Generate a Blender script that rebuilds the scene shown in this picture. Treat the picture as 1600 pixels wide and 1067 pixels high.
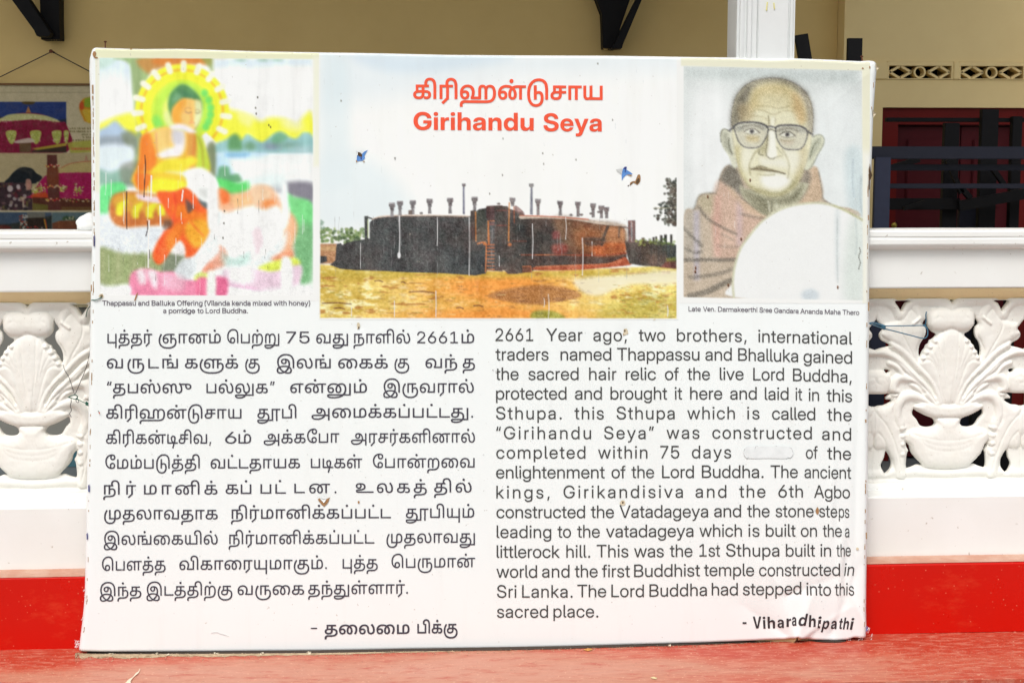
import bpy, bmesh, math, random
import numpy as np
from mathutils import Vector, Matrix

random.seed(7)
rng = np.random.default_rng(11)
for o in list(bpy.data.objects):
    bpy.data.objects.remove(o)
scene = bpy.context.scene
COL = scene.collection

# ------------------------------------------------------------------ camera
CAM = Vector((0.0, -4.45, 1.43))
PITCH, YAW = math.radians(6.3), math.radians(3.2)
cd = bpy.data.cameras.new('camera')
cam = bpy.data.objects.new('camera', cd)
COL.objects.link(cam)
cam.location = CAM
cam.rotation_euler = (math.radians(90) - PITCH, 0, -YAW)
cd.sensor_width = 36.0
cd.lens = 50.0
cd.clip_start = 0.05
cd.clip_end = 400
cd.dof.use_dof = False
scene.camera = cam

# ------------------------------------------------------------------ light
SUN_EL, SUN_AZ = math.radians(58), math.radians(200)     # bright overcast, light from the open yard in front
w = bpy.data.worlds.new('World')
scene.world = w
w.use_nodes = True
nt = w.node_tree
nt.nodes.clear()
sky = nt.nodes.new('ShaderNodeTexSky')
sky.sky_type = 'NISHITA'
sky.sun_disc = False
sky.sun_elevation = SUN_EL
sky.sun_rotation = SUN_AZ
sky.air_density = 0.9
sky.dust_density = 5.0
sky.ozone_density = 0.4
hs = nt.nodes.new('ShaderNodeHueSaturation')
hs.inputs['Saturation'].default_value = 0.5
bg = nt.nodes.new('ShaderNodeBackground')
bg.inputs['Strength'].default_value = 0.13
wo = nt.nodes.new('ShaderNodeOutputWorld')
nt.links.new(sky.outputs[0], hs.inputs['Color'])
nt.links.new(hs.outputs[0], bg.inputs['Color'])
nt.links.new(bg.outputs[0], wo.inputs['Surface'])
sd = bpy.data.lights.new('sun', 'SUN')
sd.energy = 1.2
sd.angle = math.radians(25)
sd.color = (1.0, 0.985, 0.965)
sun = bpy.data.objects.new('sun', sd)
COL.objects.link(sun)
sdir = Vector((math.sin(SUN_AZ) * math.cos(SUN_EL), math.cos(SUN_AZ) * math.cos(SUN_EL), math.sin(SUN_EL)))
sun.rotation_euler = sdir.to_track_quat('Z', 'Y').to_euler()
sun.location = (0, -6, 6)
scene.view_settings.view_transform = 'Standard'
scene.view_settings.look = 'None'
scene.view_settings.exposure = 0.24
scene.view_settings.gamma = 1
scene.view_settings.use_curve_mapping = False

# ------------------------------------------------------------------ measuring helper:
# a point seen at (px, py) of the 1600x1067 photograph, standing on a given plane
FPX = 1600 * 50 / 36
RM = np.array(cam.rotation_euler.to_matrix())
CAMN = np.array(CAM)


def rays(px, py):
    px = np.asarray(px, float)
    py = np.asarray(py, float)
    d = np.stack([(px - 800) / FPX, -(py - 533.5) / FPX, -np.ones_like(px)], -1)
    return d @ RM.T


def on_y(px, py, Y):
    """point on the vertical plane y = Y"""
    d = rays(px, py)
    t = (Y - CAMN[1]) / d[..., 1]
    return CAMN + d * t[..., None]


def at(px, py, Y):
    return Vector(on_y(px, py, Y).tolist())


def on_floor(px, py, z=0.0):
    d = rays(px, py)
    t = (z - CAMN[2]) / d[..., 2]
    return Vector((CAMN + d * t[..., None]).tolist())


# ------------------------------------------------------------------ object helpers
def link(o, parent=None):
    COL.objects.link(o)
    if parent is not None:
        o.parent = parent
    return o


def tag(o, label=None, cat=None, group=None, kind=None):
    if label: o['label'] = label
    if cat: o['category'] = cat
    if group: o['group'] = group
    if kind: o['kind'] = kind
    return o


def empty(name, loc, label=None, cat=None, group=None):
    o = bpy.data.objects.new(name, None)
    o.location = loc
    link(o)
    return tag(o, label, cat, group)


def mesh_obj(name, verts, faces, mat, parent=None, smooth=False, world=True):
    me = bpy.data.meshes.new(name)
    verts = np.asarray(verts, float).reshape(-1, 3)
    if parent is not None and world:
        verts = verts - np.array(parent.location)
        if parent.parent is not None:
            verts = verts - np.array(parent.parent.location)
    me.from_pydata(verts.tolist(), [], [tuple(f) for f in faces])
    me.materials.append(mat)
    if smooth:
        me.polygons.foreach_set('use_smooth', [True] * len(me.polygons))
    me.update()
    o = bpy.data.objects.new(name, me)
    return link(o, parent)


def from_bm(name, bm, mat, parent=None, smooth=False, bevel=0.0, seg=2):
    if bevel > 0:
        bmesh.ops.bevel(bm, geom=[e for e in bm.edges], offset=bevel, segments=seg, affect='EDGES', clamp_overlap=True)
    bmesh.ops.recalc_face_normals(bm, faces=bm.faces)
    if parent is not None:
        off = Vector(parent.location)
        if parent.parent is not None:
            off = off + Vector(parent.parent.location)
        bmesh.ops.translate(bm, vec=-off, verts=bm.verts)
    me = bpy.data.meshes.new(name)
    bm.to_mesh(me)
    bm.free()
    me.materials.append(mat)
    if smooth:
        me.polygons.foreach_set('use_smooth', [True] * len(me.polygons))
    o = bpy.data.objects.new(name, me)
    return link(o, parent)


def bx(bm, x0, x1, y0, y1, z0, z1):
    v = [bm.verts.new(c) for c in ((x0, y0, z0), (x1, y0, z0), (x1, y1, z0), (x0, y1, z0),
                                   (x0, y0, z1), (x1, y0, z1), (x1, y1, z1), (x0, y1, z1))]
    for f in ((0, 3, 2, 1), (4, 5, 6, 7), (0, 1, 5, 4), (1, 2, 6, 5), (2, 3, 7, 6), (3, 0, 4, 7)):
        bm.faces.new([v[i] for i in f])


def box(name, x0, x1, y0, y1, z0, z1, mat, parent=None, bevel=0.0):
    bm = bmesh.new()
    bx(bm, x0, x1, y0, y1, z0, z1)
    return from_bm(name, bm, mat, parent, bevel=bevel)


def bar(bm, a, b, wx, wy, up=(0, 0, 1)):
    """square bar from a to b"""
    a = Vector(a); b = Vector(b)
    d = (b - a).normalized()
    u = Vector(up)
    if abs(d.dot(u)) > 0.95:
        u = Vector((1, 0, 0))
    s = d.cross(u).normalized()
    t = s.cross(d).normalized()
    vs = []
    for p in (a, b):
        for i, j in ((-1, -1), (1, -1), (1, 1), (-1, 1)):
            vs.append(bm.verts.new(p + s * i * wx / 2 + t * j * wy / 2))
    for f in ((0, 1, 2, 3), (7, 6, 5, 4), (0, 4, 5, 1), (1, 5, 6, 2), (2, 6, 7, 3), (3, 7, 4, 0)):
        bm.faces.new([vs[i] for i in f])


def tube(bm, pts, r, n=6, close=True):
    pts = [Vector(p) for p in pts]
    rings = []
    prev = None
    for i, p in enumerate(pts):
        d = (pts[min(i + 1, len(pts) - 1)] - pts[max(i - 1, 0)]).normalized()
        u = prev if prev is not None else (Vector((0, 0, 1)) if abs(d.z) < .9 else Vector((1, 0, 0)))
        s = d.cross(u).normalized()
        t = s.cross(d).normalized()
        prev = t
        rr = r[i] if hasattr(r, '__len__') else r
        rings.append([bm.verts.new(p + (s * math.cos(k * 2 * math.pi / n) + t * math.sin(k * 2 * math.pi / n)) * rr) for k in range(n)])
    for a, b in zip(rings, rings[1:]):
        for k in range(n):
            bm.faces.new((a[k], a[(k + 1) % n], b[(k + 1) % n], b[k]))
    if close:
        bm.faces.new(rings[0][::-1])
        bm.faces.new(rings[-1])


def smooth_line(pts, n=8, closed=False):
    """Catmull-Rom through the points"""
    P = np.asarray(pts, float)
    m = len(P)
    out = []
    rngi = range(m if closed else m - 1)
    for i in rngi:
        if closed:
            p0, p1, p2, p3 = P[(i - 1) % m], P[i], P[(i + 1) % m], P[(i + 2) % m]
        else:
            p0, p1, p2, p3 = P[max(i - 1, 0)], P[i], P[i + 1], P[min(i + 2, m - 1)]
        for k in range(n):
            t = k / n
            out.append(0.5 * ((2 * p1) + (-p0 + p2) * t + (2 * p0 - 5 * p1 + 4 * p2 - p3) * t * t + (-p0 + 3 * p1 - 3 * p2 + p3) * t ** 3))
    if not closed:
        out.append(P[-1])
    return np.array(out)


def seg_dist(X, Y, pts, closed=False):
    P = np.asarray(pts, float)
    Q = np.roll(P, -1, 0) if closed else P[1:]
    if not closed:
        P = P[:-1]
    best = np.full(X.shape, 1e9)
    for (ax, ay), (bx_, by_) in zip(P, Q):
        dx, dy = bx_ - ax, by_ - ay
        L = dx * dx + dy * dy + 1e-12
        t = np.clip(((X - ax) * dx + (Y - ay) * dy) / L, 0, 1)
        best = np.minimum(best, (X - ax - t * dx) ** 2 + (Y - ay - t * dy) ** 2)
    return np.sqrt(best)


def poly_sdf(X, Y, pts):
    """negative inside"""
    d = seg_dist(X, Y, pts, True)
    P = np.asarray(pts, float)
    Q = np.roll(P, -1, 0)
    ins = np.zeros(X.shape, bool)
    for (ax, ay), (bx_, by_) in zip(P, Q):
        if ay == by_:
            continue
        c = ((ay > Y) != (by_ > Y)) & (X < (bx_ - ax) * (Y - ay) / (by_ - ay) + ax)
        ins ^= c
    return np.where(ins, -d, d)


def vnoise(X, Y, sc, seed=0):
    """smooth value noise 0..1"""
    r = np.random.default_rng(seed)
    T = r.random((64, 64))
    x = X / sc; y = Y / sc
    xi = np.floor(x).astype(int); yi = np.floor(y).astype(int)
    fx = x - xi; fy = y - yi
    fx = fx * fx * (3 - 2 * fx); fy = fy * fy * (3 - 2 * fy)
    g = lambda a, b: T[a % 64, b % 64]
    return (g(xi, yi) * (1 - fx) + g(xi + 1, yi) * fx) * (1 - fy) + (g(xi, yi + 1) * (1 - fx) + g(xi + 1, yi + 1) * fx) * fy


def fbm(X, Y, sc, seed=0, o=4):
    a = 0; s = 0; k = 1.0
    for i in range(o):
        a = a + k * vnoise(X, Y, sc / 2 ** i, seed + i * 17)
        s += k
        k *= 0.55
    return a / s


def s2l(c):
    c = np.asarray(c, float)
    return np.where(c <= 0.04045, c / 12.92, ((c + 0.055) / 1.055) ** 2.4)


# ------------------------------------------------------------------ materials
def new_mat(name):
    m = bpy.data.materials.new(name)
    m.use_nodes = True
    t = m.node_tree
    return m, t, t.nodes['Principled BSDF']


def ramp(t, fac, stops):
    r = t.nodes.new('ShaderNodeValToRGB')
    el = r.color_ramp.elements
    while len(el) < len(stops):
        el.new(0.5)
    for e, (p, c) in zip(el, stops):
        e.position = p
        e.color = (*c, 1) if len(c) == 3 else c
    t.links.new(fac, r.inputs[0])
    return r.outputs[0]


def noise(t, scale, detail=5, rough=0.6, vec=None, dist=0.0):
    n = t.nodes.new('ShaderNodeTexNoise')
    n.inputs['Scale'].default_value = scale
    n.inputs['Detail'].default_value = detail
    n.inputs['Roughness'].default_value = rough
    n.inputs['Distortion'].default_value = dist
    if vec is not None:
        t.links.new(vec, n.inputs['Vector'])
    return n.outputs[0]


def mix(t, fac, a, b, mode='MIX'):
    m = t.nodes.new('ShaderNodeMix')
    m.data_type = 'RGBA'
    m.blend_type = mode
    for sock, v in ((m.inputs[0], fac), (m.inputs[6], a), (m.inputs[7], b)):
        if isinstance(v, bpy.types.NodeSocket):
            t.links.new(v, sock)
        elif isinstance(v, (int, float)):
            sock.default_value = v
        else:
            sock.default_value = (*v, 1)
    return m.outputs[2]


def objco(t, scale=(1, 1, 1), loc=(0, 0, 0), geo=True):
    if geo:
        c = t.nodes.new('ShaderNodeNewGeometry').outputs['Position']
    else:
        c = t.nodes.new('ShaderNodeTexCoord').outputs['Object']
    mp = t.nodes.new('ShaderNodeMapping')
    mp.inputs['Scale'].default_value = scale
    mp.inputs['Location'].default_value = loc
    t.links.new(c, mp.inputs[0])
    return mp.outputs[0]


def bump(t, b, h, strength=0.2, dist=0.003):
    n = t.nodes.new('ShaderNodeBump')
    n.inputs['Strength'].default_value = strength
    n.inputs['Distance'].default_value = dist
    t.links.new(h, n.inputs['Height'])
    t.links.new(n.outputs[0], b.inputs['Normal'])


def paint_mat(name, base, dirt=None, amount=0.35, scale=6, rough=0.6, bs=0.15, speck=None, stretch=(1, 1, 1)):
    m, t, b = new_mat(name)
    b.inputs['Specular IOR Level'].default_value = .3 if max(base) > .3 else .12
    v = objco(t, stretch)
    if dirt is None:
        dirt = tuple(c * 0.75 for c in base)
    n1 = noise(t, scale, 7, 0.62, v)
    f = ramp(t, n1, [(0.42, (0, 0, 0)), (0.75, (amount,) * 3)])
    col = mix(t, f, base, dirt)
    if speck:
        n2 = noise(t, scale * 22, 3, 0.5, v)
        f2 = ramp(t, n2, [(0.69, (0, 0, 0)), (0.73, (0.7,) * 3)])
        col = mix(t, f2, col, speck)
    t.links.new(col, b.inputs['Base Color'])
    b.inputs['Roughness'].default_value = rough
    n3 = noise(t, scale * 9, 4, 0.6, v)
    bump(t, b, n3, bs, 0.002)
    return m


def flat_mat(name, col, rough=0.6, metal=0.0, spec=.4):
    m, t, b = new_mat(name)
    v = objco(t)
    n1 = noise(t, 30, 4, 0.6, v)
    c = mix(t, ramp(t, n1, [(0.4, (0, 0, 0)), (0.7, (0.5,) * 3)]), col, tuple(x * 0.8 for x in col))
    t.links.new(c, b.inputs['Base Color'])
    b.inputs['Roughness'].default_value = rough
    b.inputs['Metallic'].default_value = metal
    b.inputs['Specular IOR Level'].default_value = spec
    return m

# ------------------------------------------------------------------ measured levels
M_WHITE = paint_mat('white_lime_paint', (0.85, 0.865, 0.84), (0.70, 0.685, 0.62), 0.3, 2.2, 0.62, 0.25, (0.45, 0.40, 0.33))
M_PANEL = paint_mat('white_cast_panel_paint', (0.86, 0.855, 0.80), (0.78, 0.73, 0.62), 0.3, 9, 0.6, 0.22, (0.40, 0.30, 0.20))
M_COLUMN = paint_mat('column_white_paint', (0.77, 0.795, 0.79), (0.64, 0.65, 0.63), 0.4, 5, 0.6, 0.25)
M_BLACKWOOD = flat_mat('black_painted_timber', (0.008, 0.008, 0.009), 0.6, spec=.15)
M_STEEL = flat_mat('dark_blue_black_steel_paint', (0.018, 0.020, 0.032), 0.5, spec=.2)
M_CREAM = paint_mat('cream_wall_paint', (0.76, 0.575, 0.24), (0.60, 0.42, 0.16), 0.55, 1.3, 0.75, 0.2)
M_CREAM_LIT = paint_mat('cream_wall_paint_lit', (0.86, 0.69, 0.34), (0.70, 0.50, 0.22), 0.5, 1.3, 0.75, 0.2)  # same cream made lighter: stronger light on the right wall put into colour
M_GREY = paint_mat('grey_dado_paint', (0.36, 0.36, 0.33), None, 0.4, 2, 0.7, 0.2)
M_CEMENT = paint_mat('grey_interior_cement', (0.20, 0.22, 0.23), (0.12, 0.14, 0.15), 0.6, 3, 0.5, 0.2)
M_TEAL = paint_mat('teal_skirting_paint', (0.10, 0.24, 0.29), None, 0.4, 4, 0.5, 0.2)
M_DOOR = paint_mat('dark_red_door_paint', (0.085, 0.009, 0.013), (0.05, 0.007, 0.009), 0.6, 3, 0.45, 0.15)
M_DOORFRAME = paint_mat('red_door_frame_paint', (0.15, 0.011, 0.009), (0.08, 0.008, 0.007), 0.5, 4, 0.4, 0.1)
M_CEIL = paint_mat('brown_ceiling_boards', (0.40, 0.30, 0.17), None, 0.5, 3, 0.7, 0.2)
M_YARD = paint_mat('sandy_yard', (0.30, 0.30, 0.27), (0.22, 0.215, 0.19), 0.6, 1.1, 0.9, 0.4)


def red_gloss():
    m, t, b = new_mat('red_gloss_plinth_paint')
    v = objco(t)
    base = mix(t, ramp(t, noise(t, 2.0, 6, .6, v), [(.4, (0, 0, 0)), (.72, (.55,) * 3)]), (.60, .006, .0008), (.50, .006, .001))
    vs = objco(t, (1, 1, 2.2))
    worn = ramp(t, noise(t, 5, 8, .72, vs), [(.56, (0, 0, 0)), (.76, (.5,) * 3)])
    c = mix(t, worn, base, (.70, .085, .03))
    vor = t.nodes.new('ShaderNodeTexVoronoi')
    vor.inputs['Scale'].default_value = 55
    t.links.new(v, vor.inputs['Vector'])
    sp = ramp(t, vor.outputs['Distance'], [(.06, (1, 1, 1)), (.14, (0, 0, 0))])
    gate = ramp(t, noise(t, 6.5, 3, .5, v), [(.44, (0, 0, 0)), (.62, (.75,) * 3)])
    c = mix(t, mix(t, 1.0, sp, gate, 'MULTIPLY'), c, (.80, .30, .18))
    t.links.new(c, b.inputs['Base Color'])
    t.links.new(ramp(t, noise(t, 4, 5, .6, v), [(.3, (.22,) * 3), (.7, (.48,) * 3)]), b.inputs['Roughness'])
    b.inputs['Specular IOR Level'].default_value = .25
    bump(t, b, noise(t, 26, 5, .6, v), .12, .002)
    return m


def floor_mat():
    m, t, b = new_mat('faded_red_cement_floor')
    geo = t.nodes.new('ShaderNodeNewGeometry').outputs['Position']
    sep = t.nodes.new('ShaderNodeSeparateXYZ')
    t.links.new(geo, sep.inputs[0])
    v = objco(t, (1.0, 2.6, 1))
    big = noise(t, 1.1, 5, .62, v, .4)
    # foot wear: the cement is rubbed pale where people stand in front of the board, red survives by the wall and at both ends
    mr = t.nodes.new('ShaderNodeMapRange')
    t.links.new(sep.outputs['Y'], mr.inputs[0])
    for i, val in enumerate((-.17, -.34, -.22, .16)):
        mr.inputs[1 + i].default_value = val
    ax = t.nodes.new('ShaderNodeMath'); ax.operation = 'ADD'; ax.inputs[1].default_value = .35
    t.links.new(sep.outputs['X'], ax.inputs[0])
    ab = t.nodes.new('ShaderNodeMath'); ab.operation = 'ABSOLUTE'
    t.links.new(ax.outputs[0], ab.inputs[0])
    mx = t.nodes.new('ShaderNodeMapRange')
    t.links.new(ab.outputs[0], mx.inputs[0])
    for i, val in enumerate((.5, 1.9, .08, -.27)):
        mx.inputs[1 + i].default_value = val
    a1 = t.nodes.new('ShaderNodeMath'); a1.operation = 'ADD'
    t.links.new(big, a1.inputs[0]); t.links.new(mr.outputs[0], a1.inputs[1])
    a2 = t.nodes.new('ShaderNodeMath'); a2.operation = 'ADD'
    t.links.new(a1.outputs[0], a2.inputs[0]); t.links.new(mx.outputs[0], a2.inputs[1])
    c = ramp(t, a2.outputs[0], [(.30, (.44, .045, .018)), (.44, (.48, .095, .048)), (.58, (.50, .20, .125)), (.82, (.54, .255, .18))])
    v2 = objco(t, (1, 3.5, 1))
    f = ramp(t, noise(t, 16, 8, .72, v2), [(.47, (0, 0, 0)), (.66, (.75,) * 3)])
    c = mix(t, f, c, (.60, .27, .18))
    f = ramp(t, noise(t, 9, 8, .7, v2), [(.52, (0, 0, 0)), (.68, (.8,) * 3)])
    c = mix(t, f, c, (.42, .042, .018))
    f = ramp(t, noise(t, 85, 3, .6, geo), [(.62, (0, 0, 0)), (.70, (.7,) * 3)])
    c = mix(t, f, c, (.72, .45, .30))
    f = ramp(t, noise(t, 90, 3, .6, objco(t, (1, 1, 1), (5, 3, 0))), [(.64, (0, 0, 0)), (.72, (.6,) * 3)])
    c = mix(t, f, c, (.20, .06, .04))
    t.links.new(c, b.inputs['Base Color'])
    b.inputs['Roughness'].default_value = .55
    bump(t, b, noise(t, 60, 6, .65, geo), .3, .002)
    return m


M_RED = red_gloss()
M_FLOOR = floor_mat()
M_LEDGE = paint_mat('worn_cement_ledge', (.50, .27, .19), (.62, .46, .36), .7, 14, .7, .4, (.45, .03, .015), (1, 1, 1))

# levels of the balustrade, read at the motif axis x = 1484
Z = lambda py, Y: float(on_y(1484, py, Y)[2])
z_led = 0.5 * (Z(878, -.10) + Z(868, -.045))
z_sill = Z(774, -.045)
z_pan0 = Z(766, .05)
z_pan1 = Z(467, .05)
z_fr0 = Z(450, 0.0)
z_fr1 = Z(390, 0.0)
z_r0 = Z(385, -.03)
z_r1 = Z(360, -.03)
print('levels', [round(v, 3) for v in (z_led, z_sill, z_pan0, z_pan1, z_fr0, z_fr1, z_r0, z_r1)])
XL, XR = -3.2, 3.4

# ------------------------------------------------------------------ ground and floors
g = box('yard_ground', -60, 60, -60, 40, -.35, -.20, M_YARD)
tag(g, kind='structure')
fl = box('porch_floor', -7, 7, -.53, -.1, -.2, 0, M_FLOOR)
tag(fl, kind='structure')
fi = box('interior_floor', -7, 7, .12, 6.2, 0, z_led, M_CEMENT)
tag(fi, kind='structure')

# ------------------------------------------------------------------ balustrade
bal = empty('balustrade_wall', (0, 0, 0), 'long white balustrade with openwork scroll panels on a glossy red plinth, behind the board', 'balustrade')


def profile(name, pts, mat, x0=XL, x1=XR, parent=bal, wob=0.0, n=60):
    """extrude a (y,z) outline along x, with a slight hand-plastered waviness"""
    vs, fs = [], []
    m = len(pts)
    xs = np.linspace(x0, x1, n + 1)
    for i, x in enumerate(xs):
        for j, (y, z) in enumerate(pts):
            dz = wob * (float(vnoise(np.array(x * 3.1 + 9), np.array(j * 7.3), 1.0, 3)) - .5)
            vs.append((x, y + dz * .5, z + dz))
    for i in range(n):
        for j in range(m):
            a, b = i * m + j, i * m + (j + 1) % m
            fs.append((a, b, b + m, a + m))
    fs.append(tuple(range(m))[::-1])
    fs.append(tuple(n * m + j for j in range(m)))
    o = mesh_obj(name, vs, fs, mat, parent)
    bm = bmesh.new(); bm.from_mesh(o.data)
    bmesh.ops.recalc_face_normals(bm, faces=bm.faces)
    bm.to_mesh(o.data); bm.free()
    return o


profile('plinth', [(-.10, 0), (-.10, z_led - .012), (-.094, z_led - .006), (.12, z_led - .006), (.12, 0)], M_RED, wob=.002)
profile('plinth_ledge', [(-.098, z_led - .006), (-.093, z_led + .001), (-.05, z_led + .004), (-.030, z_led + .006), (-.030, z_led - .006)], M_LEDGE, wob=.003)
profile('base_wall', [(-.045, z_led - .004), (-.046, z_led + .01), (-.045, z_sill - .006), (-.040, z_sill), (.055, z_sill + .004), (.12, z_sill + .004), (.12, z_led)], M_WHITE, wob=.002)
profile('bottom_moulding', [(.006, z_sill + .002), (.006, z_pan0 - .004), (.016, z_pan0), (.034, z_pan0 + .002), (.040, z_pan0 + .02), (.046, z_pan0 + .026), (.12, z_pan0 + .026), (.12, z_sill + .003)], M_WHITE, wob=.003)
M_CRMOULD = paint_mat('cream_moulding_colour', (.90, .75, .43), (.74, .57, .30), .4, 7, .6, .2, (.25, .16, .08))  # yellower tone than the frieze and rail beside it
profile('frieze', [(.002, z_fr0 - .0005), (0, z_fr0 + .004), (0, z_fr1 + .004), (.12, z_fr1 + .004), (.12, z_fr0 - .0005)], M_WHITE, wob=.0012)
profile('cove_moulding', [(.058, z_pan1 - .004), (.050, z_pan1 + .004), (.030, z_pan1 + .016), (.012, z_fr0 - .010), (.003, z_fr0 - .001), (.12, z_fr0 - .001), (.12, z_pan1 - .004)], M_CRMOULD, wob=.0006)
profile('top_rail', [(.001, z_fr1 - .001), (-.020, z_fr1 + .006), (-.028, z_r0 + .002), (-.030, z_r0 + .008), (-.030, z_r0 + .022), (-.0285, z_r0 + .024), (-.0285, z_r0 + .030), (-.030, z_r0 + .032),
                     (-.030, z_r1 - .005), (-.025, z_r1), (.15, z_r1 + .002), (.15, z_r0), (.12, z_fr1 - .001)], M_WHITE, wob=.002)

# ---- carved openwork panel: one period of the pattern, cast relief with real holes
CX, CS = 432.0, 3.14          # tracing grid: axis and scale
x_axis = float(on_y(1484, 600, .05)[0])
mpx = (float(on_y(1584, 600, .05)[0]) - float(on_y(1384, 600, .05)[0])) / 200    # metres per photo pixel here
PER = (x_axis - float(on_y(46.5, 600, .05)[0])) / 6
mpx = PER / 240
holes = [
    [(418, 90), (432, 106), (446, 106), (468, 92), (445, 89)],
    [(645, 99), (664, 110), (676, 128), (688, 148), (702, 128), (720, 101), (684, 98)],
    [(553, 172), (561, 186), (575, 210), (560, 228), (556, 250), (563, 275), (583, 305), (591, 342), (585, 372), (576, 360), (570, 345), (558, 330), (553, 316), (540, 306), (535, 292), (520, 284), (503, 262), (528, 246), (547, 218)],
    [(607, 628), (613, 652), (592, 676), (572, 706), (542, 716), (508, 712), (494, 696), (508, 674), (548, 658), (584, 640)],
    [(641, 790), (638, 812), (627, 832), (634, 850), (636, 914), (610, 914), (580, 902), (556, 901), (588, 868), (612, 838), (622, 806)],
    [(742, 832), (752, 868), (766, 900), (752, 936), (738, 942), (716, 918), (711, 890), (720, 862)],
    [(706, 549), (726, 548), (750, 568), (780, 576), (809, 578), (809, 614), (784, 610), (754, 606), (724, 580)],
    [(809, 186), (785, 218), (774, 235), (786, 252), (790, 270), (778, 290), (736, 315), (786, 330), (809, 338)],
    [(735, 436), (762, 431), (758, 445), (744, 449)],
]
ZT, ZB = 86.0, 1010.0        # tracing rows of panel top / bottom
nx, nz = 150, 190
U = np.linspace(0, 120 * CS, nx)
V = np.linspace(ZT, ZB, nz)
UU, VV = np.meshgrid(U, V)
XX = UU + CX
hs_ = []
sdf = np.full(XX.shape, 1e9)
for k, h in enumerate(holes):
    hp = smooth_line(h, 5, True)
    if k in (6, 7):          # holes that straddle the seam: mirror about 809
        hp = np.array(h, float)
        mir = hp[::-1].copy(); mir[:, 0] = 2 * 809 - mir[:, 0]
        hp = np.vstack([hp, mir])
        hp = smooth_line(hp, 4, True)
    if k == 0:
        hp = np.array([(417, 88), (424, 98), (432, 107), (440, 98), (447, 88)], float)
    sdf = np.minimum(sdf, poly_sdf(XX, VV, hp))
H = np.zeros_like(XX)


def dome(cx, cy, rx, ry, amp, p=2.0, flat=0.0):
    global H
    r = (np.abs((XX - cx) / rx) ** p + np.abs((VV - cy) / ry) ** p)
    H = np.maximum(H, amp * np.sqrt(np.clip(1 - r, 0, 1)))


def ridge(pts, wd, amp, add=True, taper=True):
    global H
    L = smooth_line(pts, 6)
    d = seg_dist(XX, VV, L)
    prof = amp * np.clip(1 - (d / wd) ** 2, 0, 1)
    H = H + prof if add else np.maximum(H, prof)


def plate(pts, amp, soft):
    global H
    s = poly_sdf(XX, VV, smooth_line(pts, 5, True))
    t = np.clip(-s / soft, 0, 1)
    H = np.maximum(H, amp * np.sqrt(t * (2 - t)))


def groove(pts, wd, amp):
    global H
    L = smooth_line(pts, 6)
    d = seg_dist(XX, VV, L)
    H = H - .62 * amp * np.exp(-(d / wd) ** 2)


# top scroll arms
ridge([(688, 168), (664, 128), (620, 98), (560, 92), (500, 100), (452, 120), (432, 150)], 34, 9, False)
ridge([(690, 168), (716, 122), (760, 96), (809, 90)], 32, 9, False)
ridge([(620, 130), (600, 165), (600, 200)], 26, 7, False)
# bulb with volutes
plate([(310, 200), (330, 140), (390, 128), (432, 134), (474, 128), (534, 140), (556, 200), (530, 236), (480, 246), (432, 240), (384, 246), (334, 236)], 15, 48)
groove([(548, 196), (536, 160), (508, 152), (500, 172), (516, 182)], 5, 1.5)
# palmette
plate([(432, 225), (478, 250), (516, 288), (552, 330), (588, 384), (604, 402), (566, 440), (510, 520), (470, 600), (432, 610), (394, 600), (340, 500), (300, 440), (260, 400), (312, 330), (350, 288), (386, 250)], 11, 46)
for k, e in enumerate([(470, 262), (506, 292), (534, 322), (560, 350), (582, 382), (596, 404)]):
    groove([(436 + 4 * k, 600), ((436 + e[0]) / 2 + 6, 430 - k * 6), e], 5, 1.7)
for e in [(524, 284), (548, 312), (566, 338), (582, 366)]:
    dome(e[0] - 12, e[1] + 10, 15, 13, 12.5)
# acanthus sprays
ridge([(478, 596), (505, 520), (552, 462), (596, 420), (640, 372), (684, 336), (730, 312)], 22, 10, False)
ridge([(488, 600), (535, 530), (590, 480), (650, 430), (700, 380), (760, 352), (809, 346)], 22, 11, False)
ridge([(498, 602), (548, 548), (610, 500), (660, 470), (700, 480), (716, 520), (704, 545)], 26, 11, False)
ridge([(520, 604), (570, 575), (620, 560), (664, 572), (690, 610), (694, 660), (680, 700)], 30, 10, False)
ridge([(740, 400), (700, 420), (660, 470)], 16, 9, False)
for gp, wd, am in (([(505, 560), (540, 500), (580, 456)], 7, 9), ([(560, 545), (590, 512), (626, 496), (656, 500)], 9, 11),
                   ([(500, 592), (560, 520), (620, 462), (690, 396), (770, 366)], 4, 3.2),
                   ([(492, 590), (540, 500), (600, 446), (660, 388), (740, 330)], 4, 3.2),
                   ([(516, 596), (570, 560), (630, 530), (690, 520)], 4, 3),
                   ([(540, 600), (600, 580), (650, 590), (668, 640)], 5, 3),
                   ([(600, 200), (596, 260), (626, 320), (610, 380)], 6, 3)):
    groove(gp, wd, am)
# upright leaf next to the bulb
plate([(590, 180), (640, 140), (690, 190), (770, 210), (770, 240), (784, 262), (730, 300), (680, 330), (620, 390), (592, 396), (604, 340), (592, 300), (570, 262), (580, 215)], 8, 30)
groove([(690, 180), (688, 240), (640, 330), (600, 400)], 5, 3)
ridge([(592, 180), (628, 208)], 9, 5)
# ball between two motifs
plate([(730, 470), (760, 440), (809, 436), (858, 440), (888, 470), (880, 530), (850, 562), (809, 568), (768, 562), (738, 530)], 15, 50)
groove([(752, 490), (770, 470), (800, 470), (806, 492), (786, 502)], 5, 1.8)
# collar over the eyes
plate([(264, 612), (330, 586), (432, 604), (534, 586), (600, 606), (606, 622), (560, 650), (500, 668), (432, 672), (364, 668), (304, 650)], 13, 30)
groove([(380, 668), (432, 671), (484, 668)], 3, 3)
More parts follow.
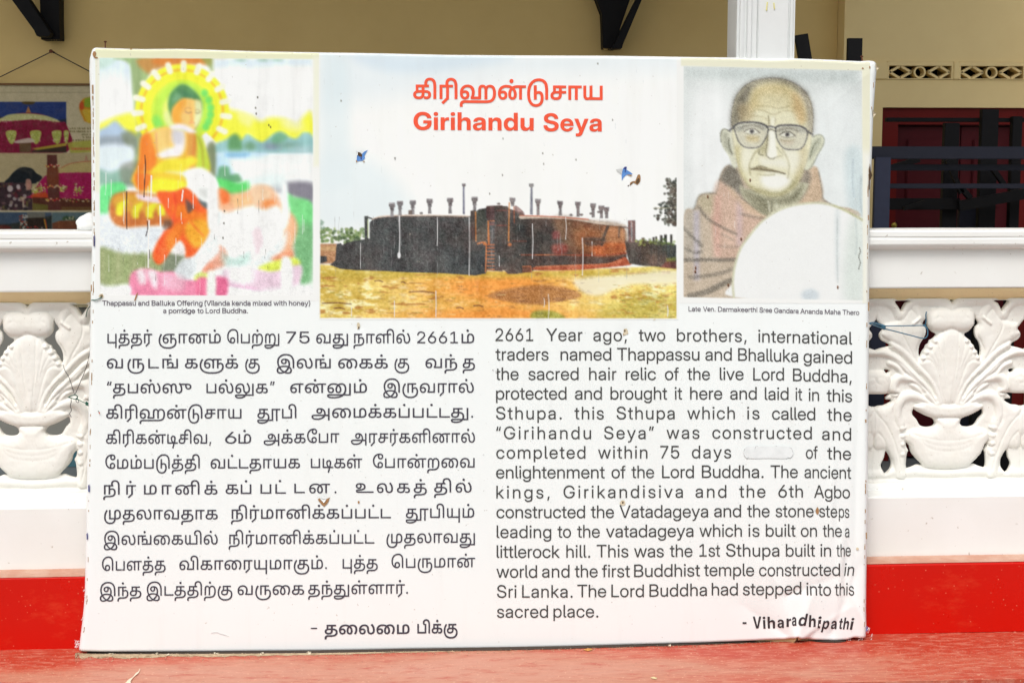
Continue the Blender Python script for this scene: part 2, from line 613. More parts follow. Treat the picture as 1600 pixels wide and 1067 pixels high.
# neck and bowl
plate([(432, 660), (490, 670), (498, 700), (540, 722), (600, 722), (642, 742), (640, 790), (606, 852), (560, 900), (500, 918), (432, 920), (364, 918), (304, 900), (258, 852), (224, 790), (222, 742), (264, 722), (324, 722), (366, 700), (374, 670)], 15, 60)
for r0 in ((752, 806), (776, 832)):
    groove([(600 - (r0[0] - 752), r0[0]), (520, r0[1] - 12), (432, r0[1])], 6, 1.0)
groove([(640, 738), (560, 762), (480, 776), (432, 778)], 4, 1.6)
# side leaf body with toothed edge
plate([(700, 560), (724, 590), (760, 618), (809, 626), (809, 800), (770, 820), (744, 822), (706, 880), (690, 960), (640, 960), (644, 880), (640, 858), (660, 850), (640, 836), (656, 800), (640, 770), (670, 742), (640, 716), (676, 706), (700, 660)], 10, 36)
for e in ((642, 762), (642, 800), (640, 850), (648, 722)):
    dome(e[0] + 22, e[1] - 4, 20, 16, 12)
groove([(809, 640), (750, 700), (700, 800), (664, 930)], 5, 2.8)
groove([(809, 720), (760, 770), (744, 820)], 5, 2.8)
dome(809, 700, 40, 70, 12)
# base strips
ridge([(432, 945), (600, 938), (809, 946)], 22, 6, False)
H = np.where(VV > 975, np.maximum(H, 7 + 0 * H), H)
H = np.where(VV > 992, 10, H)
H = H + 1.0 * (vnoise(UU, VV, 22, 5) - .5) + .5 * (vnoise(UU, VV, 8, 6) - .5)
edge = np.clip(sdf / 15, 0, 1)
H = H * (0.35 + .65 * np.sqrt(edge * (2 - edge))) - 6 * (1 - np.sqrt(edge * (2 - edge)))
H *= .00115

# snap grid points near a hole outline onto it
gy, gx = np.gradient(sdf, V[1] - V[0], U[1] - U[0])
cell = max(U[1] - U[0], V[1] - V[0])
near = (np.abs(sdf) < cell * .75)
gn = np.hypot(gx, gy) + 1e-6
PX_ = np.where(near, UU - gx / gn * sdf, UU)
PX_[:, 0] = 0; PX_[:, -1] = U[-1]
PY_ = np.where(near, VV - gy / gn * sdf, VV)
PY_[0, :] = ZT; PY_[-1, :] = ZB
solid = (sdf > 0) | near
full_x = np.concatenate([-PX_[:, :0:-1], PX_], 1)
full_v = np.concatenate([PY_[:, :0:-1], PY_], 1)
full_h = np.concatenate([H[:, :0:-1], H], 1)
full_s = np.concatenate([solid[:, :0:-1], solid], 1)
full_d = np.concatenate([np.where(near, 0, sdf)[:, :0:-1], np.where(near, 0, sdf)], 1)
R_, C_ = full_x.shape
zp0, zp1 = z_pan0 + .012, z_pan1 + .002
WX = full_x / CS * mpx
WZ = zp1 + (zp0 - zp1) * (full_v - ZT) / (ZB - ZT)
TH = .014
front = np.stack([WX, .058 - full_h, WZ], -1).reshape(-1, 3)
back = np.stack([WX, np.full_like(WX, .058 + TH), WZ], -1).reshape(-1, 3)
idx = np.arange(R_ * C_).reshape(R_, C_)
a, b_, c_, d_ = idx[:-1, :-1], idx[:-1, 1:], idx[1:, 1:], idx[1:, :-1]
fd = full_d.reshape(-1)
fsol = full_s.reshape(-1)
ok = fsol[a] & fsol[b_] & fsol[c_] & fsol[d_] & ((fd[a] + fd[b_] + fd[c_] + fd[d_]) > 1e-6)
quads = np.stack([a[ok], d_[ok], c_[ok], b_[ok]], -1)
edges = {}
for q in quads.tolist():
    for i in range(4):
        e = (q[i], q[(i + 1) % 4])
        if (e[1], e[0]) in edges:
            del edges[(e[1], e[0])]
        else:
            edges[e] = 1
NV = R_ * C_
walls = [(e[1], e[0], e[0] + NV, e[1] + NV) for e in edges]
bq = (quads[:, ::-1] + NV).tolist()
pm = bpy.data.meshes.new('carved_panel')
pm.from_pydata(np.vstack([front, back]).tolist(), [], quads.tolist() + walls + bq)
pm.materials.append(M_PANEL)
sm = [True] * len(quads) + [False] * (len(walls) + len(bq))
pm.polygons.foreach_set('use_smooth', sm)
bm = bmesh.new(); bm.from_mesh(pm)
loose = [v_ for v_ in bm.verts if not v_.link_faces]
bmesh.ops.delete(bm, geom=loose, context='VERTS')
bm.to_mesh(pm); bm.free()
for k in range(-7, 2):
    o = bpy.data.objects.new('carved_panel', pm)
    link(o, bal)
    o.location = (x_axis + k * PER, 0, 0)

# ------------------------------------------------------------------ column
cx0, cx1 = float(on_y(1151, 50, -.0)[0]), float(on_y(1242, 50, -.0)[0])
col = empty('porch_column', ((cx0 + cx1) / 2, .05, z_r1), 'square white moulded column rising behind the board top, with a faint yellow mark', 'column')
zc0, zc1 = z_r1 + .002, 3.0
wd = cx1 - cx0
steps = [(0, .00), (.035, .004), (.05, -.010), (.095, -.010), (.11, .002), (.16, .002), (.175, -.012), (.235, -.012), (.25, -.004), (.335, -.004), (.35, .003), (.37, -.006), (.87, -.006), (.885, .003), (.905, .003), (.915, -.004), (.955, -.004), (.97, .002), (1, .002)]
vs = []; fs = []
for z in (zc0, zc1):
    for u, dy in steps:
        vs.append((cx0 + u * wd, dy, z))
    vs.append((cx1, .14, z)); vs.append((cx0, .14, z))
m_ = len(steps) + 2
for j in range(m_):
    fs.append((j, (j + 1) % m_, m_ + (j + 1) % m_, m_ + j))
fs.append(tuple(range(m_, 2 * m_)))
o = mesh_obj('shaft', vs, fs, M_COLUMN, col)
M_YEL = flat_mat('yellow_chalk', (.80, .74, .28), .9)
for (xa, ya, xb, yb) in ((1199, 4, 1197.5, 17), (1209, 5, 1210, 15)):
    a_, b2 = at(xa, ya, -.0068), at(xb, yb, -.0068)
    bm = bmesh.new(); bar(bm, a_, b2, .003, .004, (0, 1, 0)); from_bm('chalk_stroke', bm, M_YEL, col)

# ------------------------------------------------------------------ inner walls
YW, YR = 1.62, 1.52
xc = float(on_y(1319, 60, YR)[0])
wl = empty('inner_wall', (0, YW, z_led), 'shaded cream inner wall with a grey painted lower part, behind the balustrade', 'wall')
zd = float(on_y(50, 420, YW)[2])
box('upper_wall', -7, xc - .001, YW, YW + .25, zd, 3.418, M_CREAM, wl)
box('dado', -7, xc - .003, YW - .003, YW + .24, z_led, zd, M_GREY, wl)
zt0, zt1 = float(on_y(80, 690, YW)[2]), float(on_y(80, 683, YW)[2])
box('skirting', -7, xc - .004, YW - .02, YW - .0035, z_led + .002, zt1, M_TEAL, wl)
# corner bead that catches the light

wr = empty('end_wall', (xc, YR, z_led), 'cream wall right of the corner with two pierced vent blocks above the dark red door', 'wall')
W = lambda px, py: at(px, py, YR)
vb_t, vb_b = W(1480, 97).z, W(1480, 125).z
op_t, op_b = W(1480, 103.5).z, W(1480, 123.2).z
dx0, dx1, dz1 = W(1377, 250).x, W(1618, 250).x, W(1490, 168.5).z
XE = 3.3
box('wall_above', xc, XE, YR, YR + .2, vb_t, 3.418, M_CREAM_LIT, wr)
box('lintel', xc, XE, YR + .0, YR + .2, dz1, vb_b, M_CREAM_LIT, wr)
box('left_pier', xc, dx0, YR, YR + .2, z_led, dz1, M_CREAM_LIT, wr)
box('right_pier', dx1, XE, YR, YR + .2, z_led, dz1, M_CREAM_LIT, wr)
vents = [(1388.5, 1485.8), (1500.5, 1598), (1612.5, 1710)]
prev = xc + .001
for (pa, pb) in vents:
    xa, xb = W(pa, 113).x, W(pb, 113).x
    box('band_block', prev, xa - .008, YR - .010, YR + .19, vb_b + .0005, vb_t - .0005, M_CREAM_LIT, wr, .003)
    # vent block: frame, two rhombi, ring
    bm = bmesh.new()
    y0, y1 = YR - .006, YR + .06
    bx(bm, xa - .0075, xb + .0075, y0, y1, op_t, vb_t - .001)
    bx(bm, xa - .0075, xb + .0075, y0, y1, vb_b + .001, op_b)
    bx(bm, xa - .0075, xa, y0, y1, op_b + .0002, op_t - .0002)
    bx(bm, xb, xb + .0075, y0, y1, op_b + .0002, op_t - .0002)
    blk = from_bm('vent_block', bm, M_CREAM_LIT, wr)
    bm = bmesh.new()
    zc = (op_t + op_b) / 2
    hw = (xb - xa)
    hz = (op_t - op_b) / 2
    for c in (.19, .81):
        cxx = xa + hw * c
        P = [(cxx - .172 * hw, zc), (cxx, zc + hz), (cxx + .172 * hw, zc), (cxx, zc - hz)]
        for i in range(4):
            p, q = P[i], P[(i + 1) % 4]
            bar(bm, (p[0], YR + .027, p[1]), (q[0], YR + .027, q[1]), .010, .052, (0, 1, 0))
    cxx = xa + hw * .5
    n = 20
    ring = []
    for k in range(n):
        an = 2 * math.pi * k / n
        ring.append([bm.verts.new((cxx + r * math.cos(an), y, zc + r * .98 * math.sin(an))) for r, y in ((hz * .72, YR), (hz * 1.0, YR), (hz * 1.0, YR + .05), (hz * .72, YR + .05))])
    for k in range(n):
        A_, B_ = ring[k], ring[(k + 1) % n]
        for j in range(4):
            bm.faces.new((A_[j], A_[(j + 1) % 4], B_[(j + 1) % 4], B_[j]))
    from_bm('lattice', bm, M_CREAM_LIT, wr)
    prev = xb + .008
box('band_block', prev, XE, YR - .010, YR + .19, vb_b + .0005, vb_t - .0005, M_CREAM_LIT, wr, .003)
# dark room behind
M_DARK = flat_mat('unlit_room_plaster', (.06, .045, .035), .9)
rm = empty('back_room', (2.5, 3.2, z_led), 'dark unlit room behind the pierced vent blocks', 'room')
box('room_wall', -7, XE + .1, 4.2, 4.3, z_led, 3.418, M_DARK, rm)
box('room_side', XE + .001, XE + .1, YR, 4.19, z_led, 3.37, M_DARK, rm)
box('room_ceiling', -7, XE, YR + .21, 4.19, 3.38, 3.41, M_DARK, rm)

# door
dr = empty('red_door', ((dx0 + dx1) / 2, YR + .05, z_led), 'dark red panelled double door with a brass knob, behind the stacked steel frames', 'door')
fw = .075
bm = bmesh.new()
bx(bm, dx0 + .001, dx0 + fw, YR + .02, YR + .14, z_led, dz1 - .001)
bx(bm, dx1 - fw, dx1 - .001, YR + .02, YR + .14, z_led, dz1 - .001)
bx(bm, dx0 + fw + .0005, dx1 - fw - .0005, YR + .021, YR + .139, dz1 - .07, dz1 - .001)
from_bm('door_frame', bm, M_DOORFRAME, dr)
inx0, inx1, inz1 = dx0 + fw + .002, dx1 - fw - .002, dz1 - .072
zt = W(1480, 196).z
xm = W(1508, 250).x
for xa, xb in ((inx0, xm - .002), (xm + .002, inx1)):
    lf = box('door_leaf', xa, xb, YR + .06, YR + .10, z_led + .01, zt - .004, M_DOOR, dr, .002)
    hgt = zt - z_led
    for z0_, z1_ in ((.06, .36), (.42, .70), (.76, .96)):
        box('panel', xa + .05, xb - .05, YR + .048, YR + .0595, z_led + hgt * z0_, z_led + hgt * z1_, M_DOOR, lf, .004)
box('transom', inx0, inx1, YR + .055, YR + .095, zt + .0, zt + .028, M_DOOR, dr, .002)
M_GALV = flat_mat('grey_transom_slats', (.16, .16, .17), .5)
for py in (184.5, 193.5):
    z = W(1420, py).z
    box('transom_slat', inx0 + .004, W(1447, py).x, YR + .062, YR + .075, z - .004, z + .004, M_GALV, dr)
z = W(1560, 185).z
box('transom_slat', W(1552, 185).x, W(1585, 185).x, YR + .062, YR + .075, z - .004, z + .004, M_GALV, dr)
M_BRASS = flat_mat('tarnished_brass', (.42, .30, .06), .3, .9)
kp = at(1396, 352, YR + .03)
bm = bmesh.new(); bmesh.ops.create_uvsphere(bm, u_segments=14, v_segments=10, radius=.016, matrix=Matrix.Translation(kp))
tube(bm, [(kp.x, YR + .06, kp.z), (kp.x, YR + .03, kp.z)], .007, 8)
from_bm('door_knob', bm, M_BRASS, dr, True)

# ------------------------------------------------------------------ stacked steel frames in front of the door
YA = .62
fa = empty('steel_bench_frame', (at(1480, 300, YA).x, YA, z_led), 'nearer blue-black steel frame with a broad top beam, left post beside the board edge', 'steel frame')
A = lambda px, py: at(px, py, YA)


def hbar(name, pxa, pxb, pya, pyb, Y, th, parent, mat=M_STEEL):
    p, q = at(pxa, pya, Y), at(pxb, pyb, Y)
    return box(name, p.x, q.x, Y, Y + th, q.z, p.z, mat, parent, .002)


hbar('top_beam', 1362, 1690, 229, 249, YA, .05, fa)
M_STEELL = flat_mat('faded_blue_steel_paint', (.034, .040, .070), .5, spec=.2)
p, q = A(1365, 246), A(1385, 400)
box('post', p.x, q.x, YA - .022, YA - .001, z_led + .002, p.z, M_STEELL, fa, .002)
p, q = A(1668, 249), A(1688, 400)
box('post', p.x, q.x, YA + .002, YA + .04, z_led + .002, p.z, M_STEELL, fa, .002)
hbar('cross_bar', 1386, 1667, 257, 267, YA + .06, .03, fa)
hbar('cross_bar', 1386, 1667, 287, 295, YA + .06, .03, fa)
YB = 1.0
fb = empty('steel_table_frame', (at(1520, 300, YB).x, YB, z_led), 'farther black steel frame with uprights and slanting braces in front of the door', 'steel frame')
for pa, pb, t_ in ((1477, 1493, 192), (1535, 1553, 171), (1583, 1590, 182)):
    p, q = at(pa, t_, YB), at(pb, 400, YB)
    box('upright', p.x, q.x, YB, YB + .03, z_led + .002, p.z, M_BLACKWOOD, fb, .002)
hbar('cross_bar', 1386, 1640, 184, 191, YB + .031, .03, fb, M_BLACKWOOD)
hbar('cross_bar', 1386, 1500, 310, 328, YB - .031, .03, fb, M_BLACKWOOD)
for (xa, ya, xb, yb, w_) in ((1394, 262, 1436, 249, .022), (1480, 250, 1502, 302, .018), (1550, 262, 1568, 288, .018), (1498, 322, 1640, 296, .040), (1412, 326, 1445, 316, .015), (1500, 292, 1516, 310, .02)):
    bm = bmesh.new(); bar(bm, at(xa, ya, YB - .06), at(xb, yb, YB - .06), w_, .02, (0, 1, 0)); from_bm('brace', bm, M_BLACKWOOD, fb)
p, q = at(1500, 320, YB + .1), at(1534, 400, YB + .1)
box('lower_upright', p.x, q.x, YB + .1, YB + .13, z_led + .002, p.z, M_STEEL, fb, .002)

# two dark planks standing behind the board
pl = bmesh.new()
tp = at(1251.5, 55, .40)
tl = Vector((.165, -.10, -1)).normalized()
bar(pl, tp, tp + tl * ((tp.z - z_led) / -tl.z), .044, .02, (0, 1, 0))
o = from_bm('leaning_plank', pl, M_BLACKWOOD, None, bevel=.001)
tag(o, 'black plank leaning slantwise just right of the white column', 'plank')
p, q = at(1325.5, 60, .45), at(1348, 60, .45)
o = box('upright_plank', p.x, q.x, .45, .47, z_led + .001, p.z, M_BLACKWOOD, None, .001)
tag(o, 'black plank standing upright above the right end of the board', 'plank')

# ------------------------------------------------------------------ roof struts on the inner wall
def strut(name, label, px0, px1, pyb, shapes):
    p, q = at(px0, pyb, YW), at(px1, pyb, YW)
    e = empty(name, ((p.x + q.x) / 2, YW, p.z), label, 'roof strut', 'roof struts on the inner wall')
    for nm, pts, ya, yb in shapes:
        bm = bmesh.new()
        A_ = [bm.verts.new(at(x, y, YW - .06) + Vector((0, ya, 0))) for x, y in pts]
        B_ = [bm.verts.new(at(x, y, YW - .06) + Vector((0, yb, 0))) for x, y in pts]
        bm.faces.new(A_); bm.faces.new(B_[::-1])
        for k in range(len(pts)):
            bm.faces.new((A_[k], A_[(k + 1) % len(pts)], B_[(k + 1) % len(pts)], B_[k]))
        from_bm(nm, bm, M_BLACKWOOD, e, bevel=.0015)
    # broken plaster round the foot
    bm = bmesh.new()
    r = random.Random(int(px0))
    for k in range(16):
        c = Vector((p.x + (q.x - p.x) * r.random(), YW - .050 - .006 * r.random(), p.z + .004 * r.random()))
        bmesh.ops.create_icosphere(bm, subdivisions=1, radius=.003 + .006 * r.random() ** 2, matrix=Matrix.Translation(c))
    from_bm('plaster_crumb', bm, M_CREAM, e)
    return e


strut('roof_strut', 'black timber roof strut at top left above the hanging poster', 66, 96, 63,
      [('wall_post', [(61, -110), (95, -110), (94.5, 30), (95.5, 63), (66, 63)], -.02, .055), ('slanting_strut', [(-60, -115), (-25, -115), (88, 56), (84, 61), (66, 60), (62, 50)], -.085, -.021)])
strut('roof_strut', 'black timber roof strut at top centre, left of the white column', 941, 968, 79,
      [('wall_post', [(884, -110), (1026, -110), (983.5, 0), (968, 45), (962, 78), (941, 76), (940, 22), (931, 0)], -.02, .055), ('slanting_strut', [(1046, -110), (1060, -110), (1000, 0), (969, 72), (968, 79), (952, 80)], -.085, -.021)])

# roof and side walls of the verandah (out of frame above, it shades the inner wall)
rf = empty('verandah_roof', (0, 1, 3.05), 'brown boarded verandah roof over the inner wall', 'roof')
box('ceiling', -2.9, 2.45, -.55, 4.3, 3.42, 3.5, M_CEIL, rf)
box('eave_beam', -2.9, 2.45, -.02, .12, 3.0, 3.418, M_WHITE, rf)

# ------------------------------------------------------------------ the information board
BL, BR = on_floor(124, 1022.3), on_floor(1355, 1001.5)
print('board base', BL, BR)
ebx = (BR - BL).normalized()
LEAN = math.radians(4.6)
up = (Vector((0, 0, 1)) * math.cos(LEAN) + Vector((-ebx.y, ebx.x, 0)) * math.sin(LEAN)).normalized()
nrm = ebx.cross(up).normalized()          # towards the viewer
EB, UPN, NB, P0 = np.array(ebx), np.array(up), np.array(nrm), np.array(BL)
print('board normal', nrm, 'width', (BR - BL).length)


def wrinkle(px, py):
    px = np.asarray(px, float); py = np.asarray(py, float)
    o = 0.0016 * (fbm(px, py, 230, 21, 3) - .5) * 2
    o = o + .0010 * (fbm(px * 1.0, py * .25, 60, 22, 2) - .5)
    # loose vertical sags in the upper half
    o = o + .0007 * np.sin(px / 37 + 2 * vnoise(px, py, 160, 5)) * np.exp(-((py - 250) / 260) ** 2)
    # crumpled lower right corner: folds meeting at the notch in the hem
    def fold(ax, ay, bx_, by_, wdt, amp):
        L = (bx_ - ax) ** 2 + (by_ - ay) ** 2
        t = np.clip(((px - ax) * (bx_ - ax) + (py - ay) * (by_ - ay)) / L, 0, 1)
        d = np.hypot(px - ax - t * (bx_ - ax), py - ay - t * (by_ - ay))
        return amp * np.exp(-(d / wdt)) * (1 - .75 * t)
    o0 = o
    o = o + fold(1243, 1000, 1222, 930, 15, .009) + fold(1243, 1000, 1278, 905, 13, .006) - fold(1240, 1000, 1160, 945, 14, .006)
    o = o + fold(1243, 1000, 1330, 948, 12, .007) - fold(1262, 1000, 1300, 960, 12, .007) + fold(1228, 925, 1180, 870, 22, .005)
    o = o - fold(1230, 930, 1310, 900, 16, .006) + fold(1356, 985, 1318, 900, 8, .006) - fold(1300, 990, 1345, 880, 9, .005)
    o = o0 + (o - o0) * 1.7
    # vertical pleats near the right edge
    for x0, y0, y1, a in ((1313, 800, 960, .005), (1322, 840, 940, -.004), (1300, 690, 860, .003), (1338, 560, 960, -.0035)):
        yy = np.clip((py - y0) / (y1 - y0), 0, 1)
        o = o + a * np.exp(-((px - x0 + 8 * (yy - .5)) / 5.0) ** 2) * np.sin(np.pi * yy)
    # drag lines at the top right corner
    for k, (ax, ay) in enumerate(((1300, 240), (1318, 210), (1270, 190))):
        o = o + fold(1360, 112, ax, ay, 14, .0022 * (-1) ** k)
    o = o + fold(150, 88, 185, 130, 8, .002)
    # nail dimples
    for (x0, y0, a) in ((565, 245, .002), (975, 271, .002), (505, 782, .002), (972, 786, .0018), (978, 518, .002), (560, 512, .0015), (1275, 798, .001)):
        o = o - a * np.exp(-(((px - x0) ** 2 + (py - y0) ** 2) / 60))
    return o


LE = np.array([(74, 143), (92, 138.5), (110, 138), (180, 140.5), (300, 141.5), (380, 142), (450, 140.5), (600, 137.5), (780, 133.5), (900, 131.5), (930, 131), (965, 128), (990, 125), (1018.5, 121.5)])
RE = np.array([(95, 1370.5), (108, 1371.5), (122, 1370), (140, 1369), (175, 1366.5), (230, 1364.5), (262, 1363.5), (300, 1361), (400, 1360), (600, 1359), (780, 1357.5), (900, 1355.5), (998, 1354)])
TE = np.array([(140, 75), (145, 73.5), (170, 74.5), (220, 76), (280, 75.6), (330, 77.2), (400, 79.5), (500, 81.5), (600, 83), (700, 85.5), (850, 86.5), (950, 87), (1050, 88.5), (1150, 90), (1200, 92.5), (1243, 91.5), (1300, 93.5), (1345, 96), (1358, 95), (1372, 96)])
BE = np.array([(121, 1018), (160, 1019.2), (300, 1019), (500, 1017.5), (640, 1015), (800, 1013), (900, 1010.5), (1000, 1007.5), (1100, 1004.5), (1180, 1001), (1225, 998.5), (1240, 995.5), (1245, 993.5), (1250, 996.5), (1275, 1000), (1305, 1001.5), (1325, 999.5), (1335, 996), (1356, 997.5)])


def bp(px, py, off=0.0):
    """point of the banner's surface seen at (px,py), lifted by off towards the viewer"""
    px = np.asarray(px, float); py = np.asarray(py, float)
    d = rays(px, py)
    t = ((P0 - CAMN) @ NB) / (d @ NB)
    p = CAMN + d * t[..., None]
    # the wrapped side strips lie back round the frame
    le = np.interp(py, LE[:, 0], LE[:, 1]); re = np.interp(py, RE[:, 0], RE[:, 1])
    te = np.interp(px, TE[:, 0], TE[:, 1]); be = np.interp(px, BE[:, 0], BE[:, 1])
    w_ = wrinkle(px, py)
    for dist, k in ((px - le, 7.0), (re - px, 6.0), (py - te, 4.0), (be - py, 2.0)):
        q = np.clip(1 - dist / k, 0, 1)
        w_ = w_ - .012 * q ** 1.5
    return p + NB * (w_ + off)[..., None]


board = empty('information_board', BL + ebx * 1.2, 'large white printed board with red title and three pictures leaning on the balustrade', 'sign board')
BLOC = np.array(board.location)


def vinyl(name, base=None, attr=None):
    m, t, b = new_mat(name)
    v = objco(t)
    if attr:
        at_ = t.nodes.new('ShaderNodeAttribute')
        at_.attribute_name = attr
        c = at_.outputs['Color']
    else:
        n = noise(t, 1.4, 5, .6, v)
        c = mix(t, ramp(t, n, [(.4, (0, 0, 0)), (.8, (.6,) * 3)]), base, tuple(x * y for x, y in zip(base, (.95, .95, .93))))
    # dust specks
    n2 = noise(t, 95, 2, .5, v)
    c = mix(t, ramp(t, n2, [(.735, (0, 0, 0)), (.765, (.45,) * 3)]), c, (.35, .31, .25))
    # water run marks
    vs_ = objco(t, (9, 9, .7))
    c = mix(t, ramp(t, noise(t, 1.5, 5, .65, vs_), [(.55, (0, 0, 0)), (.85, (.16,) * 3)]), c, (.55, .53, .48))
    t.links.new(c, b.inputs['Base Color'])
    b.inputs['Roughness'].default_value = .5
    b.inputs['Specular IOR Level'].default_value = .35
    # woven scrim of the flex cloth
    wv = t.nodes.new('ShaderNodeTexWave'); wv.wave_type = 'BANDS'; wv.bands_direction = 'X'; wv.inputs['Scale'].default_value = 260
    wv2 = t.nodes.new('ShaderNodeTexWave'); wv2.wave_type = 'BANDS'; wv2.bands_direction = 'Z'; wv2.inputs['Scale'].default_value = 260
    g = t.nodes.new('ShaderNodeNewGeometry').outputs['Position']
    t.links.new(g, wv.inputs[0]); t.links.new(g, wv2.inputs[0])
    ad = t.nodes.new('ShaderNodeMath'); ad.operation = 'ADD'
    t.links.new(wv.outputs['Fac'], ad.inputs[0]); t.links.new(wv2.outputs['Fac'], ad.inputs[1])
    bump(t, b, ad.outputs[0], .06, .0004)
    return m


WHITE = (.825, .87, .865)
M_CLOTH = vinyl('white_flex_cloth', WHITE)
M_PRINT = vinyl('printed_flex_cloth', attr='print')
M_TORN = flat_mat('torn_fibre_edges', (.38, .25, .14), .9)
M_BLUE = flat_mat('blue_backing_film', (.10, .26, .62), .35)
M_BLUED = flat_mat('dark_blue_backing_film', (.035, .05, .22), .4)
M_WOOD = paint_mat('raw_timber_frame', (.34, .24, .15), (.20, .13, .07), .6, 9, .8, .3)

# banner sheet: front face plus hems folded round the frame
ns, nt_ = 420, 330
s_ = np.linspace(0, 1, ns)[None, :]
t_ = np.linspace(0, 1, nt_)[:, None]
# edges sampled by arc parameter
ty = 74 + (1018.5 - 74) * t_
lx = np.interp(LE[0, 0] + (LE[-1, 0] - LE[0, 0]) * t_, LE[:, 0], LE[:, 1]); ly = LE[0, 0] + (LE[-1, 0] - LE[0, 0]) * t_
rx_ = np.interp(RE[0, 0] + (RE[-1, 0] - RE[0, 0]) * t_, RE[:, 0], RE[:, 1]); ry_ = RE[0, 0] + (RE[-1, 0] - RE[0, 0]) * t_
tx = 143 + (1370.5 - 143) * s_; tyy = np.interp(tx, TE[:, 0], TE[:, 1])
bx2 = 121.5 + (1354 - 121.5) * s_; byy = np.interp(bx2, BE[:, 0], BE[:, 1])
cxx_ = (1 - s_) * (1 - t_) * 143 + s_ * (1 - t_) * 1370.5 + (1 - s_) * t_ * 121.5 + s_ * t_ * 1354
cyy_ = (1 - s_) * (1 - t_) * 73.8 + s_ * (1 - t_) * 95.8 + (1 - s_) * t_ * 1018.2 + s_ * t_ * 997.3
GX = (1 - s_) * lx + s_ * rx_ + (1 - t_) * tx + t_ * bx2 - cxx_
GY = (1 - s_) * ly + s_ * ry_ + (1 - t_) * tyy + t_ * byy - cyy_
sheet = bp(GX, GY)
rim = []
ii = np.arange(ns * nt_).reshape(nt_, ns)
fr = np.stack([ii[:-1, :-1].ravel(), ii[1:, :-1].ravel(), ii[1:, 1:].ravel(), ii[:-1, 1:].ravel()], -1).tolist()
loop = list(ii[0, :]) + list(ii[1:, -1]) + list(ii[-1, -2::-1]) + list(ii[-2:0:-1, 0])
V0 = sheet.reshape(-1, 3)
lv = V0[loop]
r1 = lv - NB * .022
cen = V0.mean(0)
r2 = r1 + (cen - r1) * .012
allv = np.vstack([V0, r1, r2])
n0 = len(V0); m0 = len(loop)
for i in range(m0):
    j = (i + 1) % m0
    fr.append((loop[i], loop[j], n0 + j, n0 + i))
    fr.append((n0 + i, n0 + j, n0 + m0 + j, n0 + m0 + i))
o = mesh_obj('banner_cloth', allv, fr, M_CLOTH, board, smooth=True)

# timber frame behind
def bar_px(name, a, b2, w2, mat=M_WOOD, off=-.034, thick=.024, parent=board):
    p, q = Vector(bp(np.array(a[0]), np.array(a[1]), off).tolist()), Vector(bp(np.array(b2[0]), np.array(b2[1]), off).tolist())
    bm = bmesh.new()
    bar(bm, p, q, thick, w2, tuple(np.cross(NB, np.array(q - p))))
    return from_bm(name, bm, mat, parent, bevel=.0015)


bar_px('frame_bar', (160, 100), (1350, 116), .045)
bar_px('frame_bar', (150, 985), (1340, 975), .04)
bar_px('frame_bar', (162, 112), (150, 975), .045)
bar_px('frame_bar', (1345, 128), (1335, 965), .045)
bar_px('frame_bar', (750, 112), (750, 975), .045)

# ------------------------------------------------------------------ little raster painter for the prints (photo pixel units)
SC = 0.85


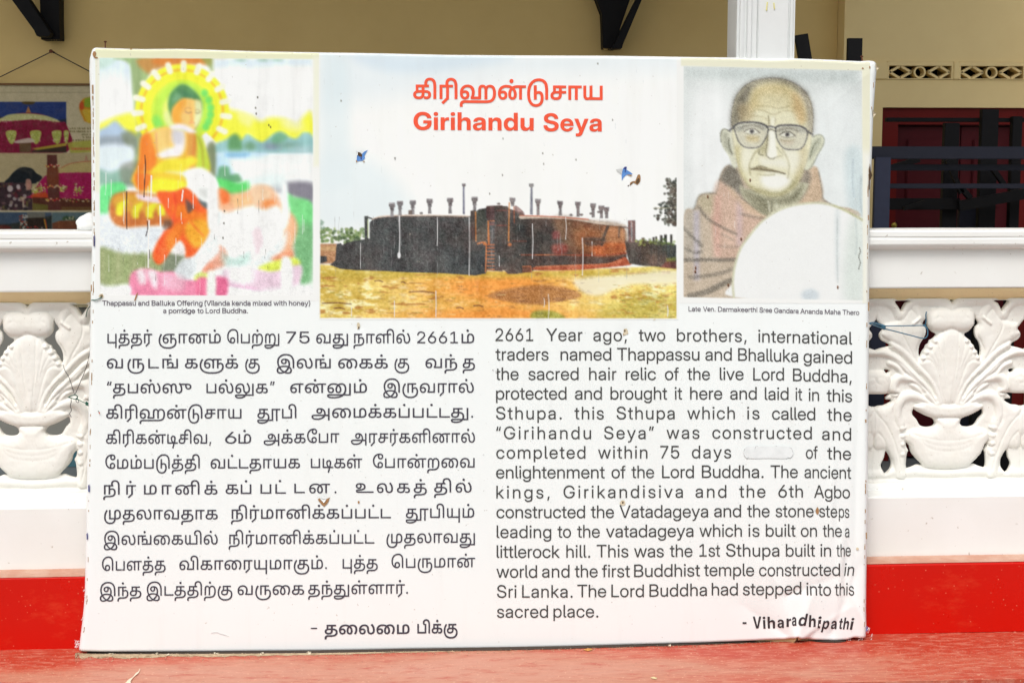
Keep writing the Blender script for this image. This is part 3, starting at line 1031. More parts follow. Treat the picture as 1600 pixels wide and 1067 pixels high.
class Canvas:
    def __init__(s, x0, y0, x1, y1, sc=SC):
        s.x0, s.y0, s.x1, s.y1 = x0, y0, x1, y1
        s.nx = int((x1 - x0) * sc) + 1
        s.ny = int((y1 - y0) * sc) + 1
        s.X, s.Y = np.meshgrid(np.linspace(x0, x1, s.nx), np.linspace(y0, y1, s.ny))
        s.im = np.ones((s.ny, s.nx, 3))
        s.org = (0, 0, 1.0)

    def frame(s, ox, oy, k):
        s.org = (ox, oy, k)

    def T(s, pts):
        ox, oy, k = s.org
        return [(ox + x / k, oy + y / k) for x, y in pts]

    def win(s, pts, pad):
        P = np.array(pts)
        i0 = max(0, int((P[:, 0].min() - pad - s.x0) / (s.x1 - s.x0) * (s.nx - 1)))
        i1 = min(s.nx, int((P[:, 0].max() + pad - s.x0) / (s.x1 - s.x0) * (s.nx - 1)) + 2)
        j0 = max(0, int((P[:, 1].min() - pad - s.y0) / (s.y1 - s.y0) * (s.ny - 1)))
        j1 = min(s.ny, int((P[:, 1].max() + pad - s.y0) / (s.y1 - s.y0) * (s.ny - 1)) + 2)
        return slice(j0, max(j0, j1)), slice(i0, max(i0, i1))

    def blend(s, sl, a, c):
        c = np.array(c, float) / 255
        a = a[..., None]
        s.im[sl] = s.im[sl] * (1 - a) + c * a

    def poly(s, pts, c, soft=1.0, alpha=1.0, sm=4):
        P = s.T(pts)
        if sm: P = smooth_line(P, sm, True)
        sl = s.win(P, soft * 2 + 1)
        if s.X[sl].size == 0: return
        d = poly_sdf(s.X[sl], s.Y[sl], P)
        t = np.clip(.5 - d / (2 * soft), 0, 1)
        s.blend(sl, alpha * t * t * (3 - 2 * t), c)

    def line(s, pts, wd, c, soft=.6, alpha=1.0, sm=4):
        P = s.T(pts)
        if sm and len(P) > 2: P = smooth_line(P, sm)
        sl = s.win(P, wd + soft * 2 + 1)
        if s.X[sl].size == 0: return
        d = seg_dist(s.X[sl], s.Y[sl], P)
        t = np.clip((wd / 2 + soft - d) / (2 * soft), 0, 1)
        s.blend(sl, alpha * t * t * (3 - 2 * t), c)

    def ell(s, cx, cy, rx, ry, c, soft=1.0, alpha=1.0):
        ox, oy, k = s.org
        cx, cy, rx, ry = ox + cx / k, oy + cy / k, rx / k, ry / k
        sl = s.win([(cx - rx, cy - ry), (cx + rx, cy + ry)], soft * 2 + 1)
        if s.X[sl].size == 0: return
        r = np.hypot((s.X[sl] - cx) / rx, (s.Y[sl] - cy) / ry)
        d = (r - 1) * min(rx, ry)
        t = np.clip(.5 - d / (2 * soft), 0, 1)
        s.blend(sl, alpha * t * t * (3 - 2 * t), c)

    def mod(s, amp, sc, seed, col=None, mask=None, fx=1, fy=1):
        n = fbm(s.X * fx, s.Y * fy, sc, seed, 4) - .5
        a = n * amp
        if mask is not None: a = a * mask
        s.im = np.clip(s.im + a[..., None] * (np.array(col) if col is not None else 1), 0, 1)

    def blur(s, px, mask=None):
        sg = px * s.nx / (s.x1 - s.x0)
        n = int(sg * 3) + 1
        k = np.exp(-.5 * (np.arange(-n, n + 1) / sg) ** 2); k /= k.sum()
        im = np.pad(s.im, ((n, n), (n, n), (0, 0)), mode='edge')
        im = sum(k[i] * im[i:i + s.ny] for i in range(2 * n + 1))
        im = sum(k[i] * im[:, i:i + s.nx] for i in range(2 * n + 1))
        if mask is None: s.im[:] = im
        else: s.im[:] = s.im * (1 - mask[..., None]) + im * mask[..., None]

    def build(s, name, off, P=bp, parent=board, mat=None, k=.9, keep=None):
        pts = P(s.X, s.Y, off).reshape(-1, 3)
        i = np.arange(s.nx * s.ny).reshape(s.ny, s.nx)
        q = np.stack([i[:-1, :-1].ravel(), i[1:, :-1].ravel(), i[1:, 1:].ravel(), i[:-1, 1:].ravel()], -1)
        if parent is board:
            ok = (s.Y > np.interp(s.X, TE[:, 0], TE[:, 1]) + 1.2).ravel()
            q = q[ok[q].all(1)]
        me = bpy.data.meshes.new(name)
        loc = np.array(parent.location)
        me.vertices.add(len(pts))
        me.vertices.foreach_set('co', (pts - loc).astype(np.float32).ravel())
        me.loops.add(q.size)
        me.loops.foreach_set('vertex_index', q.ravel().astype(np.int32))
        me.polygons.add(len(q))
        me.polygons.foreach_set('loop_start', (np.arange(len(q)) * 4).astype(np.int32))
        me.polygons.foreach_set('use_smooth', np.ones(len(q), bool))
        me.update(calc_edges=True)
        at_ = me.color_attributes.new('print', 'FLOAT_COLOR', 'POINT')
        lin = s2l(np.clip(s.im, 0, 1)) * k * np.array((.94, .965, .955) if parent is board else (1, 1, 1))
        at_.data.foreach_set('color', np.concatenate([lin, np.ones((s.ny, s.nx, 1))], -1).astype(np.float32).ravel())
        me.materials.append(mat or M_PRINT)
        o = bpy.data.objects.new(name, me)
        return link(o, parent)


def scuffs(c, n, seed, x0, x1, y0, y1, lmin, lmax, col, wd=(.5, 1.2), al=.8):
    r = random.Random(seed)
    for _ in range(n):
        x = r.uniform(x0, x1); y = r.uniform(y0, y1); L = r.uniform(lmin, lmax)
        p = [(x, y), (x + r.uniform(-.8, .8), y + L * .5), (x + r.uniform(-1, 1), y + L)]
        c.line(p, r.uniform(*wd), col, .4, al * r.uniform(.4, 1))


BORDER = (241, 241, 206)
PAPER = (250, 250, 249)

# ================= left print: seated figure with a ray halo, offering scene (faded, blurred print)
c = Canvas(149, 76, 498.5, 470.5)
c.im[:] = np.array(PAPER) / 255
c.poly([(140, 70), (500, 70), (500, 93), (156, 91), (157, 462), (140, 462)], BORDER, 1.2, 1, 0)
c.poly([(489, 80), (500, 80), (500, 300), (490, 300)], (246, 246, 226), 3, .8, 0)
c.poly([(142, 120), (156, 120), (157, 462), (142, 465)], (248, 248, 240), 5, .9, 0)
pic = [(154.5, 90.5), (489, 93), (489.5, 444), (489, 462.5), (156.5, 462)]
c.poly(pic, (243, 246, 247), .8, 1, 0)
c.frame(140, 85, 5.337)
c.poly([(60, 30), (340, 30), (380, 200), (360, 400), (70, 380)], (216, 232, 242), 14, .9)
c.poly([(70, 200), (350, 220), (370, 520), (70, 560)], (246, 246, 248), 14, .9)
c.poly([(60, 30), (230, 30), (150, 110), (70, 120)], (184, 216, 196), 6, .6)
c.poly([(210, 30), (520, 30), (470, 230), (400, 330), (370, 360), (350, 130), (300, 60)], (150, 180, 112), 4, .9)
c.poly([(350, 60), (430, 60), (440, 1000), (350, 1000), (370, 500)], (150, 172, 120), 5, .9)
c.poly([(430, 30), (1100, 30), (1010, 90), (800, 80), (560, 130), (480, 160)], (200, 140, 70), 5, .9)
c.poly([(560, 35), (960, 35), (960, 75), (580, 95)], (222, 128, 44), 5, .8)
c.poly([(930, 25), (1040, 25), (1040, 160), (980, 90)], (140, 160, 80), 4, .8)
c.poly([(70, 590), (220, 520), (370, 500), (375, 680), (75, 640)], (245, 243, 70), 6, 1)
c.poly([(70, 650), (140, 600), (215, 555), (280, 610), (340, 660), (370, 700), (370, 790), (75, 790)], (178, 200, 224), 5, 1)
c.poly([(80, 690), (360, 690), (350, 770), (80, 775)], (150, 160, 168), 5, .8)
c.poly([(270, 660), (370, 650), (400, 800), (360, 860), (290, 740)], (120, 130, 100), 5, .7)
c.poly([(70, 770), (350, 770), (355, 930), (240, 1067), (70, 980)], (226, 238, 248), 6, 1)
c.poly([(70, 960), (170, 985), (300, 950), (400, 1000), (380, 1090), (70, 1090)], (140, 184, 166), 6, .9)
c.poly([(260, 930), (420, 900), (420, 1080), (280, 1080)], (130, 130, 112), 6, .6)
# right side scenery
c.frame(310, 85, 5.337)
c.poly([(125, 38), (945, 38), (945, 560), (700, 560), (250, 470), (130, 300)], (246, 247, 247), 5, 1, 0)
c.poly([(130, 38), (940, 38), (940, 90), (500, 110), (130, 110)], (214, 230, 240), 8, .9, 0)
for x in (350, 540, 660): c.ell(x, 50, 40, 14, (150, 190, 170), 3, .7)
c.poly([(120, 460), (300, 470), (420, 510), (520, 560), (600, 530), (720, 540), (820, 590), (880, 520), (940, 490), (945, 700), (500, 760), (150, 730)], (246, 246, 70), 7, 1)
c.poly([(330, 480), (460, 520), (430, 600), (350, 570)], (252, 252, 170), 6, .7)
c.poly([(700, 550), (860, 570), (850, 640), (730, 620)], (252, 252, 190), 7, .7)
c.poly([(130, 760), (230, 710), (300, 680), (350, 720), (410, 665), (480, 710), (540, 730), (620, 670), (690, 650), (760, 690), (820, 700), (880, 650), (950, 680), (950, 830), (140, 830)], (150, 196, 196), 4, 1)
c.poly([(250, 720), (300, 665), (350, 700), (360, 810), (260, 815)], (92, 150, 92), 5, .9)
c.poly([(600, 720), (650, 660), (700, 655), (740, 700), (640, 760)], (104, 168, 124), 5, .8)
c.ell(430, 770, 46, 40, (104, 150, 112), 5, .8)
c.ell(610, 770, 60, 30, (130, 140, 160), 6, .8)
c.ell(750, 760, 70, 22, (110, 150, 130), 6, .7)
c.ell(880, 800, 90, 30, (190, 214, 220), 8, .8)
c.poly([(140, 826), (950, 826), (950, 1000), (140, 1060)], (240, 246, 250), 3, 1, 0)
c.poly([(140, 826), (560, 826), (430, 870), (260, 870), (300, 1060), (140, 1060)], (190, 224, 246), 8, .9)
c.poly([(240, 824), (420, 826), (380, 856), (250, 858)], (120, 178, 214), 5, .8)
c.poly([(70, 780), (140, 760), (140, 1080), (80, 1080)], (130, 140, 104), 4, .9)
c.poly([(160, 1000), (180, 940), (250, 940), (270, 1000), (330, 1000), (350, 1067), (150, 1070)], (96, 160, 110), 4, .9)
# hills and field
c.frame(310, 275, 5.337)
c.poly([(160, 20), (330, 60), (420, 40), (420, 120), (300, 160), (200, 140)], (98, 216, 112), 4, 1)
c.poly([(600, 100), (700, 60), (950, 60), (950, 240), (830, 190), (720, 150)], (120, 116, 130), 6, .9)
c.poly([(430, 20), (700, 0), (680, 120), (460, 90)], (226, 240, 240), 8, .8)
c.poly([(720, 140), (800, 175), (950, 230), (950, 470), (920, 880), (850, 880), (820, 600), (740, 300)], (122, 214, 134), 4, 1)
c.poly([(780, 480), (950, 430), (950, 890), (850, 880)], (122, 178, 126), 8, .9)
c.frame(140, 275, 5.337)
c.poly([(80, 110), (180, 60), (280, 60), (300, 130), (180, 220), (150, 320), (85, 320)], (112, 226, 140), 4, 1)
c.poly([(80, 340), (170, 330), (230, 420), (600, 430), (620, 520), (560, 640), (300, 640), (80, 600)], (228, 234, 240), 6, 1)
c.poly([(80, 600), (300, 650), (760, 650), (780, 800), (700, 860), (330, 900), (85, 890)], (156, 168, 118), 5, 1)
for k in range(9):
    c.line([(110 + k * 66, 640), (100 + k * 66, 870)], 3.2, (130, 150, 92) if k % 2 else (190, 190, 150), 3, .5, 0)
c.poly([(640, 660), (780, 660), (760, 790), (690, 830), (600, 790)], (112, 122, 104), 6, .8)
# halo
hcx, hcy = 284.5, 173.5
rr = np.hypot(c.X - hcx, c.Y - hcy)
an = np.degrees(np.arctan2(-(c.Y - hcy), c.X - hcx))     # -180..180, up = 90
hal = ((an > -42) | (an < -148)) | (rr < 50)


def ring(r0, r1, col, soft, al=1.0, m=True):
    a_ = np.clip((rr - r0) / soft + .5, 0, 1) * np.clip((r1 - rr) / soft + .5, 0, 1) * al
    if m: a_ = a_ * hal
    c.im[:] = c.im * (1 - a_[..., None]) + np.array(col) / 255 * a_[..., None]


ring(-5, 73, (252, 242, 50), 3)
ring(0, 50, (214, 240, 72), 9)
ring(27, 44, (176, 232, 84), 8, .55)
ring(0, 30, (232, 240, 120), 6, .9)
ring(62, 65.5, (240, 170, 50), 2.5, .75)
ring(51, 57, (255, 246, 60), 5, .9)
for a_ in range(-26, 212, 19):
    t0 = math.radians(a_)
    p0 = (hcx + 64 * math.cos(t0), hcy - 64 * math.sin(t0)); p1 = (hcx + 74.5 * math.cos(t0), hcy - 74.5 * math.sin(t0))
    c.frame(0, 0, 1)
    c.line([p0, p1], 9.5, (250, 246, 226), 1.5, .96, 0)
for a_ in (38, 22, 6, -8, -22, -34):
    t0 = math.radians(a_); c.ell(hcx + 45 * math.cos(t0), hcy - 45 * math.sin(t0), 5.5, 6, (110, 226, 110), 3, .85)
for a_ in (200, 212):
    t0 = math.radians(a_); c.ell(hcx + 43 * math.cos(t0), hcy - 43 * math.sin(t0), 7, 8, (130, 228, 100), 4, .7)
c.frame(140, 85, 5.337)
# shoulders and robe
c.poly([(430, 700), (520, 640), (640, 610), (720, 640), (860, 640), (930, 700), (980, 850), (1000, 990), (900, 1080), (380, 1090), (410, 900)], (252, 196, 60), 4, 1)
c.poly([(430, 700), (500, 660), (540, 760), (560, 900), (520, 1080), (380, 1090), (415, 880)], (250, 132, 44), 4, .95)
c.poly([(540, 640), (690, 615), (700, 720), (640, 800), (560, 800)], (252, 206, 130), 6, .9)
c.poly([(820, 640), (880, 640), (900, 760), (880, 940), (820, 940), (810, 760)], (214, 150, 70), 5, .9)
c.poly([(880, 650), (930, 680), (985, 840), (1000, 960), (890, 960), (900, 780)], (196, 222, 70), 4, .95)
c.line([(905, 690), (940, 800), (950, 950)], 3, (180, 170, 60), 2, .7)
c.line([(880, 680), (870, 800), (850, 930)], 3, (220, 120, 50), 2, .6)
c.poly([(560, 840), (640, 790), (700, 760), (700, 650), (780, 640), (800, 700), (790, 800), (740, 860), (640, 880)], (243, 238, 240), 5, 1)
c.poly([(690, 620), (770, 650), (770, 740), (690, 740)], (206, 204, 212), 5, .8)
c.line([(556, 660), (560, 780), (575, 860)], 1.6, (190, 140, 120), 1.5, .6)
c.poly([(520, 960), (640, 880), (760, 870), (860, 850), (900, 900), (800, 960), (700, 1000), (620, 1040), (520, 1060)], (250, 226, 60), 4, 1)
c.poly([(600, 1000), (760, 960), (820, 990), (790, 1090), (560, 1090)], (240, 226, 60), 5, .9)
c.line([(560, 900), (660, 860), (800, 860)], 2, (210, 180, 60), 2, .6)
c.poly([(640, 980), (790, 985), (840, 1010), (760, 1040), (640, 1030)], (250, 240, 200), 4, .9)
# head
c.poly([(655, 400), (672, 330), (720, 275), (770, 250), (830, 268), (900, 330), (938, 400), (935, 480), (900, 600), (850, 640), (760, 620), (690, 560), (660, 470)], (92, 150, 92), 3, 1)
c.poly([(690, 400), (715, 330), (770, 340), (760, 380)], (136, 184, 150), 4, .6)
c.poly([(740, 300), (790, 300), (880, 360), (800, 370)], (72, 130, 92), 4, .8)
c.poly([(690, 470), (740, 400), (800, 368), (880, 380), (925, 400), (930, 500), (905, 590), (860, 640), (800, 630), (740, 600), (690, 560)], (248, 198, 110), 3, 1)
c.poly([(690, 470), (740, 400), (790, 375), (800, 420), (760, 520), (780, 600), (700, 565)], (250, 168, 56), 5, .9)
c.poly([(880, 390), (925, 400), (935, 480), (920, 560), (880, 610), (870, 560), (880, 480)], (228, 240, 190), 4, .9)
c.poly([(640, 470), (680, 520), (690, 600), (640, 590), (620, 520)], (232, 240, 170), 4, .8)
c.line([(795, 462), (820, 446), (850, 458)], 1.4, (190, 140, 80), 1.2, .8)
c.line([(800, 480), (825, 492), (850, 482)], 1.6, (150, 110, 80), 1.2, .9)
c.line([(882, 470), (900, 462), (918, 470)], 1.2, (170, 140, 90), 1, .7)
c.line([(884, 488), (902, 494), (920, 482)], 1.5, (140, 120, 80), 1, .8)
c.line([(852, 490), (850, 530), (862, 545), (845, 552)], 1.4, (220, 140, 70), 1.2, .8)
c.line([(835, 572), (855, 566), (872, 574)], 1.6, (214, 120, 90), 1.2, .8)
c.line([(655, 400), (672, 330), (720, 275), (770, 252), (830, 268), (900, 330), (940, 400), (940, 520)], 1.5, (170, 230, 130), 2, .6)
c.poly([(670, 600), (740, 580), (800, 590), (850, 620), (890, 650), (830, 656), (760, 630), (690, 625)], (244, 238, 246), 4, 1)
# white umbrella / bundle
c.poly([(770, 1010), (800, 970), (880, 945), (950, 950), (1010, 990), (1050, 1050), (1070, 1120), (1060, 1200), (1000, 1230), (900, 1180), (830, 1120), (790, 1060)], (246, 248, 247), 4, 1)
c.frame(140, 275, 5.337)
# cushion
c.poly([(165, 250), (200, 160), (320, 130), (520, 150), (660, 190), (680, 260), (690, 400), (620, 410), (440, 420), (300, 430), (210, 400), (170, 330)], (206, 120, 56), 4, 1)
c.poly([(190, 230), (230, 160), (380, 150), (620, 190), (660, 250), (560, 290), (300, 300)], (226, 176, 60), 5, .8)
for (x, y) in ((270, 270), (400, 290), (520, 290), (620, 270)):
    c.poly([(x - 48, y + 50), (x - 40, y - 30), (x + 20, y - 66), (x + 46, y - 60), (x + 14, y + 10), (x + 4, y + 60)], (232, 228, 50), 3, 1)
c.line([(330, 210), (360, 270), (350, 400)], 1.4, (220, 140, 110), 1.5, .6)
c.poly([(390, 150), (520, 170), (650, 180), (672, 230), (560, 228), (420, 200)], (238, 214, 222), 3, 1)
# orange robe of the lap and kneeling figure
c.poly([(380, -20), (600, -30), (780, 0), (800, 90), (700, 130), (540, 130), (400, 110)], (250, 206, 56), 4, 1)
c.poly([(380, -20), (500, -20), (520, 60), (440, 130), (390, 90)], (246, 122, 46), 4, .9)
c.poly([(520, 30), (700, 30), (800, 60), (760, 120), (620, 150), (520, 130)], (250, 240, 50), 4, .9)
c.poly([(560, 140), (700, 130), (800, 100), (870, 150), (940, 240), (1000, 300), (1010, 480), (960, 560), (880, 660), (840, 690), (800, 680), (790, 590), (740, 540), (640, 680), (600, 730), (556, 730), (524, 660), (560, 560), (620, 470), (690, 380), (640, 300)], (246, 98, 38), 3, 1)
c.poly([(700, 250), (790, 240), (900, 300), (980, 310), (990, 360), (880, 370), (780, 360), (700, 320)], (252, 136, 34), 5, .8)
c.poly([(860, 370), (960, 360), (1010, 440), (960, 560), (880, 600), (800, 500), (800, 400)], (254, 178, 46), 5, .9)
c.poly([(720, 400), (790, 400), (780, 470), (720, 560), (660, 620), (640, 520)], (250, 140, 40), 5, .8)
c.line([(850, 390), (900, 450), (950, 500)], 2.2, (226, 100, 40), 2, .8)
c.line([(620, 460), (600, 540), (560, 640)], 1.6, (226, 60, 30), 2, .7)
c.line([(700, 140), (720, 250), (690, 380)], 2, (230, 60, 40), 2.5, .7)
c.poly([(800, 200), (850, 230), (870, 270), (820, 310)], (98, 82, 82), 3, .85)
c.poly([(910, 190), (960, 200), (990, 240), (980, 275), (930, 240)], (70, 84, 88), 3, .9)
c.poly([(620, 370), (690, 380), (680, 430), (620, 440)], (106, 76, 60), 4, .8)
# white cloths
c.poly([(1014, 440), (1080, 400), (1110, 440), (1060, 560), (960, 680), (900, 760), (880, 820), (780, 870), (700, 820), (720, 770), (780, 700), (880, 660), (960, 560)], (232, 238, 240), 4, 1)
c.poly([(770, 700), (850, 690), (880, 780), (800, 860), (720, 820)], (206, 212, 216), 5, .8)
c.poly([(690, 640), (740, 560), (790, 590), (790, 660), (740, 660)], (234, 230, 230), 4, .9)
# lotus pad left
c.poly([(330, 880), (360, 800), (470, 770), (600, 800), (700, 800), (740, 860), (860, 870), (980, 860), (995, 940), (975, 1000), (400, 1000), (350, 950)], (236, 140, 172), 3, 1)
c.poly([(390, 800), (450, 775), (470, 880), (420, 900)], (250, 236, 240), 5, .9)
c.poly([(480, 790), (560, 800), (560, 940), (510, 890)], (250, 238, 242), 5, .9)
c.poly([(600, 830), (690, 820), (800, 870), (760, 960), (620, 930)], (246, 196, 214), 8, .8)
c.poly([(880, 830), (930, 800), (985, 810), (990, 860), (880, 870)], (210, 222, 120), 3, 1)
c.poly([(940, 790), (1014, 720), (1030, 790)], (232, 140, 110), 4, .9)
# right figure
c.frame(310, 275, 5.337)
c.poly([(0, 0), (120, 0), (165, 80), (150, 200), (60, 220), (0, 170)], (244, 246, 245), 3, 1)
c.poly([(10, 110), (80, 120), (80, 190), (20, 170)], (206, 208, 206), 5, .8)
c.poly([(170, 110), (280, 150), (420, 120), (520, 80), (620, 110), (700, 240), (760, 300), (820, 420), (790, 560), (760, 690), (600, 720), (300, 700), (200, 500), (170, 300)], (240, 176, 132), 6, .9)
c.poly([(180, 110), (250, 140), (260, 210), (200, 230)], (244, 116, 50), 4, .9)
c.poly([(440, 90), (560, 90), (620, 150), (560, 220), (470, 220)], (240, 206, 170), 6, .9)
c.poly([(540, 210), (640, 210), (620, 280), (560, 310)], (244, 146, 76), 4, .8)
c.poly([(270, 170), (400, 160), (440, 240), (320, 270)], (240, 196, 140), 6, .8)
c.poly([(150, 310), (250, 300), (440, 250), (540, 280), (640, 250), (700, 300), (720, 480), (660, 620), (520, 740), (360, 780), (220, 740), (180, 560)], (248, 249, 249), 6, 1)
c.poly([(450, 460), (520, 440), (540, 560), (480, 660)], (222, 196, 206), 6, .7)
c.poly([(720, 320), (790, 330), (820, 420), (780, 560), (700, 640), (720, 500)], (236, 178, 138), 5, .9)
c.poly([(160, 300), (200, 320), (160, 480), (60, 680), (0, 800), (0, 640), (80, 520), (130, 430)], (236, 242, 244), 4, 1)
c.poly([(560, 640), (700, 520), (740, 460), (720, 600), (600, 740), (440, 780), (390, 740)], (226, 234, 236), 5, .9)
c.poly([(690, 60), (740, 70), (750, 200), (760, 320), (730, 430), (690, 420), (700, 240)], (240, 246, 246), 4, 1)
c.poly([(80, 130), (150, 150), (150, 420), (80, 430)], (247, 247, 248), 3, 1)
c.poly([(610, 690), (700, 640), (780, 620), (790, 690), (700, 720)], (232, 150, 112), 4, .9)
c.poly([(500, 770), (600, 720), (780, 680), (850, 720), (800, 770), (620, 800)], (220, 232, 90), 4, 1)
c.poly([(220, 780), (480, 780), (620, 800), (850, 740), (850, 880), (780, 950), (560, 970), (380, 940), (250, 900)], (232, 206, 222), 4, 1)
c.poly([(240, 740), (360, 720), (460, 790), (440, 890), (280, 890)], (247, 245, 248), 7, .9)
c.line([(240, 905), (380, 925), (460, 940), (600, 965), (700, 930)], 3, (214, 150, 190), 3, .6)
c.poly([(690, 700), (770, 690), (790, 840), (760, 1000), (700, 1000)], (246, 247, 248), 4, 1)
c.poly([(130, 850), (230, 850), (250, 920), (230, 1000), (150, 1000)], (226, 110, 150), 4, 1)
c.poly([(-10, 860), (80, 860), (70, 1000), (-10, 1000)], (236, 120, 156), 3, 1)
c.poly([(80, 790), (130, 790), (150, 900), (130, 1000), (70, 1000)], (240, 244, 238), 3, 1)
c.poly([(180, 580), (240, 640), (220, 740), (130, 780), (40, 800), (90, 720), (170, 640)], (230, 150, 120), 5, .8)
c.poly([(200, 640), (300, 690), (420, 640), (400, 740), (220, 740)], (170, 210, 200), 7, .7)
c.poly([(440, 960), (950, 890), (960, 1010), (300, 1010)], (246, 246, 248), 5, .9, 0)
c.frame(0, 0, 1)
c.blur(1.3)
c.im[:] = np.clip((c.im - .5) * 1.06 + .52, 0, 1)
# clip to picture, keep margin clean
d = poly_sdf(c.X, c.Y, np.array([(155.5, 91), (489, 93), (489.2, 461.8), (156.5, 461.5)], float))
mgn = np.clip(.5 + d / 1.2, 0, 1)[..., None]
base = np.ones_like(c.im) * np.array(PAPER) / 255
tmp = c.im.copy()
c.im[:] = base
c.poly([(140, 70), (500, 70), (500, 93), (156, 91), (140, 91)], BORDER, 1.2, 1, 0)
c.poly([(140, 88), (155, 90), (156, 300), (140, 300)], (244, 244, 222), 6, .9, 0)
c.poly([(489, 88), (500, 88), (500, 260), (490, 260)], (246, 246, 226), 5, .9, 0)
c.im[:] = tmp * (1 - mgn) + c.im * mgn
inside = 1 - mgn[..., 0]
c.mod(.10, 26, 3, mask=inside)
c.mod(.14, 5, 4, mask=inside * np.clip((c.Y - 250) / 120, 0, 1))
c.mod(.10, 9, 8, mask=inside, fy=.08)
c.im[:] = np.clip(c.im + (rng.random(c.im.shape[:2])[..., None] - .5) * .09 * inside[..., None] * np.clip((c.Y[..., None] - 330) / 60, .15, 1), 0, 1)
scuffs(c, 46, 5, 165, 480, 250, 440, 6, 55, (250, 250, 250), (.5, 1.3), .8)
scuffs(c, 12, 6, 165, 480, 250, 420, 4, 24, (60, 50, 50), (.5, .9), .6)
for p in ([(226.5, 243), (227.5, 262), (226, 285), (225, 308)], [(198, 300), (197.6, 330), (198.2, 358)], [(230, 346), (231, 356), (228, 369)], [(233.5, 391), (233, 404)]):
    c.line(p, 1.5, (44, 30, 34), .5, .85)
for p in ([(233, 345), (232, 380), (231.5, 418)], [(236.5, 275), (236, 310)], [(250, 322), (251, 358)], [(286, 298), (284, 314)]):
    c.line(p, 2.2, (252, 250, 248), .6, .95)
for (x, y) in ((402.5, 152.5), (399.5, 169), (400.5, 178), (350.5, 330), (350, 349), (348.5, 372), (420, 196), (423, 199)):
    c.ell(x, y, 1.1, 1.8, (60, 55, 40), .5, .8)
c.build('offering_print', .0006)

# ================= centre print: ruin of a round stone shrine under a pale sky
c = Canvas(498.5, 83, 1060.5, 499.5)
c.im[:] = np.array((252, 252, 251)) / 255
c.poly([(500, 80), (1060, 80), (1060, 110), (800, 120), (500, 170)], (224, 236, 244), 30, .55, 0)
c.poly([(500, 80), (545, 80), (548, 290), (500, 300)], (220, 236, 242), 14, .5, 0)
c.poly([(560, 84), (800, 88), (700, 110), (600, 112)], (210, 228, 242), 12, .6)
c.poly([(500, 250), (580, 250), (640, 330), (500, 360)], (232, 242, 246), 22, .8)
c.mod(.035, 90, 31)
c.mod(.015, 12, 32, fy=.08)
c.im[:] = np.clip(c.im + .012, 0, 1)
c.frame(495, 280, 4.848)
# tree line left
c.mod(0, 9, 1)
r = random.Random(4)
for k in range(90):
    x = r.uniform(24, 360); y = r.uniform(375, 480)
    c.ell(x, y, r.uniform(8, 20), r.uniform(8, 16), r.choice([(116, 140, 84), (90, 116, 66), (150, 168, 104), (70, 92, 56)]), 1.2, .8)
for k in range(14):
    c.ell(r.uniform(24, 55), r.uniform(300, 380), 9, 9, (140, 166, 150), 1.5, .6)
c.poly([(24, 490), (150, 490), (150, 640), (24, 640)], (176, 120, 76), 1.5, .9, 0)
c.poly([(24, 515), (150, 505), (150, 545), (24, 540)], (206, 170, 120), 2, .7, 0)
c.poly([(24, 583), (75, 583), (78, 625), (24, 640)], (66, 70, 70), 1, 1, 0)
# ground
c.frame(0, 0, 1)
gm = np.clip((c.Y - (412 + 10 * np.sin((c.X - 500) / 180))) / 3, 0, 1)
n1 = fbm(c.X * .35, c.Y, 16, 41, 5)
n2 = fbm(c.X * .5, c.Y * 1.4, 7, 42, 4)
gcol = np.zeros_like(c.im)
ly = np.array((246, 226, 138)) / 255; wh = np.array((253, 249, 214)) / 255; ol = np.array((200, 166, 72)) / 255; og = np.array((238, 138, 56)) / 255; br = np.array((170, 104, 52)) / 255
t1 = np.clip((n1 - .35) * 3.2, 0, 1)[..., None]
gcol = ol * (1 - t1) + ly * t1
t2 = np.clip((n2 - .5) * 4, 0, 1)[..., None]
gcol = gcol * (1 - t2) + wh * t2
ora = np.exp(-(((c.X - 775) / 125) ** 2) - ((c.Y - 447) / 38) ** 2) + .8 * np.exp(-(((c.X - 760) / 150) ** 2) - ((c.Y - 494) / 12) ** 2)
ora = np.clip(ora * (.6 + n1), 0, .95)[..., None]
gcol = gcol * (1 - ora) + og * ora
ed = np.exp(-((c.Y - 428) / 7) ** 2)[..., None] * .75
gcol = gcol * (1 - ed) + np.array((186, 160, 58)) / 255 * ed
dk = np.clip((fbm(c.X * .3, c.Y * 1.3, 6, 47, 3) - .66) * 9, 0, .8)[..., None]
gcol = gcol * (1 - dk) + br * dk
gcol = np.clip(gcol * .86 + np.array((.17, .155, .07)), 0, 1)
c.im[:] = c.im * (1 - gm[..., None]) + gcol * gm[..., None]
c.frame(775, 280, 4.848)
c.poly([(0, 850), (140, 820), (330, 800), (520, 820), (640, 870), (600, 905), (420, 930), (250, 950), (100, 930), (-60, 890)], (176, 118, 66), 2.5, .85)
for k in range(26):
    x = r.uniform(-60, 600); y = r.uniform(830, 940)
    c.line([(x, y), (x + r.uniform(30, 90), y + r.uniform(-6, 8))], .9, (120, 76, 50), .6, .7, 0)
c.poly([(600, 760), (900, 730), (1365, 690), (1365, 790), (1000, 800), (800, 880), (660, 860)], (252, 248, 228), 5, .8)
c.poly([(880, 930), (1365, 880), (1365, 1060), (800, 1060)], (190, 178, 74), 8, .5)
c.poly([(290, 1000), (440, 1000), (520, 1060), (280, 1060)], (150, 160, 60), 3, .8)
for k in range(160):
    x = r.uniform(860, 1360); y = r.uniform(800, 1050)
    c.line([(x, y), (x + r.uniform(10, 34), y + r.uniform(-4, 6))], .8, r.choice([(160, 140, 60), (206, 120, 60), (240, 236, 170), (120, 112, 50)]), .5, .7, 0)
c.frame(495, 280, 4.848)
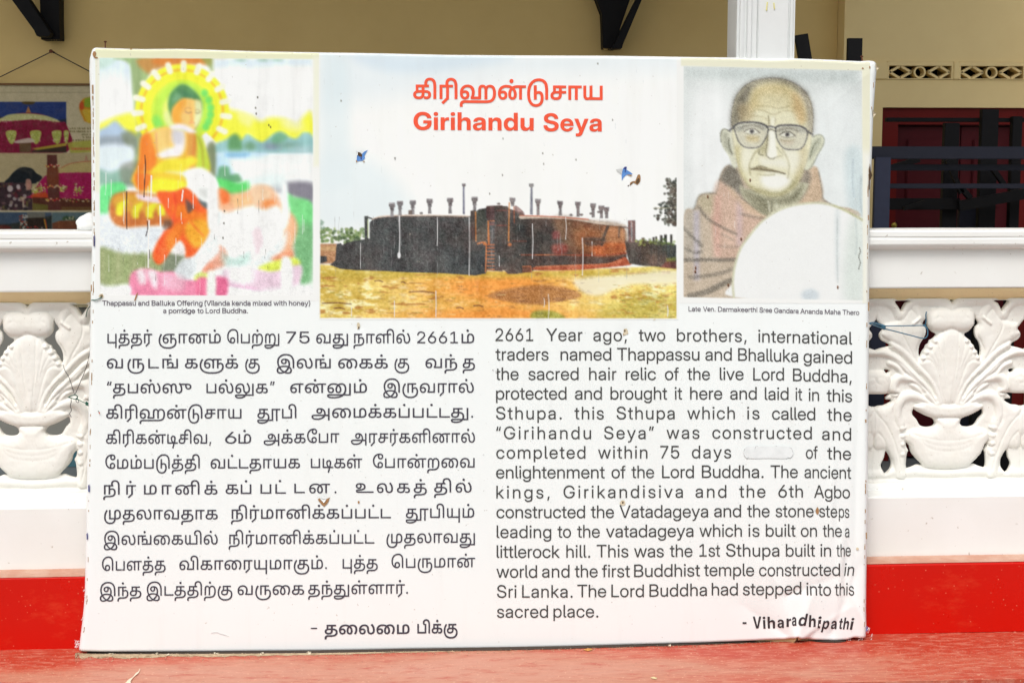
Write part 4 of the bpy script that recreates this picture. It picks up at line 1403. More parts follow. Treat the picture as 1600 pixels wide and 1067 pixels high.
for k in range(120):
    x = r.uniform(24, 1400); y = r.uniform(760, 1050)
    c.line([(x, y), (x + r.uniform(10, 60), y + r.uniform(-5, 5))], .9, r.choice([(196, 150, 70), (150, 110, 60), (252, 246, 190), (216, 150, 70), (150, 150, 60)]), .6, .65, 0)
for (x, y, L) in ((130, 978, 80), (440, 772, 60), (640, 782, 30), (1060, 975, 50), (1190, 960, 70), (700, 855, 190), (40, 940, 220)):
    c.line([(x, y), (x + L * .5, y - 4), (x + L, y + 6)], 1.7, (96, 56, 40), .7, .8)
# dark drum wall, left half
drum = [(400, 330), (430, 300), (480, 288), (620, 278), (900, 278), (1160, 282), (1200, 250), (1230, 228), (1280, 220), (1290, 205), (1406, 200), (1406, 700), (1290, 690), (1280, 715), (1200, 730), (1060, 720), (940, 712), (700, 706), (500, 696), (300, 690), (180, 680), (100, 650), (140, 615), (150, 490), (185, 485), (190, 500), (230, 480), (270, 470), (400, 450)]
c.poly(drum, (70, 70, 70), .7, 1, 0)
c.poly([(360, 282), (388, 278), (390, 480), (362, 480)], (60, 60, 58), .6, 1, 0)
c.poly([(386, 284), (430, 300), (428, 308), (386, 296)], (70, 68, 62), .6, 1, 0)
c.line([(388, 310), (388, 440)], 1.6, (206, 220, 160), .6, .8, 0)
c.line([(420, 306), (480, 285), (620, 276), (900, 276), (1155, 282)], 1.8, (214, 190, 172), .6, .95)
c.line([(440, 300), (620, 284), (1150, 292)], 1.2, (120, 96, 86), .6, .8)
cp = [(570, 180, 285), (630, 165, 275), (727, 160, 268), (855, 150, 262), (1010, 142, 262), (1195, 135, 245)]
for (x, y0, y1) in cp:
    c.poly([(x - 10, y0 + 60), (x + 10, y0 + 60), (x + 13, y1), (x - 13, y1)], (140, 136, 138), .6, 1, 0)
    c.poly([(x - 22, y0), (x + 22, y0), (x + 24, y0 + 26), (x + 12, y0 + 44), (x + 16, y0 + 62), (x - 14, y0 + 62), (x - 12, y0 + 44), (x - 24, y0 + 24)], (112, 106, 108), .6, 1, 0)
    c.line([(x - 20, y0 + 4), (x + 18, y0 + 3)], 1.4, (196, 192, 196), .5, .8, 0)
    c.line([(x - 14, y0 + 46), (x + 12, y0 + 46)], 1.0, (70, 66, 66), .4, .8, 0)
c.poly([(693, 238), (722, 234), (722, 268), (693, 268)], (110, 96, 90), .6, 1, 0)
c.poly([(780, 252), (800, 250), (802, 266), (780, 266)], (90, 86, 84), .6, 1, 0)
c.poly([(1106, 60), (1119, 60), (1121, 266), (1106, 266)], (132, 132, 150), .5, 1, 0)
c.poly([(1098, 34), (1126, 34), (1128, 52), (1112, 64), (1100, 52)], (120, 116, 120), .5, 1, 0)
# entrance
c.poly([(1165, 240), (1200, 235), (1206, 470), (1180, 480), (1165, 330)], (74, 60, 56), .6, 1, 0)
c.line([(1203, 250), (1206, 470)], 1.8, (206, 132, 70), .5, .95, 0)
c.line([(1160, 290), (1158, 680)], 1.4, (176, 170, 168), .7, .7, 0)
c.poly([(1285, 205), (1406, 200), (1406, 340), (1310, 345), (1310, 320), (1285, 300)], (96, 64, 62), .8, .9, 0)
c.poly([(1212, 245), (1270, 228), (1290, 330), (1290, 480), (1212, 470)], (80, 80, 72), .8, .9, 0)
c.line([(1298, 320), (1303, 490)], 2.6, (196, 116, 60), .6, .95, 0)
c.line([(1310, 318), (1350, 316)], 1.2, (216, 130, 70), .5, .8, 0)
c.line([(1300, 347), (1406, 348)], 1.0, (176, 66, 50), .5, .8, 0)
c.line([(1218, 490), (1255, 480), (1278, 490), (1284, 520), (1278, 700)], 2.0, (214, 128, 76), .6, .95)
c.ell(1272, 488, 13, 13, (222, 138, 84), .8, .9)
for k, y in enumerate((497, 520, 548, 576, 604, 631, 657, 684)):
    c.line([(1288, y), (1440 - 6 * k, y + 1)], 1.5, (204, 110, 64) if k < 7 else (230, 120, 60), .5, .9, 0)
# right half
c.frame(775, 280, 4.848)
c.poly([(-10, 205), (85, 205), (100, 225), (150, 240), (210, 262), (220, 285), (430, 285), (700, 310), (950, 345), (975, 380), (975, 550), (990, 560), (990, 600), (1010, 630), (1000, 650), (800, 670), (500, 685), (290, 690), (270, 700), (160, 718), (90, 718), (60, 690), (-10, 690)], (72, 64, 60), .7, 1, 0)
c.poly([(440, 300), (700, 325), (960, 360), (970, 550), (790, 575), (560, 560)], (120, 84, 58), 8, .85)
c.poly([(600, 370), (740, 380), (800, 400), (790, 470), (720, 560), (640, 540), (590, 440)], (140, 98, 62), 6, .7)
c.poly([(820, 370), (960, 372), (970, 470), (860, 500), (830, 440)], (176, 128, 86), 5, .75)
c.poly([(740, 500), (970, 480), (970, 560), (760, 580)], (184, 104, 54), 4, .85)
c.poly([(430, 500), (530, 495), (530, 560), (440, 565)], (140, 60, 50), 4, .8)
c.poly([(430, 400), (480, 400), (480, 450), (430, 450)], (130, 50, 50), 3, .7)
c.poly([(670, 440), (820, 450), (800, 500), (680, 500)], (66, 64, 60), 3, .8)
c.line([(850, 350), (815, 440), (800, 500)], 4.5, (64, 58, 52), 1, .9, 0)
c.line([(935, 360), (930, 440)], 3, (80, 70, 60), 1, .8, 0)
for y in (432, 470, 520):
    c.line([(640, y), (970, y + 12)], .8, (120, 72, 44), .6, .7, 0)
for k in range(18):
    x = 740 + k * 13
    c.line([(x, 505), (x, 566)], .7, (130, 72, 44), .5, .7, 0)
c.poly([(180, 280), (300, 278), (560, 290), (760, 318), (960, 345), (972, 358), (760, 340), (560, 306), (300, 298), (190, 302)], (206, 188, 172), .8, 1)
c.line([(180, 276), (420, 284), (700, 306)], 1.6, (206, 96, 66), .7, .8)
c.line([(190, 574), (500, 574), (780, 577), (985, 560)], 1.8, (150, 74, 52), .7, .9)
c.line([(300, 574), (400, 574)], 1.4, (210, 130, 80), .6, .9)
c.poly([(290, 668), (500, 652), (800, 646), (900, 620), (975, 590), (1005, 625), (1020, 650), (860, 668), (600, 690), (320, 690)], (178, 92, 62), 1.2, .95)
c.line([(300, 664), (600, 652), (860, 640), (960, 610)], 1.6, (216, 132, 90), .8, .8)
c.poly([(200, 660), (260, 660), (270, 705), (200, 708)], (110, 70, 54), .8, 1, 0)
c.line([(200, 662), (262, 660), (270, 700)], 1.4, (206, 120, 76), .5, .9, 0)
c.line([(100, 180), (96, 470)], 2.0, (204, 128, 68), .6, .95, 0)
c.line([(136, 210), (138, 330)], 1.4, (190, 96, 60), .6, .8, 0)
c.ell(104, 496, 15, 12, (206, 124, 76), 1, .9)
c.line([(120, 468), (230, 470)], 1.2, (150, 66, 46), .6, .7, 0)
c.line([(0, 240), (85, 236)], 1.0, (140, 50, 46), .6, .7, 0)
c.line([(0, 350), (85, 350)], 1.0, (160, 56, 46), .6, .7, 0)
cp = [(125, 140, 205), (318, 150, 272), (486, 164, 276), (620, 170, 284), (735, 184, 290), (797, 200, 296), (836, 212, 298)]
for (x, y0, y1) in cp:
    c.poly([(x - 9, y0 + 56), (x + 11, y0 + 56), (x + 13, y1), (x - 11, y1)], (126, 122, 124), .6, 1, 0)
    c.poly([(x - 22, y0), (x + 22, y0 + 2), (x + 20, y0 + 26), (x + 12, y0 + 42), (x + 12, y0 + 58), (x - 12, y0 + 58), (x - 12, y0 + 42), (x - 22, y0 + 22)], (120, 114, 116), .6, 1, 0)
    c.line([(x - 18, y0 + 3), (x + 18, y0 + 5)], 1.3, (190, 186, 190), .5, .7, 0)
    c.line([(x - 12, y0 + 46), (x + 12, y0 + 47)], .9, (64, 60, 60), .4, .8, 0)
for (x, y) in ((568, 272), (646, 270), (720, 262), (778, 250), (380 - 380 + 20, 188)):
    c.ell(x, y, 13, 8, (92, 86, 86), .6, .9)
c.poly([(260, 60), (276, 60), (280, 270), (258, 270)], (124, 124, 136), .5, 1, 0)
c.poly([(248, 36), (286, 34), (286, 54), (272, 68), (252, 58)], (124, 122, 124), .5, 1, 0)
c.poly([(146, 200), (200, 240), (212, 270), (150, 250)], (120, 84, 80), 1, .8)
# dark bank and posts at right
c.poly([(975, 470), (1060, 465), (1290, 480), (1366, 500), (1366, 600), (1366, 678), (1240, 665), (1100, 655), (1010, 640), (990, 560)], (62, 66, 64), 1, 1, 0)
c.poly([(1000, 315), (1054, 312), (1058, 480), (1002, 480)], (74, 66, 70), .6, 1, 0)
c.line([(1026, 325), (1028, 468)], 1.5, (206, 206, 206), .6, .8, 0)
c.line([(950, 362), (1002, 370)], 2, (80, 76, 76), .6, .9, 0)
for (x, y0, wd_) in ((1114, 444, 22), (1150, 470, 40), (1193, 440, 16), (1214, 436, 14), (1252, 426, 20), (1284, 420, 22), (1328, 420, 18)):
    c.poly([(x - wd_ / 2, y0), (x + wd_ / 2, y0), (x + wd_ / 2, 640), (x - wd_ / 2, 640)], (66, 66, 60), .7, .95, 0)
for k in range(40):
    c.ell(r.uniform(1060, 1366), r.uniform(455, 500), 11, 9, r.choice([(150, 170, 90), (110, 132, 70), (84, 100, 60)]), 1.2, .6)
c.poly([(1290, 600), (1366, 590), (1366, 640), (1290, 640)], (120, 120, 50), 2, .8, 0)
c.poly([(1290, 625), (1366, 618), (1366, 680), (1240, 668)], (110, 60, 56), 1.5, .8, 0)
# hanging tree
for k in range(260):
    t = r.random()
    x = 1366 - (1 - t) * 190 * (1 if 0.35 < 1 else 1) * r.random(); y = r.uniform(0, 350)
    lim = 1366 - (60 + 130 * math.exp(-((y - 250) / 90) ** 2) + 40 * math.exp(-((y - 60) / 60) ** 2))
    if x < lim: continue
    c.ell(x, y, r.uniform(7, 15), r.uniform(7, 13), r.choice([(66, 68, 62), (84, 88, 80), (52, 54, 50), (110, 114, 104)]), .9, .85)
c.line([(1190, 222), (1366, 216)], .8, (200, 190, 150), .6, .8, 0)
c.frame(0, 0, 1)
c.blur(.6)
# speckle and wash
dark = 1 - c.im.mean(-1)
dm = (dark > .12) * 1.0
wallm = (dark > .5) * (c.Y < 430) * 1.0
c.mod(.20, 3.2, 51, mask=dm)
c.mod(.16, 14, 52, mask=dm, fy=.15)
c.im[:] = c.im + (wallm * np.clip((c.X - 700) / 200, .05, 1))[..., None] * np.array((.06, .015, 0))
c.mod(.34, 34, 53, col=(1.0, .45, .30), mask=wallm * np.clip((c.X - 640) / 160, .25, 1))
c.mod(.14, 9, 54, col=(.4, .8, .7), mask=wallm)
c.mod(.22, 22, 55, mask=wallm, fx=.6, fy=.6)
c.im[:] = np.clip(c.im + ((rng.random(c.im.shape[:2]) - .42) * .15 * (dark > .45))[..., None], 0, 1)
for (x, y0, y1, wd_) in ((624, 338, 402, 2.0), (683, 340, 384, 1.2), (733, 340, 430, 1.0), (832, 350, 404, 1.4), (910, 372, 430, 1.4), (884, 340, 374, 1.2), (563, 380, 420, .7), (681, 455, 495, 1.4), (850, 466, 480, 1.2), (857, 460, 497, 1.2), (1043, 478, 494, 1.6), (616, 470, 495, 1.2), (925, 378, 400, .8), (780, 400, 416, 1.0), (549, 480, 494, 1.2)):
    c.line([(x, y0), (x + .6, (y0 + y1) / 2), (x, y1)], wd_, (238, 236, 238), .5, .85)
c.ell(623.5, 399, 2.6, 5, (240, 240, 242), .8, .95)
scuffs(c, 60, 9, 520, 980, 330, 420, 4, 30, (170, 170, 172), (.4, .9), .6)
scuffs(c, 26, 10, 505, 1055, 95, 300, 3, 10, (190, 200, 205), (.4, .8), .4)
for (x, y) in ((617, 247.5), (849.5, 256.5), (848, 240), (785, 274), (786, 217), (533, 158), (934, 100), (957, 188), (900, 250), (765, 303)):
    c.ell(x, y, .9, 1.6, (90, 84, 70), .5, .8)
c.line([(500, 83), (500, 497)], 1.2, (236, 240, 238), .8, .8, 0)
cd_ = poly_sdf(c.X, c.Y, np.array([(499.6, 70), (1057.6, 70), (1057, 497.6), (499.6, 496.8)], float))
mm = np.clip(.5 + cd_ / 1.2, 0, 1)[..., None]
c.im[:] = c.im * (1 - mm) + np.array(PAPER) / 255 * mm
c.build('ruin_print', .0006)

# ================= right print: pencil-and-wash portrait of an elderly monk in glasses
c = Canvas(1060.5, 86, 1359, 474)
c.im[:] = np.array((250, 250, 248)) / 255
c.poly([(1064, 80), (1372, 80), (1372, 480), (1347, 480), (1346, 112), (1067, 103), (1064, 103)], (243, 243, 206), 1.5, 1, 0)
c.poly([(1346, 260), (1372, 260), (1372, 480), (1346, 480)], (248, 248, 240), 10, .9, 0)
pic = [(1068, 103.5), (1346.5, 110.5), (1348, 260), (1348.5, 469.5), (1068, 464.5)]
c.poly(pic, (229, 235, 234), .8, 1, 0)
c.poly([(1090, 140), (1140, 150), (1150, 260), (1080, 320), (1072, 200)], (246, 248, 249), 22, .9)
c.poly([(1280, 150), (1340, 170), (1340, 330), (1290, 330), (1270, 240)], (240, 245, 246), 20, .8)
c.poly([(1320, 240), (1348, 240), (1348, 340), (1328, 340)], (216, 232, 236), 8, .8)
c.poly([(1070, 105), (1340, 112), (1340, 130), (1070, 122)], (212, 222, 220), 8, .8, 0)
c.mod(.05, 40, 61)
c.mod(.035, 10, 62, fy=.1)
K = 5.337
c.frame(1060, 240, 4.447)
# robe
c.poly([(36, 440), (110, 385), (140, 300), (180, 278), (250, 272), (275, 240), (285, 170), (310, 110), (350, 80), (420, 100), (880, 110), (940, 88), (975, 130), (1000, 260), (1010, 310), (1080, 360), (1290, 460), (1290, 1000), (36, 998)], (214, 196, 170), 1.4, 1)
c.poly([(270, 200), (330, 190), (420, 300), (620, 430), (540, 520), (450, 620), (420, 720), (280, 720), (240, 560), (220, 400), (240, 300)], (226, 190, 166), 6, .9)
c.poly([(150, 300), (250, 290), (240, 420), (180, 400), (150, 360)], (206, 196, 158), 6, .8)
c.poly([(36, 440), (110, 390), (140, 420), (160, 700), (40, 720)], (204, 194, 176), 8, .9)
c.poly([(244, 300), (290, 300), (290, 720), (244, 720)], (232, 176, 160), 6, .55, 0)
c.poly([(106, 400), (146, 400), (146, 880), (110, 880)], (206, 196, 214), 4, .75, 0)
c.poly([(404, 240), (444, 250), (444, 640), (404, 640)], (214, 186, 196), 5, .6, 0)
c.poly([(290, 170), (340, 90), (400, 100), (450, 230), (440, 300), (380, 250), (330, 220)], (134, 130, 116), 5, .85)
c.poly([(340, 230), (440, 300), (620, 420), (560, 450), (430, 360)], (224, 196, 158), 5, .7)
c.poly([(860, 150), (940, 92), (975, 130), (1000, 310), (850, 350), (840, 300), (880, 240)], (220, 192, 156), 3, .9)
c.poly([(856, 150), (900, 110), (920, 180), (870, 300), (835, 320)], (150, 146, 134), 5, .7)
for pts, wd_, al in (([(36, 520), (110, 590), (160, 640)], 5, .5), ([(140, 370), (200, 450), (280, 500), (400, 560)], 4, .5), ([(36, 660), (120, 690), (160, 680)], 4, .5),
                     ([(40, 740), (200, 738), (300, 740), (400, 736)], 5.5, .65), ([(80, 860), (200, 850), (300, 830), (390, 800)], 6, .45), ([(80, 990), (200, 960), (300, 910), (380, 880)], 9, .6),
                     ([(440, 420), (520, 440), (590, 450)], 4, .4), ([(270, 640), (350, 650), (420, 650)], 3, .3), ([(300, 560), (380, 600)], 3, .3), ([(110, 385), (140, 300), (180, 280), (260, 275)], 2, .5)):
    c.line(pts, wd_, (120, 116, 104), 2.6, al)
c.line([(440, 310), (520, 370), (620, 430)], 2, (116, 110, 100), 1.5, .8)
c.line([(285, 170), (275, 240), (255, 272)], 1.2, (170, 160, 150), 1, .7)
c.line([(975, 130), (1000, 260), (1008, 320), (1080, 360)], 1.5, (150, 148, 140), 1, .7)
# neck
c.poly([(430, 220), (500, 250), (880, 200), (860, 300), (800, 360), (620, 430), (520, 370), (440, 290)], (206, 206, 172), 3, 1)
c.poly([(440, 250), (560, 310), (640, 330), (620, 425), (520, 370)], (150, 148, 116), 5, .7)
c.line([(625, 330), (632, 400)], 2.5, (226, 226, 200), 1.4, .9, 0)
c.line([(670, 320), (690, 390)], 2.5, (222, 222, 196), 1.6, .8, 0)
c.line([(650, 340), (648, 400)], 1.8, (130, 128, 104), 1.2, .7, 0)
c.line([(780, 330), (850, 250)], 2.4, (150, 150, 120), 1.6, .6, 0)
c.poly([(500, 250), (620, 305), (760, 300), (860, 220), (820, 330), (680, 350), (540, 310)], (140, 140, 108), 5, .55)
# head
c.frame(1120, 110, K)
head = [(124, 470), (122, 380), (140, 280), (180, 190), (260, 115), (360, 78), (460, 68), (560, 78), (660, 120), (740, 190), (785, 270), (802, 380), (796, 500), (780, 640), (750, 760), (715, 860), (660, 970), (560, 1040), (460, 1056), (360, 1030), (260, 960), (210, 880), (170, 780), (150, 660), (130, 560)]
# ears
c.poly([(30, 520), (50, 490), (100, 500), (140, 540), (150, 640), (160, 810), (130, 800), (100, 720), (50, 640), (32, 580)], (228, 230, 204), 1.5, 1)
c.poly([(48, 530), (90, 530), (110, 600), (130, 700), (90, 680), (56, 620)], (180, 182, 158), 4, .7)
c.line([(36, 600), (32, 530), (60, 492), (110, 512)], 1.5, (130, 130, 112), .8, .75)
c.line([(100, 570), (104, 640), (130, 700)], 1.8, (110, 112, 92), 1.2, .7)
c.poly([(790, 560), (840, 538), (880, 545), (896, 590), (880, 650), (830, 720), (800, 800), (760, 830), (735, 820), (750, 700)], (226, 230, 200), 1.5, 1)
c.poly([(800, 610), (850, 565), (870, 590), (840, 660), (790, 720), (770, 740)], (172, 178, 152), 4, .7)
c.line([(800, 560), (850, 538), (890, 560), (892, 610), (850, 690), (810, 770), (770, 825)], 1.4, (140, 144, 122), .8, .7)
c.line([(840, 590), (800, 650), (776, 730)], 1.8, (116, 120, 96), 1.2, .6)
c.poly(head, (238, 236, 196), 1.0, 1)
# scalp shade and warm forehead
c.poly([(124, 470), (122, 380), (140, 280), (180, 190), (260, 115), (360, 78), (460, 68), (560, 78), (660, 120), (740, 190), (700, 200), (600, 130), (460, 100), (340, 120), (290, 190), (250, 300), (210, 420), (170, 450)], (128, 122, 106), 9, .8)
c.poly([(740, 190), (785, 270), (802, 380), (798, 500), (770, 520), (750, 400), (730, 280), (690, 190)], (166, 156, 140), 8, .75)
c.poly([(300, 170), (420, 112), (560, 120), (660, 180), (720, 280), (740, 400), (700, 450), (660, 350), (520, 300), (360, 320), (270, 330)], (216, 200, 132), 8, .8)
c.poly([(630, 200), (700, 240), (740, 400), (690, 440), (640, 340)], (220, 186, 124), 7, .6)
c.poly([(360, 220), (520, 200), (620, 260), (560, 330), (400, 330)], (236, 232, 186), 10, .7)
c.poly([(180, 300), (280, 280), (300, 400), (200, 430)], (190, 170, 116), 7, .6)
for pts in ([(280, 350), (350, 330), (420, 350), (470, 370), (560, 340), (640, 350)], [(330, 300), (430, 300), (520, 320), (600, 300)], [(300, 380), (380, 390), (430, 420)]):
    c.line(pts, 1.4, (186, 176, 120), 1.4, .55)
c.line([(430, 380), (436, 440), (428, 470)], 1.8, (150, 140, 100), 1.4, .7)
c.line([(490, 400), (484, 450)], 1.4, (170, 160, 116), 1.4, .6)
c.poly([(455, 400), (480, 400), (478, 470), (450, 470)], (248, 248, 226), 3, .8)
# face modelling
c.poly([(150, 640), (220, 660), (200, 800), (280, 960), (340, 1010), (260, 960), (200, 870), (165, 760)], (212, 206, 142), 5, .8)
c.poly([(715, 860), (660, 970), (560, 1040), (460, 1056), (360, 1030), (280, 970), (380, 990), (480, 1020), (580, 990), (650, 900), (700, 780)], (178, 174, 116), 5, .75)
c.poly([(690, 640), (740, 640), (740, 760), (690, 900), (650, 880)], (222, 212, 160), 6, .7)
c.poly([(380, 880), (460, 860), (580, 880), (600, 940), (520, 990), (420, 980), (370, 930)], (250, 250, 244), 6, .95)
c.poly([(360, 730), (450, 740), (560, 740), (580, 810), (470, 800), (380, 790)], (246, 246, 230), 6, .8)
c.poly([(560, 660), (680, 680), (690, 780), (620, 860), (580, 760)], (246, 246, 226), 8, .8)
c.poly([(200, 660), (300, 660), (290, 780), (230, 820)], (244, 244, 220), 8, .8)
c.line([(345, 660), (300, 720), (270, 800), (280, 870)], 2.0, (176, 168, 116), 1.8, .7)
c.line([(545, 660), (590, 740), (605, 820), (590, 900)], 1.8, (190, 184, 136), 1.8, .6)
# nose
c.poly([(430, 520), (480, 515), (495, 640), (500, 720), (455, 738), (415, 715), (410, 640)], (250, 250, 238), 2.5, .95)
c.poly([(425, 530), (432, 620), (412, 700), (370, 700), (350, 660), (390, 620)], (200, 196, 148), 4, .8)
c.line([(425, 540), (418, 620), (408, 690), (425, 725), (455, 740), (490, 728)], 1.6, (140, 134, 100), 1.0, .75)
c.line([(355, 665), (352, 700), (385, 708)], 1.8, (120, 116, 86), 1.2, .75)
c.line([(495, 640), (530, 680), (548, 712), (500, 722)], 1.2, (170, 166, 124), 1.0, .6)
# mouth
c.poly([(285, 825), (350, 800), (420, 815), (480, 830), (565, 860), (480, 850), (400, 842), (330, 838)], (176, 166, 124), 1.2, .85)
c.line([(285, 826), (340, 822), (420, 836), (500, 846), (568, 864)], 1.8, (116, 108, 82), .9, .85)
c.line([(330, 806), (362, 798), (420, 815)], 1.2, (140, 132, 98), .8, .7)
c.line([(340, 868), (420, 876), (480, 870)], 2.4, (206, 202, 150), 1.6, .7)
c.line([(286, 830), (276, 812)], 1.4, (150, 142, 100), .9, .6, 0)
# glasses
lensL = [(140, 470), (190, 440), (280, 432), (360, 442), (418, 468), (428, 510), (400, 580), (360, 635), (300, 650), (230, 640), (185, 600), (160, 540)]
lensR = [(490, 480), (520, 462), (600, 458), (690, 466), (740, 490), (756, 530), (740, 600), (700, 655), (630, 664), (560, 652), (515, 600), (494, 540)]
for L in (lensL, lensR):
    c.poly(L, (222, 220, 196), 1.5, .85)
c.poly([(170, 470), (270, 450), (380, 460), (400, 500), (300, 470), (180, 510)], (176, 178, 168), 4, .8)
c.poly([(520, 480), (620, 470), (730, 490), (720, 530), (620, 500), (520, 520)], (186, 186, 172), 4, .8)
c.poly([(260, 540), (350, 560), (340, 600), (250, 590)], (224, 206, 140), 4, .6)
c.poly([(540, 580), (640, 590), (620, 620), (550, 610)], (214, 198, 170), 4, .6)
# eyes
for (ex, ey, s1) in ((292, 512, 1), (588, 538, 1)):
    c.poly([(ex - 60, ey + 4), (ex - 20, ey - 18), (ex + 20, ey - 18), (ex + 62, ey + 12), (ex + 20, ey + 22), (ex - 20, ey + 20)], (238, 238, 222), 1.0, .9)
    c.ell(ex, ey, 19, 18, (120, 116, 116), 1.0, .9)
    c.ell(ex, ey, 8, 8, (60, 56, 60), .7, .9)
    c.line([(ex - 66, ey + 2), (ex - 24, ey - 22), (ex + 22, ey - 22), (ex + 66, ey + 10)], 1.5, (104, 98, 88), .8, .85)
    c.line([(ex - 50, ey + 14), (ex, ey + 26), (ex + 56, ey + 14)], 1.0, (150, 142, 110), .8, .7)
    c.line([(ex - 60, ey + 40), (ex, ey + 56), (ex + 60, ey + 40)], 1.2, (176, 160, 112), 1.2, .6)
    c.line([(ex - 80, ey - 30), (ex - 30, ey - 50), (ex + 40, ey - 48), (ex + 90, ey - 24)], 3.0, (150, 144, 124), 1.8, .6)
GL = (104, 102, 108)
for L in (lensL, lensR):
    P = L + [L[0]]
    c.line(P, 1.6, GL, .7, .85)
c.line([(140, 470), (190, 442), (280, 434), (360, 443), (418, 470)], 2.6, GL, .8, .9)
c.line([(490, 480), (520, 463), (600, 458), (690, 466), (742, 490)], 2.6, GL, .8, .9)
c.line([(418, 478), (452, 470), (492, 484)], 2.4, GL, .8, .9)
c.line([(420, 510), (452, 494), (490, 512)], 1.6, GL, .8, .7)
c.line([(142, 478), (112, 496), (104, 506)], 2.6, GL, .8, .85)
c.line([(748, 505), (790, 532), (802, 540)], 2.6, GL, .8, .85)
c.line([(430, 478), (475, 482)], 1.2, (220, 220, 224), .6, .8, 0)
c.line(head + [head[0]], 1.0, (150, 140, 110), 1.4, .3)
c.line([(124, 470), (122, 380), (140, 280), (180, 190), (260, 115), (360, 78), (460, 68), (560, 78), (660, 120), (740, 190), (785, 270), (802, 380), (800, 520)], 1.6, (116, 108, 98), 2.0, .5)
# round fan covering the lower right
c.frame(1060, 240, 4.447)
c.poly([(392, 998), (375, 900), (390, 780), (430, 660), (500, 560), (580, 470), (680, 400), (780, 362), (880, 346), (980, 342), (1080, 362), (1160, 396), (1240, 440), (1290, 480), (1290, 1000)], (247, 248, 248), 1.2, 1)
c.poly([(1180, 500), (1290, 480), (1290, 1000), (1150, 1000)], (222, 234, 226), 12, .75)
c.poly([(1090, 430), (1120, 430), (1110, 830), (1095, 830)], (214, 226, 228), 5, .6)
c.ell(915, 985, 60, 44, (212, 224, 234), 4, .8)
c.line([(385, 998), (378, 900), (392, 780), (432, 660), (502, 560), (582, 470), (682, 402), (782, 364), (882, 348), (982, 344), (1082, 364), (1162, 398), (1242, 442), (1290, 470)], 3.6, (220, 222, 182), 1.3, .85)
c.line([(1080, 362), (1160, 396), (1240, 440), (1285, 462)], 2.6, (196, 200, 140), 1.2, .7)
c.line([(1105, 440), (1103, 700), (1108, 900)], 1.2, (176, 186, 188), 1, .5)
c.line([(1230, 450), (1240, 600), (1232, 700)], 2.0, (190, 206, 206), 1.5, .5)
c.line([(1215, 40), (1210, 200), (1222, 300)], 2.0, (176, 194, 206), 2, .6)
c.line([(1270, 160), (1264, 300), (1280, 440)], 2.2, (182, 200, 206), 2, .6)
c.frame(0, 0, 1)
d = poly_sdf(c.X, c.Y, np.array(pic, float))
mgn = np.clip(.5 + d / 1.4, 0, 1)[..., None]
tmp = c.im.copy()
c.im[:] = np.array((250, 250, 248)) / 255
c.poly([(1064, 80), (1372, 80), (1372, 480), (1348, 480), (1347, 111), (1067, 103.4), (1064, 103)], (243, 243, 206), 1.5, 1, 0)
c.poly([(1349, 240), (1372, 240), (1372, 480), (1349, 480)], (250, 250, 246), 14, .95, 0)
c.im[:] = tmp * (1 - mgn) + c.im * mgn
inside = 1 - mgn[..., 0]
c.blur(.8, inside)
dark = np.clip((1 - c.im.mean(-1)) * 3, 0, 1)
c.mod(.10, 12, 72, mask=inside * dark)
c.mod(.08, 30, 73, mask=inside * dark)
c.mod(.10, 4, 71, mask=inside * dark)
c.im[:] = np.clip(c.im + ((rng.random(c.im.shape[:2]) - .5) * .16 * inside * dark)[..., None], 0, 1)
for (x, y) in ((1106, 308), (1087, 419), (1086.5, 425), (1138, 446), (1309, 449), (1158, 374), (1172, 282)):
    c.ell(x, y, 1.5, 2.6, (150, 92, 50), .6, .85)
    c.ell(x + .5, y + 1, .8, 1.5, (50, 34, 26), .4, .85)
for k in range(12):
    c.ell(1343 + 1.2 * math.sin(k), 388 + k * 2.9, .9, 1.4, (110, 110, 100), .5, .7)
scuffs(c, 14, 12, 1072, 1200, 260, 440, 5, 22, (244, 240, 236), (.4, .9), .6)
g_ = c.im.mean(-1, keepdims=True)
c.im[:] = g_ + (c.im - g_) * np.array((.78, .60, .66))
c.im[:] = 1 - (1 - c.im) * np.where(mgn < .5, 1.2, 1)
c.im[:] = c.im * .97 + .03 * np.array((250, 251, 248)) / 255
c.build('monk_portrait_print', .0006)

